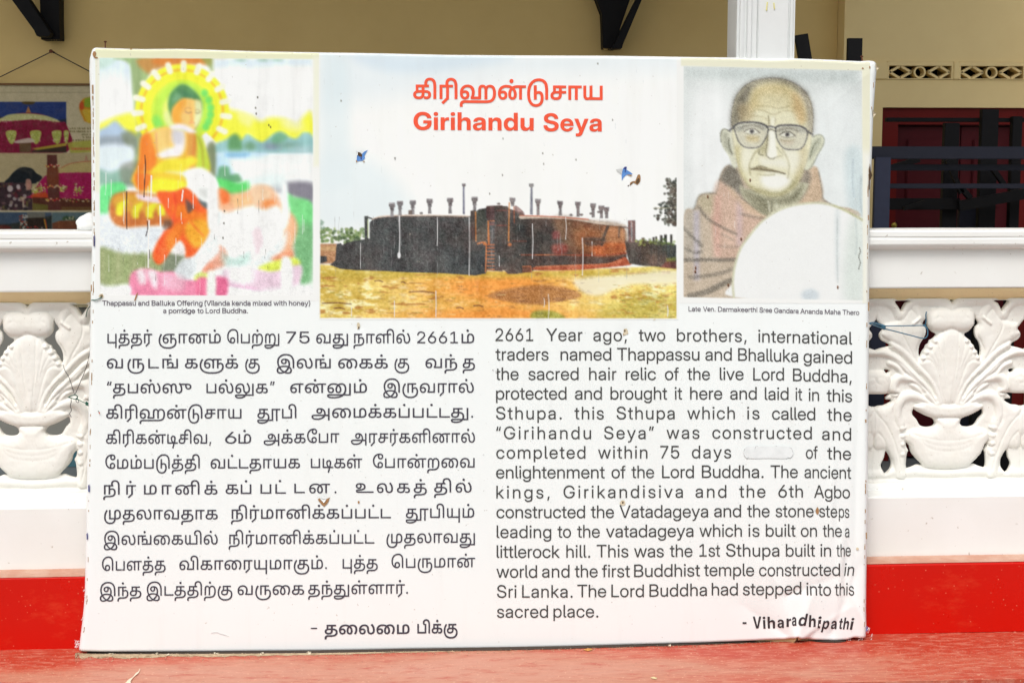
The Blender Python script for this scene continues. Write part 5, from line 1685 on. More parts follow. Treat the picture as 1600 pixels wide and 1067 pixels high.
# ------------------------------------------------------------------ lettering
# joined Tamil letters that a plain character row cannot give: advance, then each contour as
# 2x+1, y for a point on the outline and 2x, y for a control point
from mathutils.geometry import delaunay_2d_cdt
LIGATURES = {
 'கு': [1062, [999, -12, 876, -12, 684, 26, 572, 100, 573, 152, 572, 206, 686, 285, 936, 328, 1139, 328, 1389, 328, 1562, 328, 1806, 280, 1958, 198, 2028, 95, 2029, 40, 2028, -40, 1930, -160, 1758, -245, 1530, -297, 1268, -321, 1133, -321, 1075, -321, 862, -321, 546, -268, 328, -177, 196, -61, 136, 67, 137, 130, 137, 151, 136, 233, 216, 377, 344, 502, 415, 554, 561, 510, 480, 454, 368, 335, 308, 212, 309, 150, 309, 131, 308, 56, 398, -79, 586, -184, 886, -244, 1097, -244, 1121, -244, 1290, -244, 1560, -208, 1750, -137, 1852, -30, 1853, 41, 1852, 116, 1728, 212, 1510, 258, 1373, 258, 1125, 258, 1022, 258, 880, 246, 831, 232, 786, 219, 744, 182, 745, 153, 744, 107, 896, 60, 1013, 60, 1100, 60, 1226, 87, 1296, 154, 1297, 213, 1297, 482, 953, 482, 953, 302, 795, 286, 795, 554, 1841, 554, 1841, 482, 1467, 482, 1467, 226, 1466, 159, 1420, 83, 1379, 57, 1316, 19, 1122, -12]],
 'டி': [797, [177, 0, 177, 554, 349, 554, 349, 72, 1561, 72, 1561, 0], [979, 471, 1060, 471, 1178, 445, 1252, 400, 1286, 342, 1287, 310, 1286, 265, 1250, 171, 1225, 124, 997, -284, 839, -262, 995, 10, 1001, 26, 1039, 94, 1072, 150, 1112, 252, 1113, 307, 1112, 351, 1042, 399, 977, 399, 902, 399, 812, 341, 813, 286, 812, 238, 882, 154, 994, 85, 1057, 56, 913, 19, 842, 58, 720, 141, 646, 237, 647, 295, 646, 345, 722, 424, 872, 471]],
 'டு': [1015, [849, -297, 684, -297, 422, -229, 238, -98, 142, 92, 143, 214, 143, 242, 142, 363, 238, 556, 416, 700, 658, 795, 950, 843, 1115, 843, 1278, 843, 1520, 801, 1609, 763, 1678, 734, 1774, 659, 1830, 565, 1856, 449, 1857, 377, 1857, 0, 1685, 0, 1685, 334, 1684, 418, 1652, 565, 1556, 681, 1461, 717, 1398, 741, 1224, 768, 1109, 768, 988, 768, 756, 730, 556, 651, 402, 524, 314, 346, 315, 229, 314, 112, 386, -59, 524, -169, 720, -222, 843, -222, 960, -222, 1132, -186, 1242, -116, 1296, -14, 1297, 53, 1296, 126, 1244, 211, 1146, 247, 1077, 247, 1016, 247, 912, 222, 873, 207, 875, 281, 910, 295, 1028, 319, 1107, 319, 1214, 319, 1380, 265, 1472, 152, 1473, 62, 1472, -39, 1378, -177, 1208, -260, 982, -297], [711, 0, 711, 554, 885, 554, 885, 0]],
 'து': [1091, [523, -12, 402, -12, 210, 26, 98, 100, 99, 153, 98, 206, 212, 285, 460, 328, 665, 328, 973, 328, 1106, 328, 1320, 293, 1472, 224, 1552, 123, 1553, 58, 1552, 16, 1516, -59, 1485, -90, 1435, -151, 1358, -206, 1126, -282, 818, -321, 627, -321, 601, -321, 460, -321, 220, -290, 76, -222, 77, -167, 76, -145, 108, -113, 139, -103, 166, -93, 242, -84, 329, -84, 1871, -84, 1871, -156, 1373, -156, 1241, -156, 313, -156, 288, -156, 242, -163, 243, -180, 242, -209, 416, -248, 595, -248, 621, -248, 766, -248, 994, -226, 1170, -183, 1235, -152, 1305, -90, 1328, -69, 1358, -23, 1374, 27, 1375, 55, 1374, 125, 1270, 215, 1076, 258, 945, 258, 651, 258, 548, 258, 406, 246, 357, 232, 312, 219, 270, 182, 271, 153, 270, 107, 422, 60, 539, 60, 626, 60, 752, 87, 822, 154, 823, 213, 823, 482, 479, 482, 479, 302, 321, 286, 321, 554, 1367, 554, 1367, 482, 993, 482, 993, 226, 992, 159, 946, 83, 905, 57, 842, 19, 648, -12], [1835, -156, 1835, 554, 2007, 554, 2007, -156]],
 'தூ': [1455, [523, -12, 402, -12, 210, 26, 98, 100, 99, 153, 98, 206, 212, 285, 460, 328, 665, 328, 973, 328, 1106, 328, 1320, 293, 1472, 224, 1552, 123, 1553, 58, 1552, 16, 1516, -59, 1485, -90, 1435, -151, 1358, -206, 1126, -282, 818, -321, 627, -321, 601, -321, 460, -321, 220, -290, 76, -222, 77, -167, 76, -145, 108, -113, 139, -103, 166, -93, 242, -84, 329, -84, 1871, -84, 1871, -156, 1373, -156, 1241, -156, 313, -156, 288, -156, 242, -163, 243, -180, 242, -209, 416, -248, 595, -248, 621, -248, 766, -248, 994, -226, 1170, -183, 1235, -152, 1305, -90, 1328, -69, 1358, -23, 1374, 27, 1375, 55, 1374, 125, 1270, 215, 1076, 258, 945, 258, 651, 258, 548, 258, 406, 246, 357, 232, 312, 219, 270, 182, 271, 153, 270, 107, 422, 60, 539, 60, 626, 60, 752, 87, 822, 154, 823, 213, 823, 482, 479, 482, 479, 302, 321, 286, 321, 554, 1367, 554, 1367, 482, 993, 482, 993, 226, 992, 159, 946, 83, 905, 57, 842, 19, 648, -12], [1835, -156, 1835, 554, 2877, 554, 2877, 482, 2529, 482, 2529, -156, 2357, -156, 2357, 482, 2007, 482, 2007, -156]],
 'னு': [1426, [499, -12, 392, -12, 216, 41, 114, 153, 115, 243, 114, 342, 288, 487, 604, 566, 817, 566, 912, 566, 1086, 551, 1246, 520, 1325, 495, 1393, 465, 1506, 414, 1650, 279, 1651, 189, 1650, 122, 1572, 33, 1426, -12, 1327, -12, 1210, -12, 1064, 40, 994, 129, 995, 186, 994, 244, 1046, 342, 1140, 425, 1199, 457, 1277, 497, 1348, 529, 1536, 566, 1653, 566, 1828, 566, 2068, 488, 2192, 336, 2193, 226, 2192, 129, 2090, -28, 2001, -90, 1905, -152, 1780, -210, 1438, -285, 1030, -321, 807, -321, 751, -321, 604, -321, 358, -304, 176, -267, 76, -208, 77, -167, 76, -145, 108, -113, 139, -103, 166, -93, 242, -84, 329, -84, 2537, -84, 2555, -156, 1827, -156, 1655, -156, 313, -156, 288, -156, 242, -163, 243, -180, 242, -199, 350, -230, 578, -248, 759, -248, 825, -248, 1004, -248, 1304, -226, 1552, -183, 1649, -153, 1787, -89, 1860, -49, 1962, 47, 2016, 160, 2017, 223, 2016, 295, 1960, 398, 1858, 462, 1724, 492, 1647, 492, 1568, 492, 1440, 471, 1383, 449, 1319, 422, 1270, 394, 1200, 321, 1162, 237, 1163, 189, 1162, 120, 1246, 56, 1321, 56, 1382, 56, 1452, 94, 1480, 152, 1481, 182, 1480, 235, 1426, 326, 1320, 403, 1243, 433, 1148, 466, 924, 492, 797, 492, 648, 492, 428, 438, 298, 344, 279, 283, 276, 268, 272, 241, 273, 233, 272, 168, 334, 90, 440, 56, 507, 56, 560, 56, 638, 79, 680, 123, 681, 155, 680, 205, 576, 258, 495, 258, 414, 258, 274, 216, 217, 184, 187, 248, 246, 283, 424, 328, 523, 328, 666, 328, 844, 240, 845, 165, 844, 110, 760, 30, 606, -12], [2505, -156, 2505, 554, 2677, 554, 2677, -156]],
 'பு': [778, [1209, -283, 1209, 0, 177, 0, 177, 554, 349, 554, 349, 72, 1209, 72, 1209, 554, 1381, 554, 1381, -283]],
 'மு': [1132, [845, -283, 686, -283, 424, -233, 238, -133, 136, 16, 137, 115, 137, 148, 136, 229, 216, 377, 344, 505, 413, 554, 561, 510, 440, 430, 308, 238, 309, 137, 309, 121, 308, 31, 390, -94, 534, -171, 730, -206, 845, -206, 1006, -206, 1220, -155, 1336, -59, 1349, 8, 1517, 8, 1506, -77, 1350, -209, 1058, -283], [1709, 566, 1858, 566, 2050, 489, 2142, 352, 2143, 262, 2142, 192, 2082, 92, 2017, 60, 1970, 37, 1850, 11, 1688, 0, 1573, 0, 725, 0, 725, 554, 897, 554, 897, 72, 1349, 72, 1349, 355, 1348, 417, 1394, 490, 1439, 515, 1484, 540, 1612, 566], [1705, 494, 1670, 494, 1606, 483, 1585, 471, 1552, 453, 1520, 400, 1521, 338, 1521, 72, 1615, 72, 1750, 72, 1902, 110, 1966, 196, 1967, 267, 1966, 331, 1912, 433, 1798, 494]],
 'யு': [963, [709, 0, 709, 554, 881, 554, 881, 72, 1579, 72, 1579, 554, 1751, 554, 1751, 0], [481, -11, 406, -11, 296, 14, 259, 36, 236, 51, 198, 89, 176, 151, 177, 202, 177, 554, 349, 554, 349, 223, 348, 177, 364, 102, 405, 82, 424, 72, 478, 61, 517, 61, 574, 61, 676, 91, 721, 125, 717, 39, 678, 20, 562, -11], [1577, -283, 1577, 30, 1751, 30, 1751, -283]],
 'ரு': [1051, [1641, 319, 1748, 319, 1912, 262, 2004, 154, 2005, 78, 2004, -29, 1858, -181, 1606, -276, 1284, -321, 1109, -321, 1069, -321, 862, -321, 550, -270, 332, -181, 198, -67, 136, 62, 137, 127, 137, 146, 136, 229, 212, 372, 338, 498, 413, 554, 561, 510, 444, 425, 308, 249, 309, 143, 309, 126, 308, 53, 394, -80, 580, -184, 874, -244, 1083, -244, 1105, -244, 1322, -244, 1648, -174, 1828, -31, 1829, 77, 1828, 134, 1778, 209, 1680, 247, 1611, 247, 1554, 247, 1456, 225, 1417, 211, 1417, 284, 1454, 298, 1566, 319], [723, 0, 723, 554, 1767, 554, 1767, 482, 1417, 482, 1417, 0, 1245, 0, 1245, 482, 895, 482, 895, 0]],
 'று': [1135, [1141, 566, 1292, 566, 1502, 490, 1610, 347, 1611, 244, 1610, 141, 1528, -28, 1461, -90, 1399, -150, 1258, -239, 872, -321, 611, -321, 571, -321, 446, -321, 218, -290, 72, -222, 73, -167, 72, -145, 104, -113, 135, -103, 162, -93, 240, -84, 327, -84, 1997, -84, 1997, -156, 1337, -156, 1183, -156, 309, -156, 284, -156, 238, -163, 239, -180, 238, -209, 416, -248, 593, -248, 615, -248, 792, -248, 1070, -203, 1183, -151, 1259, -89, 1312, -50, 1390, 52, 1432, 176, 1433, 247, 1432, 338, 1354, 446, 1216, 494, 1127, 494, 1074, 494, 982, 477, 949, 458, 908, 435, 876, 373, 877, 319, 877, 0, 705, 0, 705, 321, 704, 370, 684, 439, 655, 461, 634, 476, 570, 494, 525, 494, 478, 494, 416, 477, 395, 463, 362, 441, 344, 371, 345, 327, 345, 0, 173, 0, 173, 341, 172, 390, 190, 456, 238, 504, 279, 524, 320, 545, 436, 566, 511, 566, 588, 566, 708, 538, 796, 483, 823, 443, 781, 450, 802, 483, 896, 536, 1042, 566], [1923, -156, 1923, 554, 2095, 554, 2095, -156]],
 'லு': [1260, [77, -167, 76, -145, 108, -113, 139, -103, 166, -93, 244, -84, 331, -84, 2223, -84, 2225, -156, 1343, -156, 1257, -156, 313, -156, 288, -156, 242, -163, 243, -180, 242, -209, 418, -248, 587, -248, 613, -248, 736, -248, 958, -230, 1150, -187, 1227, -151, 1299, -90, 1324, -70, 1362, -25, 1375, 0, 1557, -1, 1546, -25, 1516, -70, 1497, -91, 1431, -150, 1348, -207, 1112, -283, 802, -321, 609, -321, 569, -321, 446, -321, 220, -290, 76, -222], [2173, -156, 2173, 554, 2345, 554, 2345, -156], [499, -12, 392, -12, 216, 40, 114, 153, 115, 242, 114, 323, 210, 445, 378, 526, 596, 566, 719, 566, 814, 566, 1014, 540, 1091, 502, 1146, 475, 1208, 405, 1234, 313, 1235, 252, 1234, 217, 1248, 159, 1284, 113, 1317, 95, 1346, 79, 1430, 62, 1489, 62, 1554, 62, 1662, 94, 1726, 170, 1727, 237, 1726, 303, 1662, 415, 1548, 508, 1477, 547, 1633, 600, 1756, 521, 1900, 347, 1901, 244, 1900, 159, 1802, 47, 1614, -9, 1475, -9, 1388, -9, 1246, 13, 1195, 38, 1130, 68, 1062, 174, 1061, 250, 1060, 286, 1044, 362, 996, 431, 945, 455, 904, 473, 792, 492, 711, 492, 572, 492, 376, 425, 272, 308, 273, 232, 272, 168, 334, 90, 440, 56, 507, 56, 560, 56, 638, 79, 680, 123, 681, 155, 680, 205, 576, 258, 495, 258, 414, 258, 274, 216, 217, 184, 187, 248, 246, 283, 424, 328, 523, 328, 666, 328, 844, 240, 845, 165, 844, 110, 760, 30, 606, -12]],
 'ளு': [1483, [2505, 319, 2616, 319, 2780, 263, 2870, 162, 2871, 94, 2870, 20, 2784, -100, 2624, -192, 2394, -258, 2102, -301, 1760, -321, 1567, -321, 1475, -321, 1154, -321, 694, -267, 388, -173, 210, -52, 136, 85, 137, 153, 137, 178, 136, 243, 206, 377, 324, 502, 393, 554, 541, 510, 464, 453, 360, 339, 308, 228, 309, 175, 309, 161, 308, 91, 384, -32, 552, -132, 828, -205, 1226, -244, 1497, -244, 1543, -244, 1726, -244, 2038, -227, 2294, -193, 2490, -138, 2626, -64, 2694, 33, 2695, 93, 2694, 166, 2582, 247, 2481, 247, 2418, 247, 2310, 222, 2271, 207, 2273, 281, 2310, 295, 2426, 319], [1015, -12, 908, -12, 732, 41, 630, 153, 631, 243, 630, 325, 728, 446, 900, 526, 1116, 566, 1233, 566, 1320, 566, 1460, 549, 1576, 518, 1627, 497, 1601, 401, 1530, 445, 1352, 492, 1227, 492, 1092, 492, 896, 425, 788, 310, 789, 237, 788, 170, 850, 91, 956, 56, 1023, 56, 1076, 56, 1154, 79, 1196, 123, 1197, 155, 1196, 205, 1092, 258, 1011, 258, 930, 258, 790, 216, 733, 184, 703, 248, 762, 283, 940, 328, 1039, 328, 1182, 328, 1360, 240, 1361, 165, 1360, 110, 1276, 30, 1122, -12], [1591, 0, 1591, 416, 1615, 494, 1615, 554, 2623, 554, 2623, 482, 2283, 482, 2283, 0, 2111, 0, 2111, 482, 1763, 482, 1763, 0]],
}
LATIN = {
 '(': [391, [315, 292, 314, 374, 372, 548, 478, 706, 547, 765, 695, 765, 624, 693, 522, 531, 466, 367, 467, 292, 466, 223, 516, 83, 616, -64, 695, -144, 547, -144, 432, -44, 314, 178]],
 ')': [391, [87, -144, 164, -64, 266, 83, 314, 223, 315, 292, 314, 367, 260, 531, 158, 693, 87, 765, 235, 765, 304, 706, 410, 548, 468, 374, 469, 292, 468, 178, 350, -44, 235, -144]],
 ',': [269, [139, -137, 225, 99, 387, 99, 251, -137]],
 '-': [645, [959, 333, 959, 261, 333, 261, 333, 333]],
 '.': [269, [273, -8, 226, -8, 160, 25, 161, 49, 160, 73, 226, 106, 273, 106, 322, 106, 386, 73, 387, 49, 386, 25, 322, -8]],
 '1': [645, [219, 0, 219, 71, 1107, 71, 1107, 0], [755, 728, 755, 0, 601, 0, 601, 645, 599, 645, 243, 527, 243, 609, 599, 728]],
 '2': [645, [171, 0, 171, 68, 687, 306, 782, 350, 900, 417, 956, 480, 957, 518, 956, 563, 880, 631, 742, 668, 649, 668, 546, 668, 402, 625, 324, 549, 325, 497, 177, 497, 176, 568, 292, 677, 504, 739, 647, 739, 782, 739, 990, 683, 1108, 585, 1109, 521, 1108, 474, 1040, 392, 900, 309, 793, 259, 389, 72, 389, 71, 1119, 71, 1119, 0]],
 '5': [645, [647, -10, 508, -10, 288, 47, 160, 145, 155, 207, 315, 207, 322, 165, 408, 100, 554, 62, 647, 62, 744, 62, 892, 107, 976, 186, 977, 237, 976, 288, 896, 366, 752, 411, 659, 411, 538, 411, 362, 362, 329, 315, 175, 315, 227, 728, 1057, 728, 1057, 656, 371, 656, 333, 410, 335, 410, 400, 446, 572, 483, 679, 483, 778, 483, 944, 447, 1064, 381, 1130, 291, 1131, 238, 1130, 165, 1008, 53, 790, -10]],
 '6': [645, [645, -11, 504, -11, 286, 51, 162, 162, 163, 234, 162, 289, 276, 409, 395, 491, 731, 728, 911, 728, 399, 378, 391, 378, 410, 399, 478, 440, 586, 467, 671, 467, 802, 467, 1008, 406, 1126, 299, 1127, 231, 1126, 160, 1002, 51, 786, -11], [645, 60, 736, 60, 884, 106, 970, 183, 971, 231, 970, 278, 884, 354, 736, 399, 645, 399, 552, 399, 404, 354, 318, 278, 319, 231, 318, 183, 404, 106, 552, 60]],
 '7': [645, [287, 0, 949, 656, 949, 656, 179, 656, 179, 728, 1111, 728, 1111, 652, 455, 0]],
 'A': [646, [21, 0, 559, 728, 741, 728, 1275, 0, 1103, 0, 783, 453, 752, 496, 680, 604, 627, 689, 673, 689, 618, 604, 544, 496, 515, 453, 187, 0], [291, 208, 291, 280, 1005, 280, 1005, 208]],
 'B': [634, [147, 0, 147, 728, 665, 728, 808, 728, 1016, 681, 1128, 595, 1129, 535, 1128, 494, 1070, 431, 964, 389, 891, 376, 891, 375, 972, 368, 1106, 327, 1188, 255, 1189, 203, 1188, 141, 1074, 50, 846, 0, 677, 0], [307, 71, 677, 71, 844, 71, 1024, 137, 1025, 200, 1024, 242, 944, 302, 790, 334, 685, 334, 307, 334], [307, 405, 677, 405, 768, 405, 900, 436, 970, 493, 971, 531, 970, 589, 810, 656, 671, 656, 307, 656]],
 'D': [685, [589, 0, 239, 0, 239, 71, 579, 71, 760, 71, 1002, 142, 1122, 274, 1123, 365, 1122, 455, 1006, 586, 772, 656, 601, 656, 231, 656, 231, 728, 611, 728, 820, 728, 1122, 641, 1282, 478, 1283, 365, 1282, 251, 1120, 88, 808, 0], [307, 728, 307, 0, 147, 0, 147, 728]],
 'G': [724, [747, -11, 554, -11, 256, 85, 88, 254, 89, 363, 88, 474, 256, 643, 554, 739, 745, 739, 862, 739, 1064, 702, 1222, 635, 1326, 546, 1345, 493, 1183, 493, 1166, 530, 1090, 592, 974, 638, 828, 664, 745, 664, 596, 664, 372, 588, 248, 452, 249, 363, 248, 275, 372, 140, 596, 64, 747, 64, 872, 64, 1074, 120, 1196, 222, 1197, 290, 1249, 288, 801, 288, 801, 359, 1355, 359, 1355, 288, 1354, 201, 1194, 66, 918, -11]],
 'L': [532, [147, 0, 147, 728, 309, 728, 309, 71, 1015, 71, 1015, 0]],
 'M': [854, [147, 0, 147, 728, 365, 728, 751, 245, 764, 229, 798, 185, 834, 137, 866, 94, 877, 79, 839, 79, 848, 94, 880, 137, 916, 185, 950, 229, 965, 245, 1343, 728, 1563, 728, 1563, 0, 1405, 0, 1405, 438, 1404, 461, 1406, 513, 1408, 567, 1410, 623, 1413, 649, 1435, 649, 1412, 617, 1366, 555, 1324, 501, 1290, 455, 1277, 438, 921, 0, 789, 0, 433, 438, 418, 455, 382, 501, 340, 555, 292, 617, 269, 649, 299, 649, 300, 623, 302, 567, 304, 513, 306, 461, 307, 438, 307, 0]],
 'O': [741, [743, -11, 550, -11, 254, 85, 88, 254, 89, 363, 88, 473, 256, 643, 550, 739, 743, 739, 934, 739, 1228, 643, 1396, 473, 1397, 363, 1396, 254, 1228, 85, 934, -11], [743, 64, 878, 64, 1102, 134, 1236, 268, 1237, 363, 1236, 459, 1102, 594, 878, 664, 743, 664, 606, 664, 382, 594, 248, 459, 249, 363, 248, 268, 380, 134, 606, 64]],
 'S': [607, [617, -12, 452, -12, 212, 47, 78, 154, 79, 227, 243, 227, 242, 176, 332, 101, 498, 62, 617, 62, 724, 62, 886, 94, 974, 154, 975, 195, 974, 226, 916, 273, 788, 308, 683, 321, 519, 342, 302, 369, 108, 461, 109, 534, 108, 595, 230, 688, 454, 739, 603, 739, 750, 739, 968, 685, 1092, 585, 1097, 517, 939, 517, 930, 586, 748, 666, 597, 666, 500, 666, 352, 633, 266, 575, 267, 537, 266, 508, 326, 464, 454, 430, 561, 417, 727, 396, 830, 382, 984, 345, 1086, 297, 1136, 236, 1137, 198, 1136, 136, 1006, 41, 772, -12]],
 'T': [608, [51, 656, 51, 728, 1167, 728, 1167, 656, 689, 656, 689, 0, 529, 0, 529, 656]],
 'V': [646, [559, 0, 21, 728, 189, 728, 517, 274, 542, 238, 618, 123, 675, 39, 631, 39, 684, 123, 760, 238, 787, 274, 1107, 728, 1275, 728, 741, 0]],
 'Y': [637, [559, 0, 559, 305, 21, 728, 205, 728, 505, 491, 548, 457, 632, 387, 673, 352, 605, 352, 644, 387, 728, 457, 773, 491, 1071, 728, 1255, 728, 719, 305, 719, 0]],
 'a': [514, [437, -8, 334, -8, 172, 27, 76, 96, 77, 147, 76, 190, 144, 244, 258, 277, 408, 294, 491, 299, 588, 306, 704, 314, 754, 330, 755, 350, 755, 356, 754, 386, 698, 432, 588, 458, 515, 458, 440, 458, 324, 433, 256, 389, 255, 361, 101, 361, 104, 409, 210, 482, 394, 525, 515, 525, 602, 525, 748, 501, 850, 456, 904, 394, 905, 356, 905, 0, 755, 0, 755, 77, 753, 77, 732, 57, 654, 18, 528, -8], [457, 60, 558, 60, 690, 98, 754, 160, 755, 198, 755, 265, 744, 260, 692, 251, 616, 244, 528, 237, 483, 234, 414, 229, 300, 209, 232, 173, 233, 143, 232, 117, 288, 80, 388, 60]],
 'b': [563, [609, -10, 538, -10, 412, 12, 310, 54, 275, 85, 273, 85, 273, 0, 125, 0, 125, 728, 277, 728, 277, 432, 279, 432, 308, 462, 410, 504, 538, 525, 609, 525, 742, 525, 944, 458, 1056, 337, 1057, 258, 1056, 179, 944, 58, 742, -10], [587, 59, 680, 59, 822, 105, 904, 193, 905, 258, 904, 323, 822, 411, 680, 457, 587, 457, 488, 457, 342, 408, 264, 318, 265, 258, 264, 198, 342, 108, 488, 59]],
 'c': [520, [547, -11, 404, -11, 190, 58, 70, 179, 71, 257, 70, 336, 190, 458, 404, 527, 547, 527, 632, 527, 780, 500, 894, 452, 966, 387, 977, 348, 825, 348, 814, 372, 768, 412, 698, 442, 604, 458, 547, 458, 446, 458, 300, 408, 222, 318, 223, 257, 222, 197, 300, 107, 444, 58, 547, 58, 604, 58, 696, 73, 764, 102, 808, 143, 823, 168, 977, 168, 966, 130, 894, 64, 778, 16, 632, -11]],
 'd': [563, [519, -10, 384, -10, 182, 58, 70, 179, 71, 258, 70, 337, 182, 458, 384, 525, 519, 525, 588, 525, 716, 504, 818, 462, 849, 432, 851, 432, 851, 728, 1003, 728, 1003, 0, 855, 0, 855, 85, 853, 85, 818, 54, 714, 12, 588, -10], [541, 59, 638, 59, 784, 108, 862, 198, 863, 258, 862, 318, 784, 408, 638, 457, 541, 457, 448, 457, 304, 411, 222, 323, 223, 258, 222, 193, 304, 105, 448, 59]],
 'e': [533, [547, -11, 396, -11, 184, 58, 70, 179, 71, 257, 70, 335, 188, 457, 398, 527, 535, 527, 642, 527, 812, 488, 936, 416, 1000, 318, 1001, 258, 1001, 237, 151, 237, 151, 302, 917, 302, 851, 280, 850, 334, 772, 415, 630, 459, 535, 459, 440, 459, 298, 414, 220, 333, 221, 278, 221, 247, 220, 191, 296, 106, 442, 58, 547, 58, 620, 58, 736, 82, 814, 126, 833, 154, 985, 154, 964, 105, 840, 31, 656, -11]],
 'f': [298, [561, 516, 561, 450, 13, 450, 13, 516], [197, 0, 197, 610, 196, 647, 260, 699, 378, 728, 459, 728, 492, 728, 550, 728, 561, 728, 561, 662, 550, 662, 490, 662, 473, 662, 406, 662, 348, 633, 349, 599, 349, 0]],
 'g': [563, [553, -211, 434, -211, 250, -175, 134, -105, 121, -55, 277, -55, 290, -84, 366, -123, 480, -143, 553, -143, 692, -143, 852, -68, 853, 0, 853, 85, 853, 85, 816, 54, 714, 12, 590, -10, 519, -10, 384, -10, 182, 58, 70, 179, 71, 258, 70, 337, 182, 458, 384, 525, 519, 525, 588, 525, 716, 504, 820, 461, 855, 428, 855, 428, 855, 516, 1003, 516, 1003, 0, 1002, -75, 880, -167, 674, -211], [541, 59, 638, 59, 784, 108, 862, 198, 863, 258, 862, 318, 784, 408, 638, 457, 541, 457, 448, 457, 304, 411, 222, 323, 223, 258, 222, 193, 304, 105, 448, 59]],
 'h': [544, [277, 306, 277, 0, 125, 0, 125, 728, 277, 728, 277, 392, 231, 392, 278, 461, 462, 525, 585, 525, 690, 525, 862, 480, 964, 390, 965, 322, 965, 0, 813, 0, 813, 317, 812, 385, 678, 455, 559, 455, 478, 455, 352, 424, 276, 358]],
 'i': [200, [125, 0, 125, 516, 277, 516, 277, 0], [201, 620, 156, 620, 94, 651, 95, 673, 94, 695, 156, 725, 201, 725, 244, 725, 304, 695, 305, 673, 304, 651, 244, 620]],
 'k': [496, [265, 190, 265, 281, 279, 281, 763, 516, 959, 516, 465, 275, 451, 275], [125, 0, 125, 728, 277, 728, 277, 0], [803, 0, 377, 259, 483, 311, 995, 0]],
 'l': [223, [377, 0, 240, 0, 124, 52, 125, 113, 125, 728, 277, 728, 277, 120, 276, 87, 320, 65, 385, 65, 390, 65, 414, 65, 423, 65, 423, 0, 410, 0, 388, 0]],
 'm': [835, [125, 0, 125, 516, 273, 516, 273, 409, 253, 409, 282, 447, 380, 499, 510, 525, 581, 525, 702, 525, 870, 456, 891, 408, 859, 408, 880, 441, 976, 494, 1118, 525, 1205, 525, 1300, 525, 1454, 484, 1546, 400, 1547, 338, 1547, 0, 1395, 0, 1395, 338, 1394, 400, 1256, 455, 1163, 455, 1086, 455, 972, 423, 910, 366, 911, 329, 911, 0, 759, 0, 759, 345, 758, 396, 632, 455, 535, 455, 466, 455, 348, 424, 276, 362, 277, 317, 277, 0]],
 'n': [544, [277, 306, 277, 0, 125, 0, 125, 516, 273, 516, 273, 392, 231, 392, 278, 461, 462, 525, 585, 525, 690, 525, 862, 480, 964, 390, 965, 322, 965, 0, 813, 0, 813, 317, 812, 385, 678, 455, 559, 455, 478, 455, 352, 424, 276, 358]],
 'o': [545, [547, -11, 404, -11, 190, 58, 70, 179, 71, 257, 70, 336, 190, 458, 404, 527, 547, 527, 688, 527, 900, 458, 1020, 336, 1021, 257, 1020, 179, 900, 58, 688, -11], [547, 58, 646, 58, 790, 107, 868, 197, 869, 257, 868, 318, 790, 408, 646, 458, 547, 458, 446, 458, 300, 408, 222, 318, 223, 257, 222, 197, 300, 107, 444, 58]],
 'p': [563, [125, -204, 125, 516, 273, 516, 273, 432, 275, 432, 306, 462, 408, 504, 538, 525, 609, 525, 742, 525, 944, 458, 1056, 337, 1057, 258, 1056, 179, 944, 58, 742, -10, 609, -10, 538, -10, 414, 12, 312, 54, 279, 85, 277, 85, 277, -204], [587, 59, 680, 59, 822, 105, 904, 193, 905, 258, 904, 323, 822, 411, 680, 457, 587, 457, 488, 457, 342, 408, 264, 318, 265, 258, 264, 198, 342, 108, 488, 59]],
 'r': [315, [125, 0, 125, 516, 269, 516, 269, 433, 273, 433, 302, 473, 432, 523, 531, 523, 550, 523, 586, 521, 595, 520, 595, 445, 586, 446, 536, 450, 503, 450, 442, 450, 338, 421, 276, 364, 277, 319, 277, 0]],
 's': [471, [479, -11, 368, -11, 190, 26, 82, 99, 75, 154, 225, 154, 232, 106, 362, 54, 477, 54, 588, 54, 718, 102, 719, 139, 718, 170, 628, 206, 555, 214, 387, 234, 244, 251, 98, 322, 99, 377, 98, 421, 192, 489, 360, 527, 471, 527, 576, 527, 744, 487, 844, 413, 849, 361, 701, 361, 696, 406, 574, 461, 471, 461, 370, 461, 250, 413, 251, 377, 250, 346, 340, 310, 419, 300, 587, 281, 732, 263, 870, 196, 871, 141, 870, 93, 768, 25, 590, -11]],
 't': [301, [557, 516, 557, 450, 13, 450, 13, 516], [195, 656, 347, 656, 347, 122, 346, 91, 398, 65, 463, 65, 484, 65, 536, 65, 557, 65, 557, 0, 532, 0, 474, 0, 451, 0, 320, 0, 194, 57, 195, 114]],
 'u': [544, [505, -10, 398, -10, 226, 36, 124, 127, 125, 193, 125, 516, 277, 516, 277, 199, 276, 131, 412, 60, 531, 60, 608, 60, 736, 92, 812, 158, 813, 210, 813, 516, 965, 516, 965, 0, 817, 0, 817, 124, 859, 124, 810, 56, 626, -10]],
 'v': [509, [433, 0, 31, 516, 195, 516, 425, 212, 454, 175, 504, 101, 531, 64, 495, 64, 520, 101, 570, 175, 599, 212, 827, 516, 989, 516, 587, 0]],
 'w': [748, [349, 0, 31, 516, 189, 516, 329, 271, 358, 221, 412, 117, 439, 67, 417, 67, 444, 117, 498, 221, 529, 271, 673, 516, 825, 516, 967, 271, 996, 221, 1050, 117, 1079, 67, 1053, 67, 1080, 117, 1136, 221, 1165, 271, 1309, 516, 1467, 516, 1149, 0, 989, 0, 837, 257, 816, 290, 782, 357, 746, 424, 729, 457, 769, 457, 750, 424, 714, 357, 680, 290, 661, 257, 505, 0]],
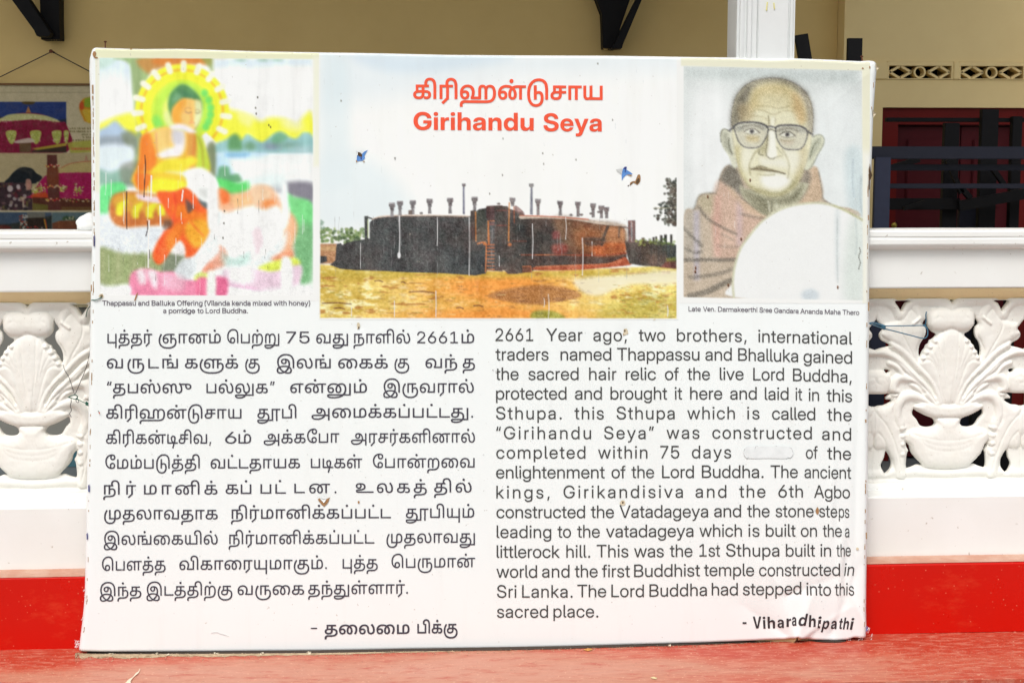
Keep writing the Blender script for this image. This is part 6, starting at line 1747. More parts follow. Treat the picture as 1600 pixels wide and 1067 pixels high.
 'x': [503, [31, 0, 461, 292, 461, 234, 53, 516, 231, 516, 379, 410, 420, 380, 502, 321, 543, 291, 469, 291, 510, 321, 590, 380, 635, 410, 783, 516, 959, 516, 551, 234, 551, 293, 977, 0, 799, 0, 627, 121, 586, 150, 506, 207, 467, 236, 543, 236, 502, 207, 422, 150, 381, 121, 207, 0]],
 'y': [509, [129, -204, 129, -137, 229, -137, 262, -137, 314, -124, 356, -95, 375, -72, 435, 3, 31, 516, 195, 516, 425, 212, 454, 175, 508, 101, 533, 64, 493, 64, 516, 101, 572, 175, 601, 212, 827, 516, 989, 516, 509, -97, 480, -132, 400, -180, 294, -204, 229, -204, 202, -204, 154, -204]],
 '–': [500, [1001, 333, 1001, 261, 1, 261, 1, 333]],
 '“': [325, [81, 492, 219, 728, 329, 728, 243, 492], [363, 492, 501, 728, 611, 728, 525, 492]],
 '”': [326, [81, 492, 167, 728, 329, 728, 193, 492], [365, 492, 451, 728, 613, 728, 477, 492]],
}
LATIN_BOLD = {
 '-': [645, [977, 345, 977, 226, 313, 226, 313, 345]],
 'G': [736, [755, -12, 546, -12, 234, 82, 58, 251, 59, 363, 58, 480, 240, 649, 552, 739, 749, 739, 876, 739, 1096, 703, 1270, 634, 1380, 540, 1393, 483, 1073, 483, 1062, 510, 1008, 553, 928, 584, 822, 601, 759, 601, 640, 601, 466, 543, 376, 437, 377, 363, 376, 290, 468, 184, 642, 127, 763, 127, 862, 127, 1012, 164, 1094, 230, 1095, 274, 1169, 271, 785, 271, 785, 389, 1403, 389, 1403, 295, 1402, 204, 1236, 66, 944, -12]],
 'S': [657, [663, -12, 474, -12, 208, 47, 68, 160, 69, 239, 371, 239, 372, 201, 444, 146, 576, 116, 667, 116, 746, 116, 866, 139, 934, 179, 935, 206, 934, 229, 882, 262, 768, 288, 677, 297, 525, 314, 308, 337, 96, 438, 97, 517, 96, 583, 236, 683, 488, 739, 655, 739, 824, 739, 1070, 683, 1206, 577, 1211, 503, 919, 503, 910, 554, 770, 611, 657, 611, 584, 611, 474, 589, 410, 550, 411, 524, 410, 502, 460, 471, 570, 447, 659, 438, 795, 423, 912, 411, 1082, 374, 1192, 324, 1246, 258, 1247, 217, 1246, 146, 1106, 43, 844, -12]],
 'V': [711, [517, 0, 9, 728, 351, 728, 579, 383, 620, 313, 714, 155, 767, 64, 677, 64, 726, 155, 816, 313, 859, 383, 1077, 728, 1415, 728, 919, 0]],
 'a': [557, [417, -9, 312, -9, 152, 25, 60, 94, 61, 145, 60, 189, 124, 247, 236, 283, 382, 302, 463, 305, 556, 310, 668, 319, 716, 335, 717, 352, 717, 355, 716, 373, 678, 400, 606, 416, 555, 416, 504, 416, 426, 400, 380, 371, 377, 351, 95, 351, 102, 405, 216, 484, 420, 527, 565, 527, 672, 527, 840, 502, 954, 456, 1014, 391, 1015, 349, 1015, 0, 721, 0, 721, 73, 717, 73, 688, 47, 606, 10, 492, -9], [501, 94, 566, 94, 664, 118, 718, 160, 719, 188, 719, 238, 706, 235, 666, 229, 614, 223, 552, 218, 519, 215, 470, 212, 392, 196, 348, 170, 349, 150, 348, 133, 386, 107, 454, 94]],
 'd': [601, [503, -11, 366, -11, 166, 56, 56, 178, 57, 258, 56, 338, 168, 459, 368, 527, 499, 527, 566, 527, 678, 509, 768, 473, 801, 445, 803, 445, 803, 728, 1103, 728, 1103, 0, 807, 0, 807, 79, 805, 79, 776, 49, 686, 9, 570, -11], [583, 111, 652, 111, 758, 147, 816, 214, 817, 258, 816, 303, 758, 369, 652, 405, 583, 405, 514, 405, 414, 371, 358, 305, 359, 258, 358, 212, 414, 146, 514, 111]],
 'e': [564, [577, -12, 418, -12, 184, 57, 56, 179, 57, 257, 56, 336, 186, 458, 416, 527, 567, 527, 680, 527, 868, 489, 1004, 417, 1078, 320, 1079, 261, 1079, 220, 161, 220, 161, 314, 935, 314, 799, 293, 798, 330, 742, 385, 642, 414, 573, 414, 504, 414, 402, 385, 348, 330, 349, 293, 349, 227, 348, 189, 404, 131, 510, 100, 585, 100, 640, 100, 724, 115, 782, 144, 795, 163, 1069, 163, 1050, 111, 910, 33, 702, -12]],
 'h': [590, [401, 285, 401, 0, 101, 0, 101, 728, 401, 728, 401, 380, 347, 380, 396, 449, 576, 527, 721, 527, 830, 527, 992, 479, 1080, 388, 1081, 323, 1081, 0, 779, 0, 779, 295, 778, 345, 684, 397, 597, 397, 538, 397, 450, 373, 400, 324]],
 'i': [250, [101, 0, 101, 516, 401, 516, 401, 0], [251, 576, 176, 576, 80, 621, 81, 656, 80, 690, 176, 734, 249, 734, 324, 734, 420, 690, 421, 655, 420, 621, 322, 576]],
 'n': [590, [401, 285, 401, 0, 101, 0, 101, 516, 397, 516, 397, 380, 347, 380, 396, 449, 576, 527, 721, 527, 830, 527, 992, 479, 1080, 388, 1081, 323, 1081, 0, 779, 0, 779, 295, 778, 345, 684, 397, 597, 397, 538, 397, 450, 373, 400, 324]],
 'p': [601, [101, -204, 101, 516, 397, 516, 397, 446, 401, 446, 432, 473, 522, 509, 638, 527, 705, 527, 836, 527, 1034, 459, 1148, 338, 1149, 258, 1148, 178, 1036, 56, 836, -11, 703, -11, 634, -11, 520, 9, 432, 48, 405, 77, 401, 77, 401, -204], [623, 111, 690, 111, 788, 146, 844, 212, 845, 258, 844, 305, 788, 371, 690, 405, 623, 405, 552, 405, 446, 369, 386, 303, 387, 258, 386, 214, 446, 147, 552, 111]],
 'r': [379, [101, 0, 101, 516, 391, 516, 391, 427, 393, 427, 422, 474, 542, 519, 645, 519, 670, 519, 714, 518, 733, 518, 733, 391, 716, 391, 642, 393, 607, 393, 546, 393, 454, 366, 400, 314, 401, 275, 401, 0]],
 't': [375, [709, 516, 709, 398, 19, 398, 19, 516], [197, 656, 497, 656, 497, 163, 496, 137, 538, 118, 597, 118, 620, 118, 690, 118, 709, 118, 709, 0, 682, 0, 584, 0, 535, 0, 358, 0, 196, 67, 197, 139]],
 'u': [590, [461, -11, 350, -11, 188, 37, 100, 128, 101, 192, 101, 516, 401, 516, 401, 221, 400, 171, 498, 119, 585, 119, 642, 119, 730, 142, 778, 192, 779, 231, 779, 516, 1081, 516, 1081, 0, 785, 0, 785, 135, 833, 135, 784, 67, 602, -11]],
 'y': [559, [127, -204, 127, -86, 263, -86, 296, -86, 338, -75, 368, -52, 381, -32, 407, 2, 11, 516, 325, 516, 493, 266, 522, 219, 576, 126, 603, 80, 519, 80, 542, 126, 598, 220, 629, 266, 797, 516, 1109, 516, 657, -78, 624, -122, 532, -178, 408, -204, 327, -204, 278, -204, 176, -204]],
}
DOTS = {
 'க்': (825, 432, 745, 67),
 'ங்': (1044, 522, 745, 67),
 'ட்': (693, 347, 745, 67),
 'த்': (825, 435, 745, 67),
 'ந்': (789, 395, 745, 67),
 'ன்': (1234, 618, 745, 67),
 'ப்': (778, 389, 745, 67),
 'ம்': (858, 430, 745, 67),
 'ர்': (640, 320, 745, 67),
 'ற்': (869, 434, 745, 67),
 'ல்': (1013, 507, 745, 67),
 'ள்': (1070, 535, 745, 67),
 'ஸ்': (1285, 642, 745, 67),
}
DOTX = {}


def flatten_quad(pts):
    q = []
    n = len(pts)
    for k in range(n):
        a, b = pts[k], pts[(k + 1) % n]
        q.append(a)
        if not a[2] and not b[2]:
            q.append(((a[0] + b[0]) / 2, (a[1] + b[1]) / 2, True))
    s0 = next(k for k in range(len(q)) if q[k][2])
    q = q[s0:] + q[:s0] + [q[s0]]
    poly = [q[0][:2]]
    k = 1
    while k < len(q):
        if q[k][2]:
            poly.append(q[k][:2]); k += 1
        else:
            a, c_, b = poly[-1], q[k], q[k + 1]
            L = math.dist(a, b[:2])
            m = 2 if L < 40 else 4 if L < 140 else 6
            for j in range(1, m + 1):
                t = j / m
                poly.append(((1 - t) ** 2 * a[0] + 2 * t * (1 - t) * c_[0] + t * t * b[0], (1 - t) ** 2 * a[1] + 2 * t * (1 - t) * c_[1] + t * t * b[1]))
            k += 2
    return poly


def text_obj(body):
    cu = bpy.data.curves.new('letters', 'FONT')
    cu.body = body
    cu.size = 1000
    ob = bpy.data.objects.new('letters', cu)
    COL.objects.link(ob)
    return ob, cu


def builtin_outline(ch):
    """outline of one character of Blender's own typeface, flattened"""
    ob, cu = text_obj(ch)
    dg = bpy.context.evaluated_depsgraph_get()
    cv = ob.evaluated_get(dg).to_curve(dg) if False else ob.to_curve(dg)
    out = []
    for sp in cv.splines:
        B_ = sp.bezier_points
        n = len(B_)
        poly = []
        for i in range(n):
            p0, p1 = B_[i], B_[(i + 1) % n]
            a, b, c_, d_ = p0.co, p0.handle_right, p1.handle_left, p1.co
            L = (a - d_).length
            straight = abs((b - a).cross(d_ - a).z) < 1e-2 * L and abs((c_ - a).cross(d_ - a).z) < 1e-2 * L
            m = 1 if straight else (2 if L < 30 else 4 if L < 120 else 6)
            for j in range(m):
                t = j / m
                p = a * (1 - t) ** 3 + b * 3 * t * (1 - t) ** 2 + c_ * 3 * t * t * (1 - t) + d_ * t ** 3
                poly.append((p.x, p.y))
        out.append(poly)
    ob.to_curve_clear()
    bpy.data.objects.remove(ob); bpy.data.curves.remove(cu)
    return out


def bar_pos(body):
    ob, cu = text_obj(body)
    me = ob.to_mesh()
    xs = [v.co.x for v in me.vertices]
    x1 = max(xs)
    ob.to_mesh_clear()
    bpy.data.objects.remove(ob); bpy.data.curves.remove(cu)
    return x1


BAR0 = bar_pos('|')
CENTRE_DOT = [(math.cos(k * math.pi / 8), math.sin(k * math.pi / 8)) for k in range(16)]
OUT = {}


def outline(key, bold=False):
    if (key, bold) in OUT: return OUT[(key, bold)]
    tab = LATIN_BOLD if bold and key in LATIN_BOLD else LATIN if key in LATIN else LIGATURES
    if key in tab:
        d = tab[key]
        cs = [flatten_quad([(c_[i] >> 1, c_[i + 1], bool(c_[i] & 1)) for i in range(0, len(c_), 2)]) for c_ in d[1:]]
        r = (d[0], cs)
    elif key in DOTS:
        adv, dx_, dy_, rr_ = DOTS[key]
        base = outline(key[0])
        ref = area(base[1][0]) 
        big = max((area(c_) for c_ in base[1]), key=abs)
        dot = [(dx_ + rr_ * x, dy_ + rr_ * y) for x, y in CENTRE_DOT]
        if big < 0: dot = dot[::-1]
        r = (adv, base[1] + [dot])
    else:
        r = (bar_pos(key + '|') - BAR0, builtin_outline(key))
    OUT[(key, bold)] = r
    return r


def area(c_):
    return .5 * sum(c_[i][0] * c_[(i + 1) % len(c_)][1] - c_[(i + 1) % len(c_)][0] * c_[i][1] for i in range(len(c_)))


def clean(c_):
    o = []
    for p in c_:
        if not o or math.dist(o[-1], p) > 1.0: o.append(p)
    if len(o) > 1 and math.dist(o[0], o[-1]) < 1.0: o.pop()
    return o


def embolden(c_, d):
    n = len(c_)
    o = []
    for i in range(n):
        p, a, b = Vector(c_[i]), Vector(c_[i - 1]), Vector(c_[(i + 1) % n])
        e1 = (p - a).normalized(); e2 = (b - p).normalized()
        n1 = Vector((e1.y, -e1.x)); n2 = Vector((e2.y, -e2.x))
        m = n1 + n2
        if m.length < .3: m = n1
        m.normalize()
        k = 1 / max(m.dot(n1), .55)
        o.append(tuple(p + m * d * k))
    return o


GM = {}


def glyph(weight, key):
    """filled glyph: (advance, vertices, faces, ink left, ink right); overlapping strokes are merged by winding number"""
    k = (weight, key)
    if k in GM: return GM[k]
    bold = weight == 26
    adv, cs = outline(key, bold)
    if bold: weight = 0
    cs = [clean(c_) for c_ in cs]
    cs = [c_ for c_ in cs if len(c_) > 2]
    if weight:
        big = max((area(c_) for c_ in cs), key=abs)
        cs = [embolden(c_, weight if big > 0 else -weight) for c_ in cs]
    pts, eds = [], []
    for c_ in cs:
        s = len(pts)
        pts += [Vector(p) for p in c_]
        eds += [(s + i, s + (i + 1) % len(c_)) for i in range(len(c_))]
    vs, _, fs, _, _, _ = delaunay_2d_cdt(pts, eds, [], 0, .05)
    V_ = np.array([tuple(v) for v in vs])
    F_ = np.array([tuple(f) for f in fs if len(f) == 3])
    C3 = V_[F_].mean(1)
    wn = np.zeros(len(F_), int)
    for c_ in cs:
        P_ = np.array(c_); Q_ = np.roll(P_, -1, 0)
        for (ax, ay), (bx_, by_) in zip(P_, Q_):
            up_ = (ay <= C3[:, 1]) & (by_ > C3[:, 1]); dn = (ay > C3[:, 1]) & (by_ <= C3[:, 1])
            if ay == by_: continue
            xx = ax + (C3[:, 1] - ay) * (bx_ - ax) / (by_ - ay)
            wn += (up_ & (xx > C3[:, 0])).astype(int) - (dn & (xx > C3[:, 0])).astype(int)
    keep = F_[wn != 0]
    used = np.unique(keep)
    remap = -np.ones(len(V_), int); remap[used] = np.arange(len(used))
    V_ = V_[used]; keep = remap[keep]
    # face the viewer: counter-clockwise
    a, b, c_ = V_[keep[:, 0]], V_[keep[:, 1]], V_[keep[:, 2]]
    flip = ((b - a)[:, 0] * (c_ - a)[:, 1] - (b - a)[:, 1] * (c_ - a)[:, 0]) < 0
    keep[flip] = keep[flip][:, ::-1]
    GM[k] = (adv, V_, [tuple(int(i) for i in f) for f in keep], V_[:, 0].min(), V_[:, 0].max())
    return GM[k]


PRE = {'ெ', 'ே', 'ை'}
SPLIT = {'ொ': ('ெ', 'ா'), 'ோ': ('ே', 'ா'), 'ௌ': ('ெ', 'ள')}


def shape(txt, font):
    """Tamil clusters into drawing order (vowel signs that stand before their letter are moved there)"""
    out = []
    i = 0
    while i < len(txt):
        ch = txt[i]
        nx_ = txt[i + 1] if i + 1 < len(txt) else ''
        if ch + nx_ in LIGATURES or ch + nx_ in DOTS: out.append(ch + nx_); i += 2; continue
        if nx_ in SPLIT:
            out += [SPLIT[nx_][0], ch, SPLIT[nx_][1]]; i += 2; continue
        if nx_ in PRE and nx_:
            out += [nx_, ch]; i += 2; continue
        out.append(ch); i += 1
    return out


def word(txt, x0, x1, y0, y1, size, fonts, off, maxx=1.10, minx=.80, slant=0.0):
    """place one word so its ink spans x0..x1 (photo pixels) on a base line from y0 to y1"""
    items = []
    tam = any('஀' <= ch <= '௿' for ch in txt)
    if tam:
        run = ''
        for ch in txt + '\0':
            if '஀' <= ch <= '௿': run += ch
            else:
                if run: items += [(fonts[0], g, size[0]) for g in shape(run, fonts[0])]
                run = ''
                if ch != '\0': items.append((fonts[1], ch, size[1]))
    else:
        items = [(fonts[1], ch, size[1]) for ch in txt]
    gl = [(glyph(f, k), s / 1000, k) for f, k, s in items]
    pen = 0; pos = []
    for (adv, vs_, fs_, a, b), s, k in gl:
        pos.append(pen); pen += adv * s
    l0 = pos[0] + gl[0][0][3] * gl[0][1]
    l1 = pos[-1] + gl[-1][0][4] * gl[-1][1]
    nat = l1 - l0
    W_ = x1 - x0
    sx = min(max(W_ / nat, minx), maxx)
    if W_ > nat * maxx: sx = min(1.0 + (maxx - 1) * .6, maxx)
    joins = [i for i in range(1, len(gl)) if not (gl[i][2] in ('ி',) )]
    gap = (W_ - nat * sx) / max(len(joins), 1)
    V_, F_ = [], []
    add = 0
    nv = 0
    for i, ((adv, vs_, fs_, a, b), s, k) in enumerate(gl):
        if i in joins: add += gap
        gx = x0 + (pos[i] + vs_[:, 0] * s - l0) * sx + add
        gyy = vs_[:, 1] * s
        gx = gx + slant * gyy
        t = (gx - x0) / max(W_, 1)
        V_.append(bp(gx, y0 + (y1 - y0) * t - gyy, off))
        F_ += [tuple(j + nv for j in f) for f in fs_]
        nv += len(vs_)
    return np.vstack(V_), F_


def text_line(name, words, size, fonts, mat, off=.0014, **kw):
    """one part per printed word"""
    for wd_ in words:
        v, f = word(wd_[0], wd_[1], wd_[2], wd_[3], wd_[4] if len(wd_) > 4 else wd_[3], size, fonts, off, **{**kw, **(wd_[5] if len(wd_) > 5 else {})})
        mesh_obj(name, v, f, mat, board)


M_INKT = flat_mat('dark_violet_grey_ink', (.055, .050, .070), .5)
M_INKE = flat_mat('dark_grey_ink', (.058, .058, .056), .5)
M_INKB = flat_mat('black_grey_ink', (.035, .028, .032), .5)
M_INKC = flat_mat('caption_grey_ink', (.12, .10, .13), .5)
M_TITLE = flat_mat('vermilion_title_ink', (.86, .085, .028), .5)

TS = (26.3, 24.6)
TF = (4, 5)
tamil = [
    [('புத்தர்', 167.8, 237.8, 536), ('ஞானம்', 247.9, 345, 536), ('பெற்று', 354.9, 436.5, 536), ('75', 447.2, 483.8, 536, 536, dict(maxx=1.6)), ('வது', 494, 543.8, 536), ('நாளில்', 552.2, 640.9, 536), ('2661', 651.6, 715.5, 536, 536, dict(maxx=1.6)), ('ம்', 721, 742.1, 536)],
    [('வருடங்', 166.9, 278.1, 575), ('களுக்', 288.8, 372.2, 575), ('கு', 383.1, 405.9, 575), ('இலங்', 432.2, 516.9, 575), ('கைக்', 528.4, 606, 575), ('கு', 616.3, 639.4, 574.6), ('வந்', 664.7, 714.4, 574.6), ('த', 722.8, 742.1, 574.6)],
    [('“', 166.9, 174.4, 613.8), ('தபஸ்ஸு', 176.5, 299.1, 613.8), ('பல்லுக', 322.5, 418.5, 613.8), ('”', 422, 430.3, 613.8), ('என்னும்', 453.4, 573.4, 613.4), ('இருவரால்', 598.7, 740.3, 613.1)],
    [('கிரிஹன்டுசாய', 165.9, 377.4, 653.4), ('தூபி', 401.8, 463.1, 653), ('அமைக்கப்பட்டது.', 486.6, 739.3, 652.2, 651.8)],
    [('கிரிகன்டிசிவ,', 165.6, 330, 692.6), ('6', 351.6, 369.5, 692.4, 692.4, dict(maxx=1.6)), ('ம்', 372.5, 393.4, 692.4), ('அக்கபோ', 411.9, 530.1, 692.2, 691), ('அரசர்களினால்', 548.4, 742.1, 691.2, 690.8)],
    [('மேம்படுத்தி', 164.6, 312.2, 731.8, 731.2), ('வட்டதாயக', 329.1, 468.8, 731.4, 730.8), ('படிகள்', 485.6, 565.9, 730.6), ('போன்றவை', 582.6, 741.6, 730.4, 729.8)],
    [('நிர்', 161.3, 212.4, 772), ('மானிக்', 225, 339.8, 771.8), ('கப்', 352.5, 392.8, 771), ('பட்', 406.9, 446.8, 770.6), ('டன.', 459.8, 525.9, 769.8), ('உலகத்', 555.9, 666.9, 769.2), ('தில்', 678.2, 736.9, 768.6)],
    [('முதலாவதாக', 162.8, 340.3, 810.6), ('நிர்மானிக்கப்பட்ட', 360.9, 610.9, 810, 808.9), ('தூபியும்', 633.8, 741, 808.7, 808)],
    [('இலங்கையில்', 162.2, 340.3, 850.6, 849.6), ('நிர்மானிக்கப்பட்ட', 357.2, 585, 849.4, 848.4), ('முதலாவது', 603.8, 742.1, 848, 847)],
    [('பௌத்த', 159.4, 258.8, 891, 889.6), ('விகாரையுமாகும்.', 280.3, 510.9, 889.6, 888), ('புத்த', 535.3, 590.3, 887.4), ('பெருமான்', 611.6, 742.5, 886.6, 885.4)],
    [('இந்த', 156, 220.9, 930.8, 930), ('இடத்திற்கு', 228.8, 363.2, 930, 928.8), ('வருகை', 371.3, 475.3, 928.6, 928), ('தந்துள்ளார்.', 481.5, 637.5, 927.6, 926.6)],
]
for L in tamil:
    text_line('printed_word', L, TS, TF, M_INKT)
text_line('printed_word', [('–', 485.6, 495.6, 988.6, 988.6, dict(minx=.5)), ('தலைமை', 507.2, 640, 989.7, 989.3), ('பிக்கு', 652, 715, 988.6, 988.2)], (25.6, 26), (14, 0), M_INKT)

ES = (27, 26.6)
EF = (4, 6)
english = [
    [('2661', 774.1, 833.1, 532.6), ('Year', 853.2, 910, 532.6), ('ago,', 926.9, 979.4, 532.8), ('two', 997.8, 1039.4, 532.8), ('brothers,', 1057.5, 1166.3, 533, 534), ('international', 1184.6, 1331.3, 534.4, 538)],
    [('traders', 774.1, 857.1, 562.8), ('named', 875.7, 955, 562.8), ('Thappassu', 964, 1092.8, 562.8), ('and', 1101.9, 1143.2, 563), ('Bhalluka', 1153.1, 1246.9, 563.2, 565.4), ('gained', 1255.3, 1331.3, 566, 568)],
    [('the', 774.1, 810.3, 593.4), ('sacred', 825.6, 904, 593.4), ('hair', 920.3, 963.1, 593.4), ('relic', 977.5, 1024.8, 593.4), ('of', 1038.8, 1060.3, 593.4), ('the', 1073.8, 1109.1, 593.4), ('live', 1124.4, 1161.6, 593.4), ('Lord', 1176.6, 1224.8, 594), ('Buddha,', 1238.8, 1330.7, 595, 597.6)],
    [('protected', 775, 885.1, 623.8), ('and', 898.2, 940.4, 623.8), ('brought', 953.7, 1042.2, 623.8), ('it', 1054.1, 1065.6, 623.8), ('here', 1078.1, 1128.4, 623.8), ('and', 1140.6, 1182.2, 623.8), ('laid', 1194.8, 1231.9, 624.4), ('it', 1242.8, 1253.1, 625), ('in', 1263.4, 1279.7, 626), ('this', 1291.5, 1331.3, 627, 628)],
    [('Sthupa.', 775, 877.6, 654.7), ('this', 897.4, 943.4, 654.7), ('Sthupa', 963.4, 1054.1, 654.6), ('which', 1073.8, 1148.1, 654.5), ('is', 1167.2, 1186.5, 654.6), ('called', 1206, 1273.7, 655, 656), ('the', 1292.3, 1330.7, 656.6, 657.6)],
    [('“Girihandu', 775, 923.5, 685.6), ('Seya”', 943.8, 1021.6, 685.4), ('was', 1041.3, 1092.8, 685), ('constructed', 1112.8, 1268.4, 684.8, 685.8), ('and', 1284.4, 1329.9, 686.8, 687.8)],
    [('completed', 775.4, 914.7, 716), ('within', 934.4, 1011.6, 715.8), ('75', 1031.5, 1061.3, 715.6), ('days', 1080.9, 1142.3, 715.4), ('of', 1259, 1277.3, 716), ('the', 1292.3, 1329.8, 717, 718)],
    [('enlightenment', 775, 944.7, 746.8), ('of', 955.4, 977.1, 746.6), ('the', 986.5, 1021.9, 746.4), ('Lord', 1034.3, 1084.1, 746.2), ('Buddha.', 1096.5, 1192.9, 746), ('The', 1203.8, 1246.5, 746), ('ancient', 1256.8, 1329.8, 746.2, 747.6)],
    [('kings,', 775.4, 858.8, 778), ('Girikandisiva', 880.4, 1066.9, 777.8, 777), ('and', 1086.6, 1134.8, 776.8), ('the', 1154.6, 1195.9, 776.6), ('6th', 1215.9, 1254.4, 776.6), ('Agbo', 1271.8, 1328.1, 777, 778.2)],
    [('constructed', 775.6, 914.1, 808.8), ('the', 923.1, 959.3, 808.6), ('Vatadageya', 967.8, 1106.3, 808.4, 807.6), ('and', 1115.6, 1157.8, 807.2), ('the', 1167.2, 1202.4, 807.2), ('stone', 1211.6, 1271.3, 807.2), ('ste', 1279.7, 1308, 807.2, 807.8), ('ps', 1310.5, 1326.9, 808, 808.4, dict(minx=.6))],
    [('leading', 775.9, 861.3, 839.8), ('to', 871, 892.2, 839.4), ('the', 901.6, 937.2, 839.2), ('vatadageya', 946.6, 1083.4, 839, 838), ('which', 1092.6, 1159.1, 837.8), ('is', 1169.1, 1186.5, 837.8), ('built', 1196.3, 1242.8, 837.6), ('on', 1251, 1276.3, 837.8), ('the', 1285.3, 1314.9, 838), ('a', 1320, 1326.9, 838.6, 838.8, dict(minx=.5))],
    [('littlerock', 775.9, 874.8, 870.8), ('hill.', 884.7, 922.2, 870.4), ('This', 932.1, 981.8, 870), ('was', 990.6, 1037.1, 869.8), ('the', 1046.3, 1081.9, 869.4), ('1st', 1092.6, 1125, 868.8), ('Sthupa', 1134.4, 1217.4, 868.6), ('built', 1227.6, 1273.1, 868.6), ('in', 1281.6, 1298.4, 868.6), ('the', 1306.5, 1329.4, 868.6, 868.6, dict(minx=.6))],
    [('world', 775.6, 839.1, 901.8), ('and', 846.8, 889.8, 901.4), ('the', 897.8, 933.8, 901.2), ('first', 940.4, 984.1, 901), ('Buddhist', 990.6, 1093.5, 900.8, 899.6), ('temple', 1099.7, 1178.1, 899.2), ('constructed', 1185.6, 1311.9, 899, 898.8), ('in', 1318.7, 1334, 899, 899, dict(slant=.12))],
    [('Sri', 776.5, 806.9, 933), ('Lanka.', 815.7, 894.6, 932.8), ('The', 901.9, 947.1, 932.2), ('Lord', 955, 1006, 932), ('Buddha', 1014.6, 1104.4, 931.6, 930), ('had', 1111.9, 1152.8, 929.4), ('stepped', 1160.6, 1251.9, 929.2, 927.8), ('into', 1260, 1298.4, 928.8, 930), ('this', 1304.1, 1334.4, 929.8, 929.2, dict(minx=.6))],
    [('sacred', 776.5, 856.2, 964.2), ('place.', 864.6, 934.8, 963.8)],
]
for L in english:
    text_line('printed_word', L, ES, EF, M_INKE, maxx=1.04)
SIG = [('-', 1160.3, 1166.3, 980, 0), ('V', 1176.6, 1189.9, 981.2, -.02), ('i', 1192.6, 1196.6, 981.6, -.04), ('h', 1200, 1211.4, 981.4, -.04), ('a', 1215, 1224.4, 980, -.05), ('r', 1228, 1234.9, 977.8, -.02), ('a', 1236, 1242.8, 975.6, 0),
       ('d', 1245, 1257.5, 975.6, .22), ('h', 1262.5, 1273.5, 978, .06), ('i', 1276.4, 1281.4, 980.6, .12), ('p', 1283.6, 1294, 982, .22), ('a', 1298.4, 1307.4, 982.6, .06), ('t', 1310, 1315, 982.4, .16), ('h', 1316.8, 1325, 982.6, .16), ('i', 1327.2, 1331.4, 983, .18)]
for s_ in SIG:
    text_line('signature_letter', [(s_[0], s_[1], s_[2], s_[3], s_[3], dict(slant=s_[4], minx=.4, maxx=1.6))], (27, 25.4), (20, 26), M_INKB)

text_line('title_word', [('கிரிஹன்டுசாய', 645.5, 941.5, 154.3, 156.2)], (37.6, 38), (20, 26), M_TITLE, off=.002)
text_line('title_word', [('Girihandu', 646.1, 833.8, 203.4, 204.6), ('Seya', 849.1, 940, 205.4, 206)], (37.6, 38.2), (20, 26), M_TITLE, off=.002, maxx=1.2)

CAP = (10, 10.6)
K1 = lambda X: 150 + X / 4.571
text_line('caption_word', [('Thappassu', K1(45), K1(285), 477.4), ('and', K1(300), K1(380), 477.4), ('Balluka', K1(398), K1(562), 477.4), ('Offering', K1(578), K1(760), 477.4), ('(Vilanda', K1(775), K1(955), 477.4), ('kenda', K1(972), K1(1104), 477.4), ('mixed', K1(1120), K1(1252), 477.4), ('with', K1(1268), K1(1362), 477.4), ('honey)', K1(1378), K1(1530), 477.4)], CAP, (0, 14), M_INKC)
text_line('caption_word', [('a', K1(480), K1(502), 489.2), ('porridge', K1(520), K1(708), 489.2), ('to', K1(724), K1(768), 489.2), ('Lord', K1(783), K1(884), 489.2), ('Buddha.', K1(902), K1(1086), 489.2)], CAP, (0, 14), M_INKC)
K2 = lambda X: 1060 + X / 5.333
text_line('caption_word', [('Late', K2(84), K2(186), 486.3, 486.4), ('Ven.', K2(205), K2(308), 486.4, 486.6), ('Darmakeerthi', K2(330), K2(657), 486.8, 487.6), ('Sree', K2(675), K2(780), 488, 488.2), ('Gandara', K2(797), K2(1000), 488.6, 489.6), ('Ananda', K2(1015), K2(1201), 489.8, 490.6), ('Maha', K2(1220), K2(1350), 490.8, 491.2), ('Thero', K2(1367), K2(1506), 491.4, 492)], (10, 10.2), (0, 12), M_INKC)

# ------------------------------------------------------------------ wear on the board: tears, holes, mud spots, painted-out words
def flat_patch(name, pts, mat, off=.0012, sm=3, parent=board, curl=None):
    """thin patch lying on the cloth; points in photo pixels, curl = lift per point"""
    P_ = smooth_line(pts, sm, True) if sm else np.array(pts, float)
    cx_, cy_ = P_.mean(0)
    n = len(P_)
    rings = [1, .6, .25]
    vs_ = []
    for k in rings:
        q = (P_ - (cx_, cy_)) * k + (cx_, cy_)
        vs_.append(bp(q[:, 0], q[:, 1], off + (curl * k * k if curl else 0)))
    vs_.append(bp(np.array([cx_]), np.array([cy_]), off))
    V_ = np.vstack(vs_)
    F_ = []
    for r_ in range(len(rings) - 1):
        for i in range(n):
            j = (i + 1) % n
            F_.append((r_ * n + i, r_ * n + j, (r_ + 1) * n + j, (r_ + 1) * n + i))
    b0 = (len(rings) - 1) * n
    for i in range(n):
        F_.append((b0 + i, b0 + (i + 1) % n, len(V_) - 1))
    return mesh_obj(name, V_, F_, mat, parent)


K = 17.79
q = lambda L, ox, oy: [(ox + x / K, oy + y / K) for x, y in L]
M_STAIN = flat_mat('rusty_mud_stain', (.36, .20, .09), .9)
M_STAIND = flat_mat('dark_mud_stain', (.10, .06, .03), .9)
M_STAINL = flat_mat('pale_mud_stain', (.66, .58, .42), .9)
M_GREYST = flat_mat('grey_smudge', (.62, .64, .63), .9)
M_CORR = flat_mat('correction_paint', (.78, .82, .82), .7)
M_SCRATCH = flat_mat('grey_scratch', (.42, .42, .42), .8)
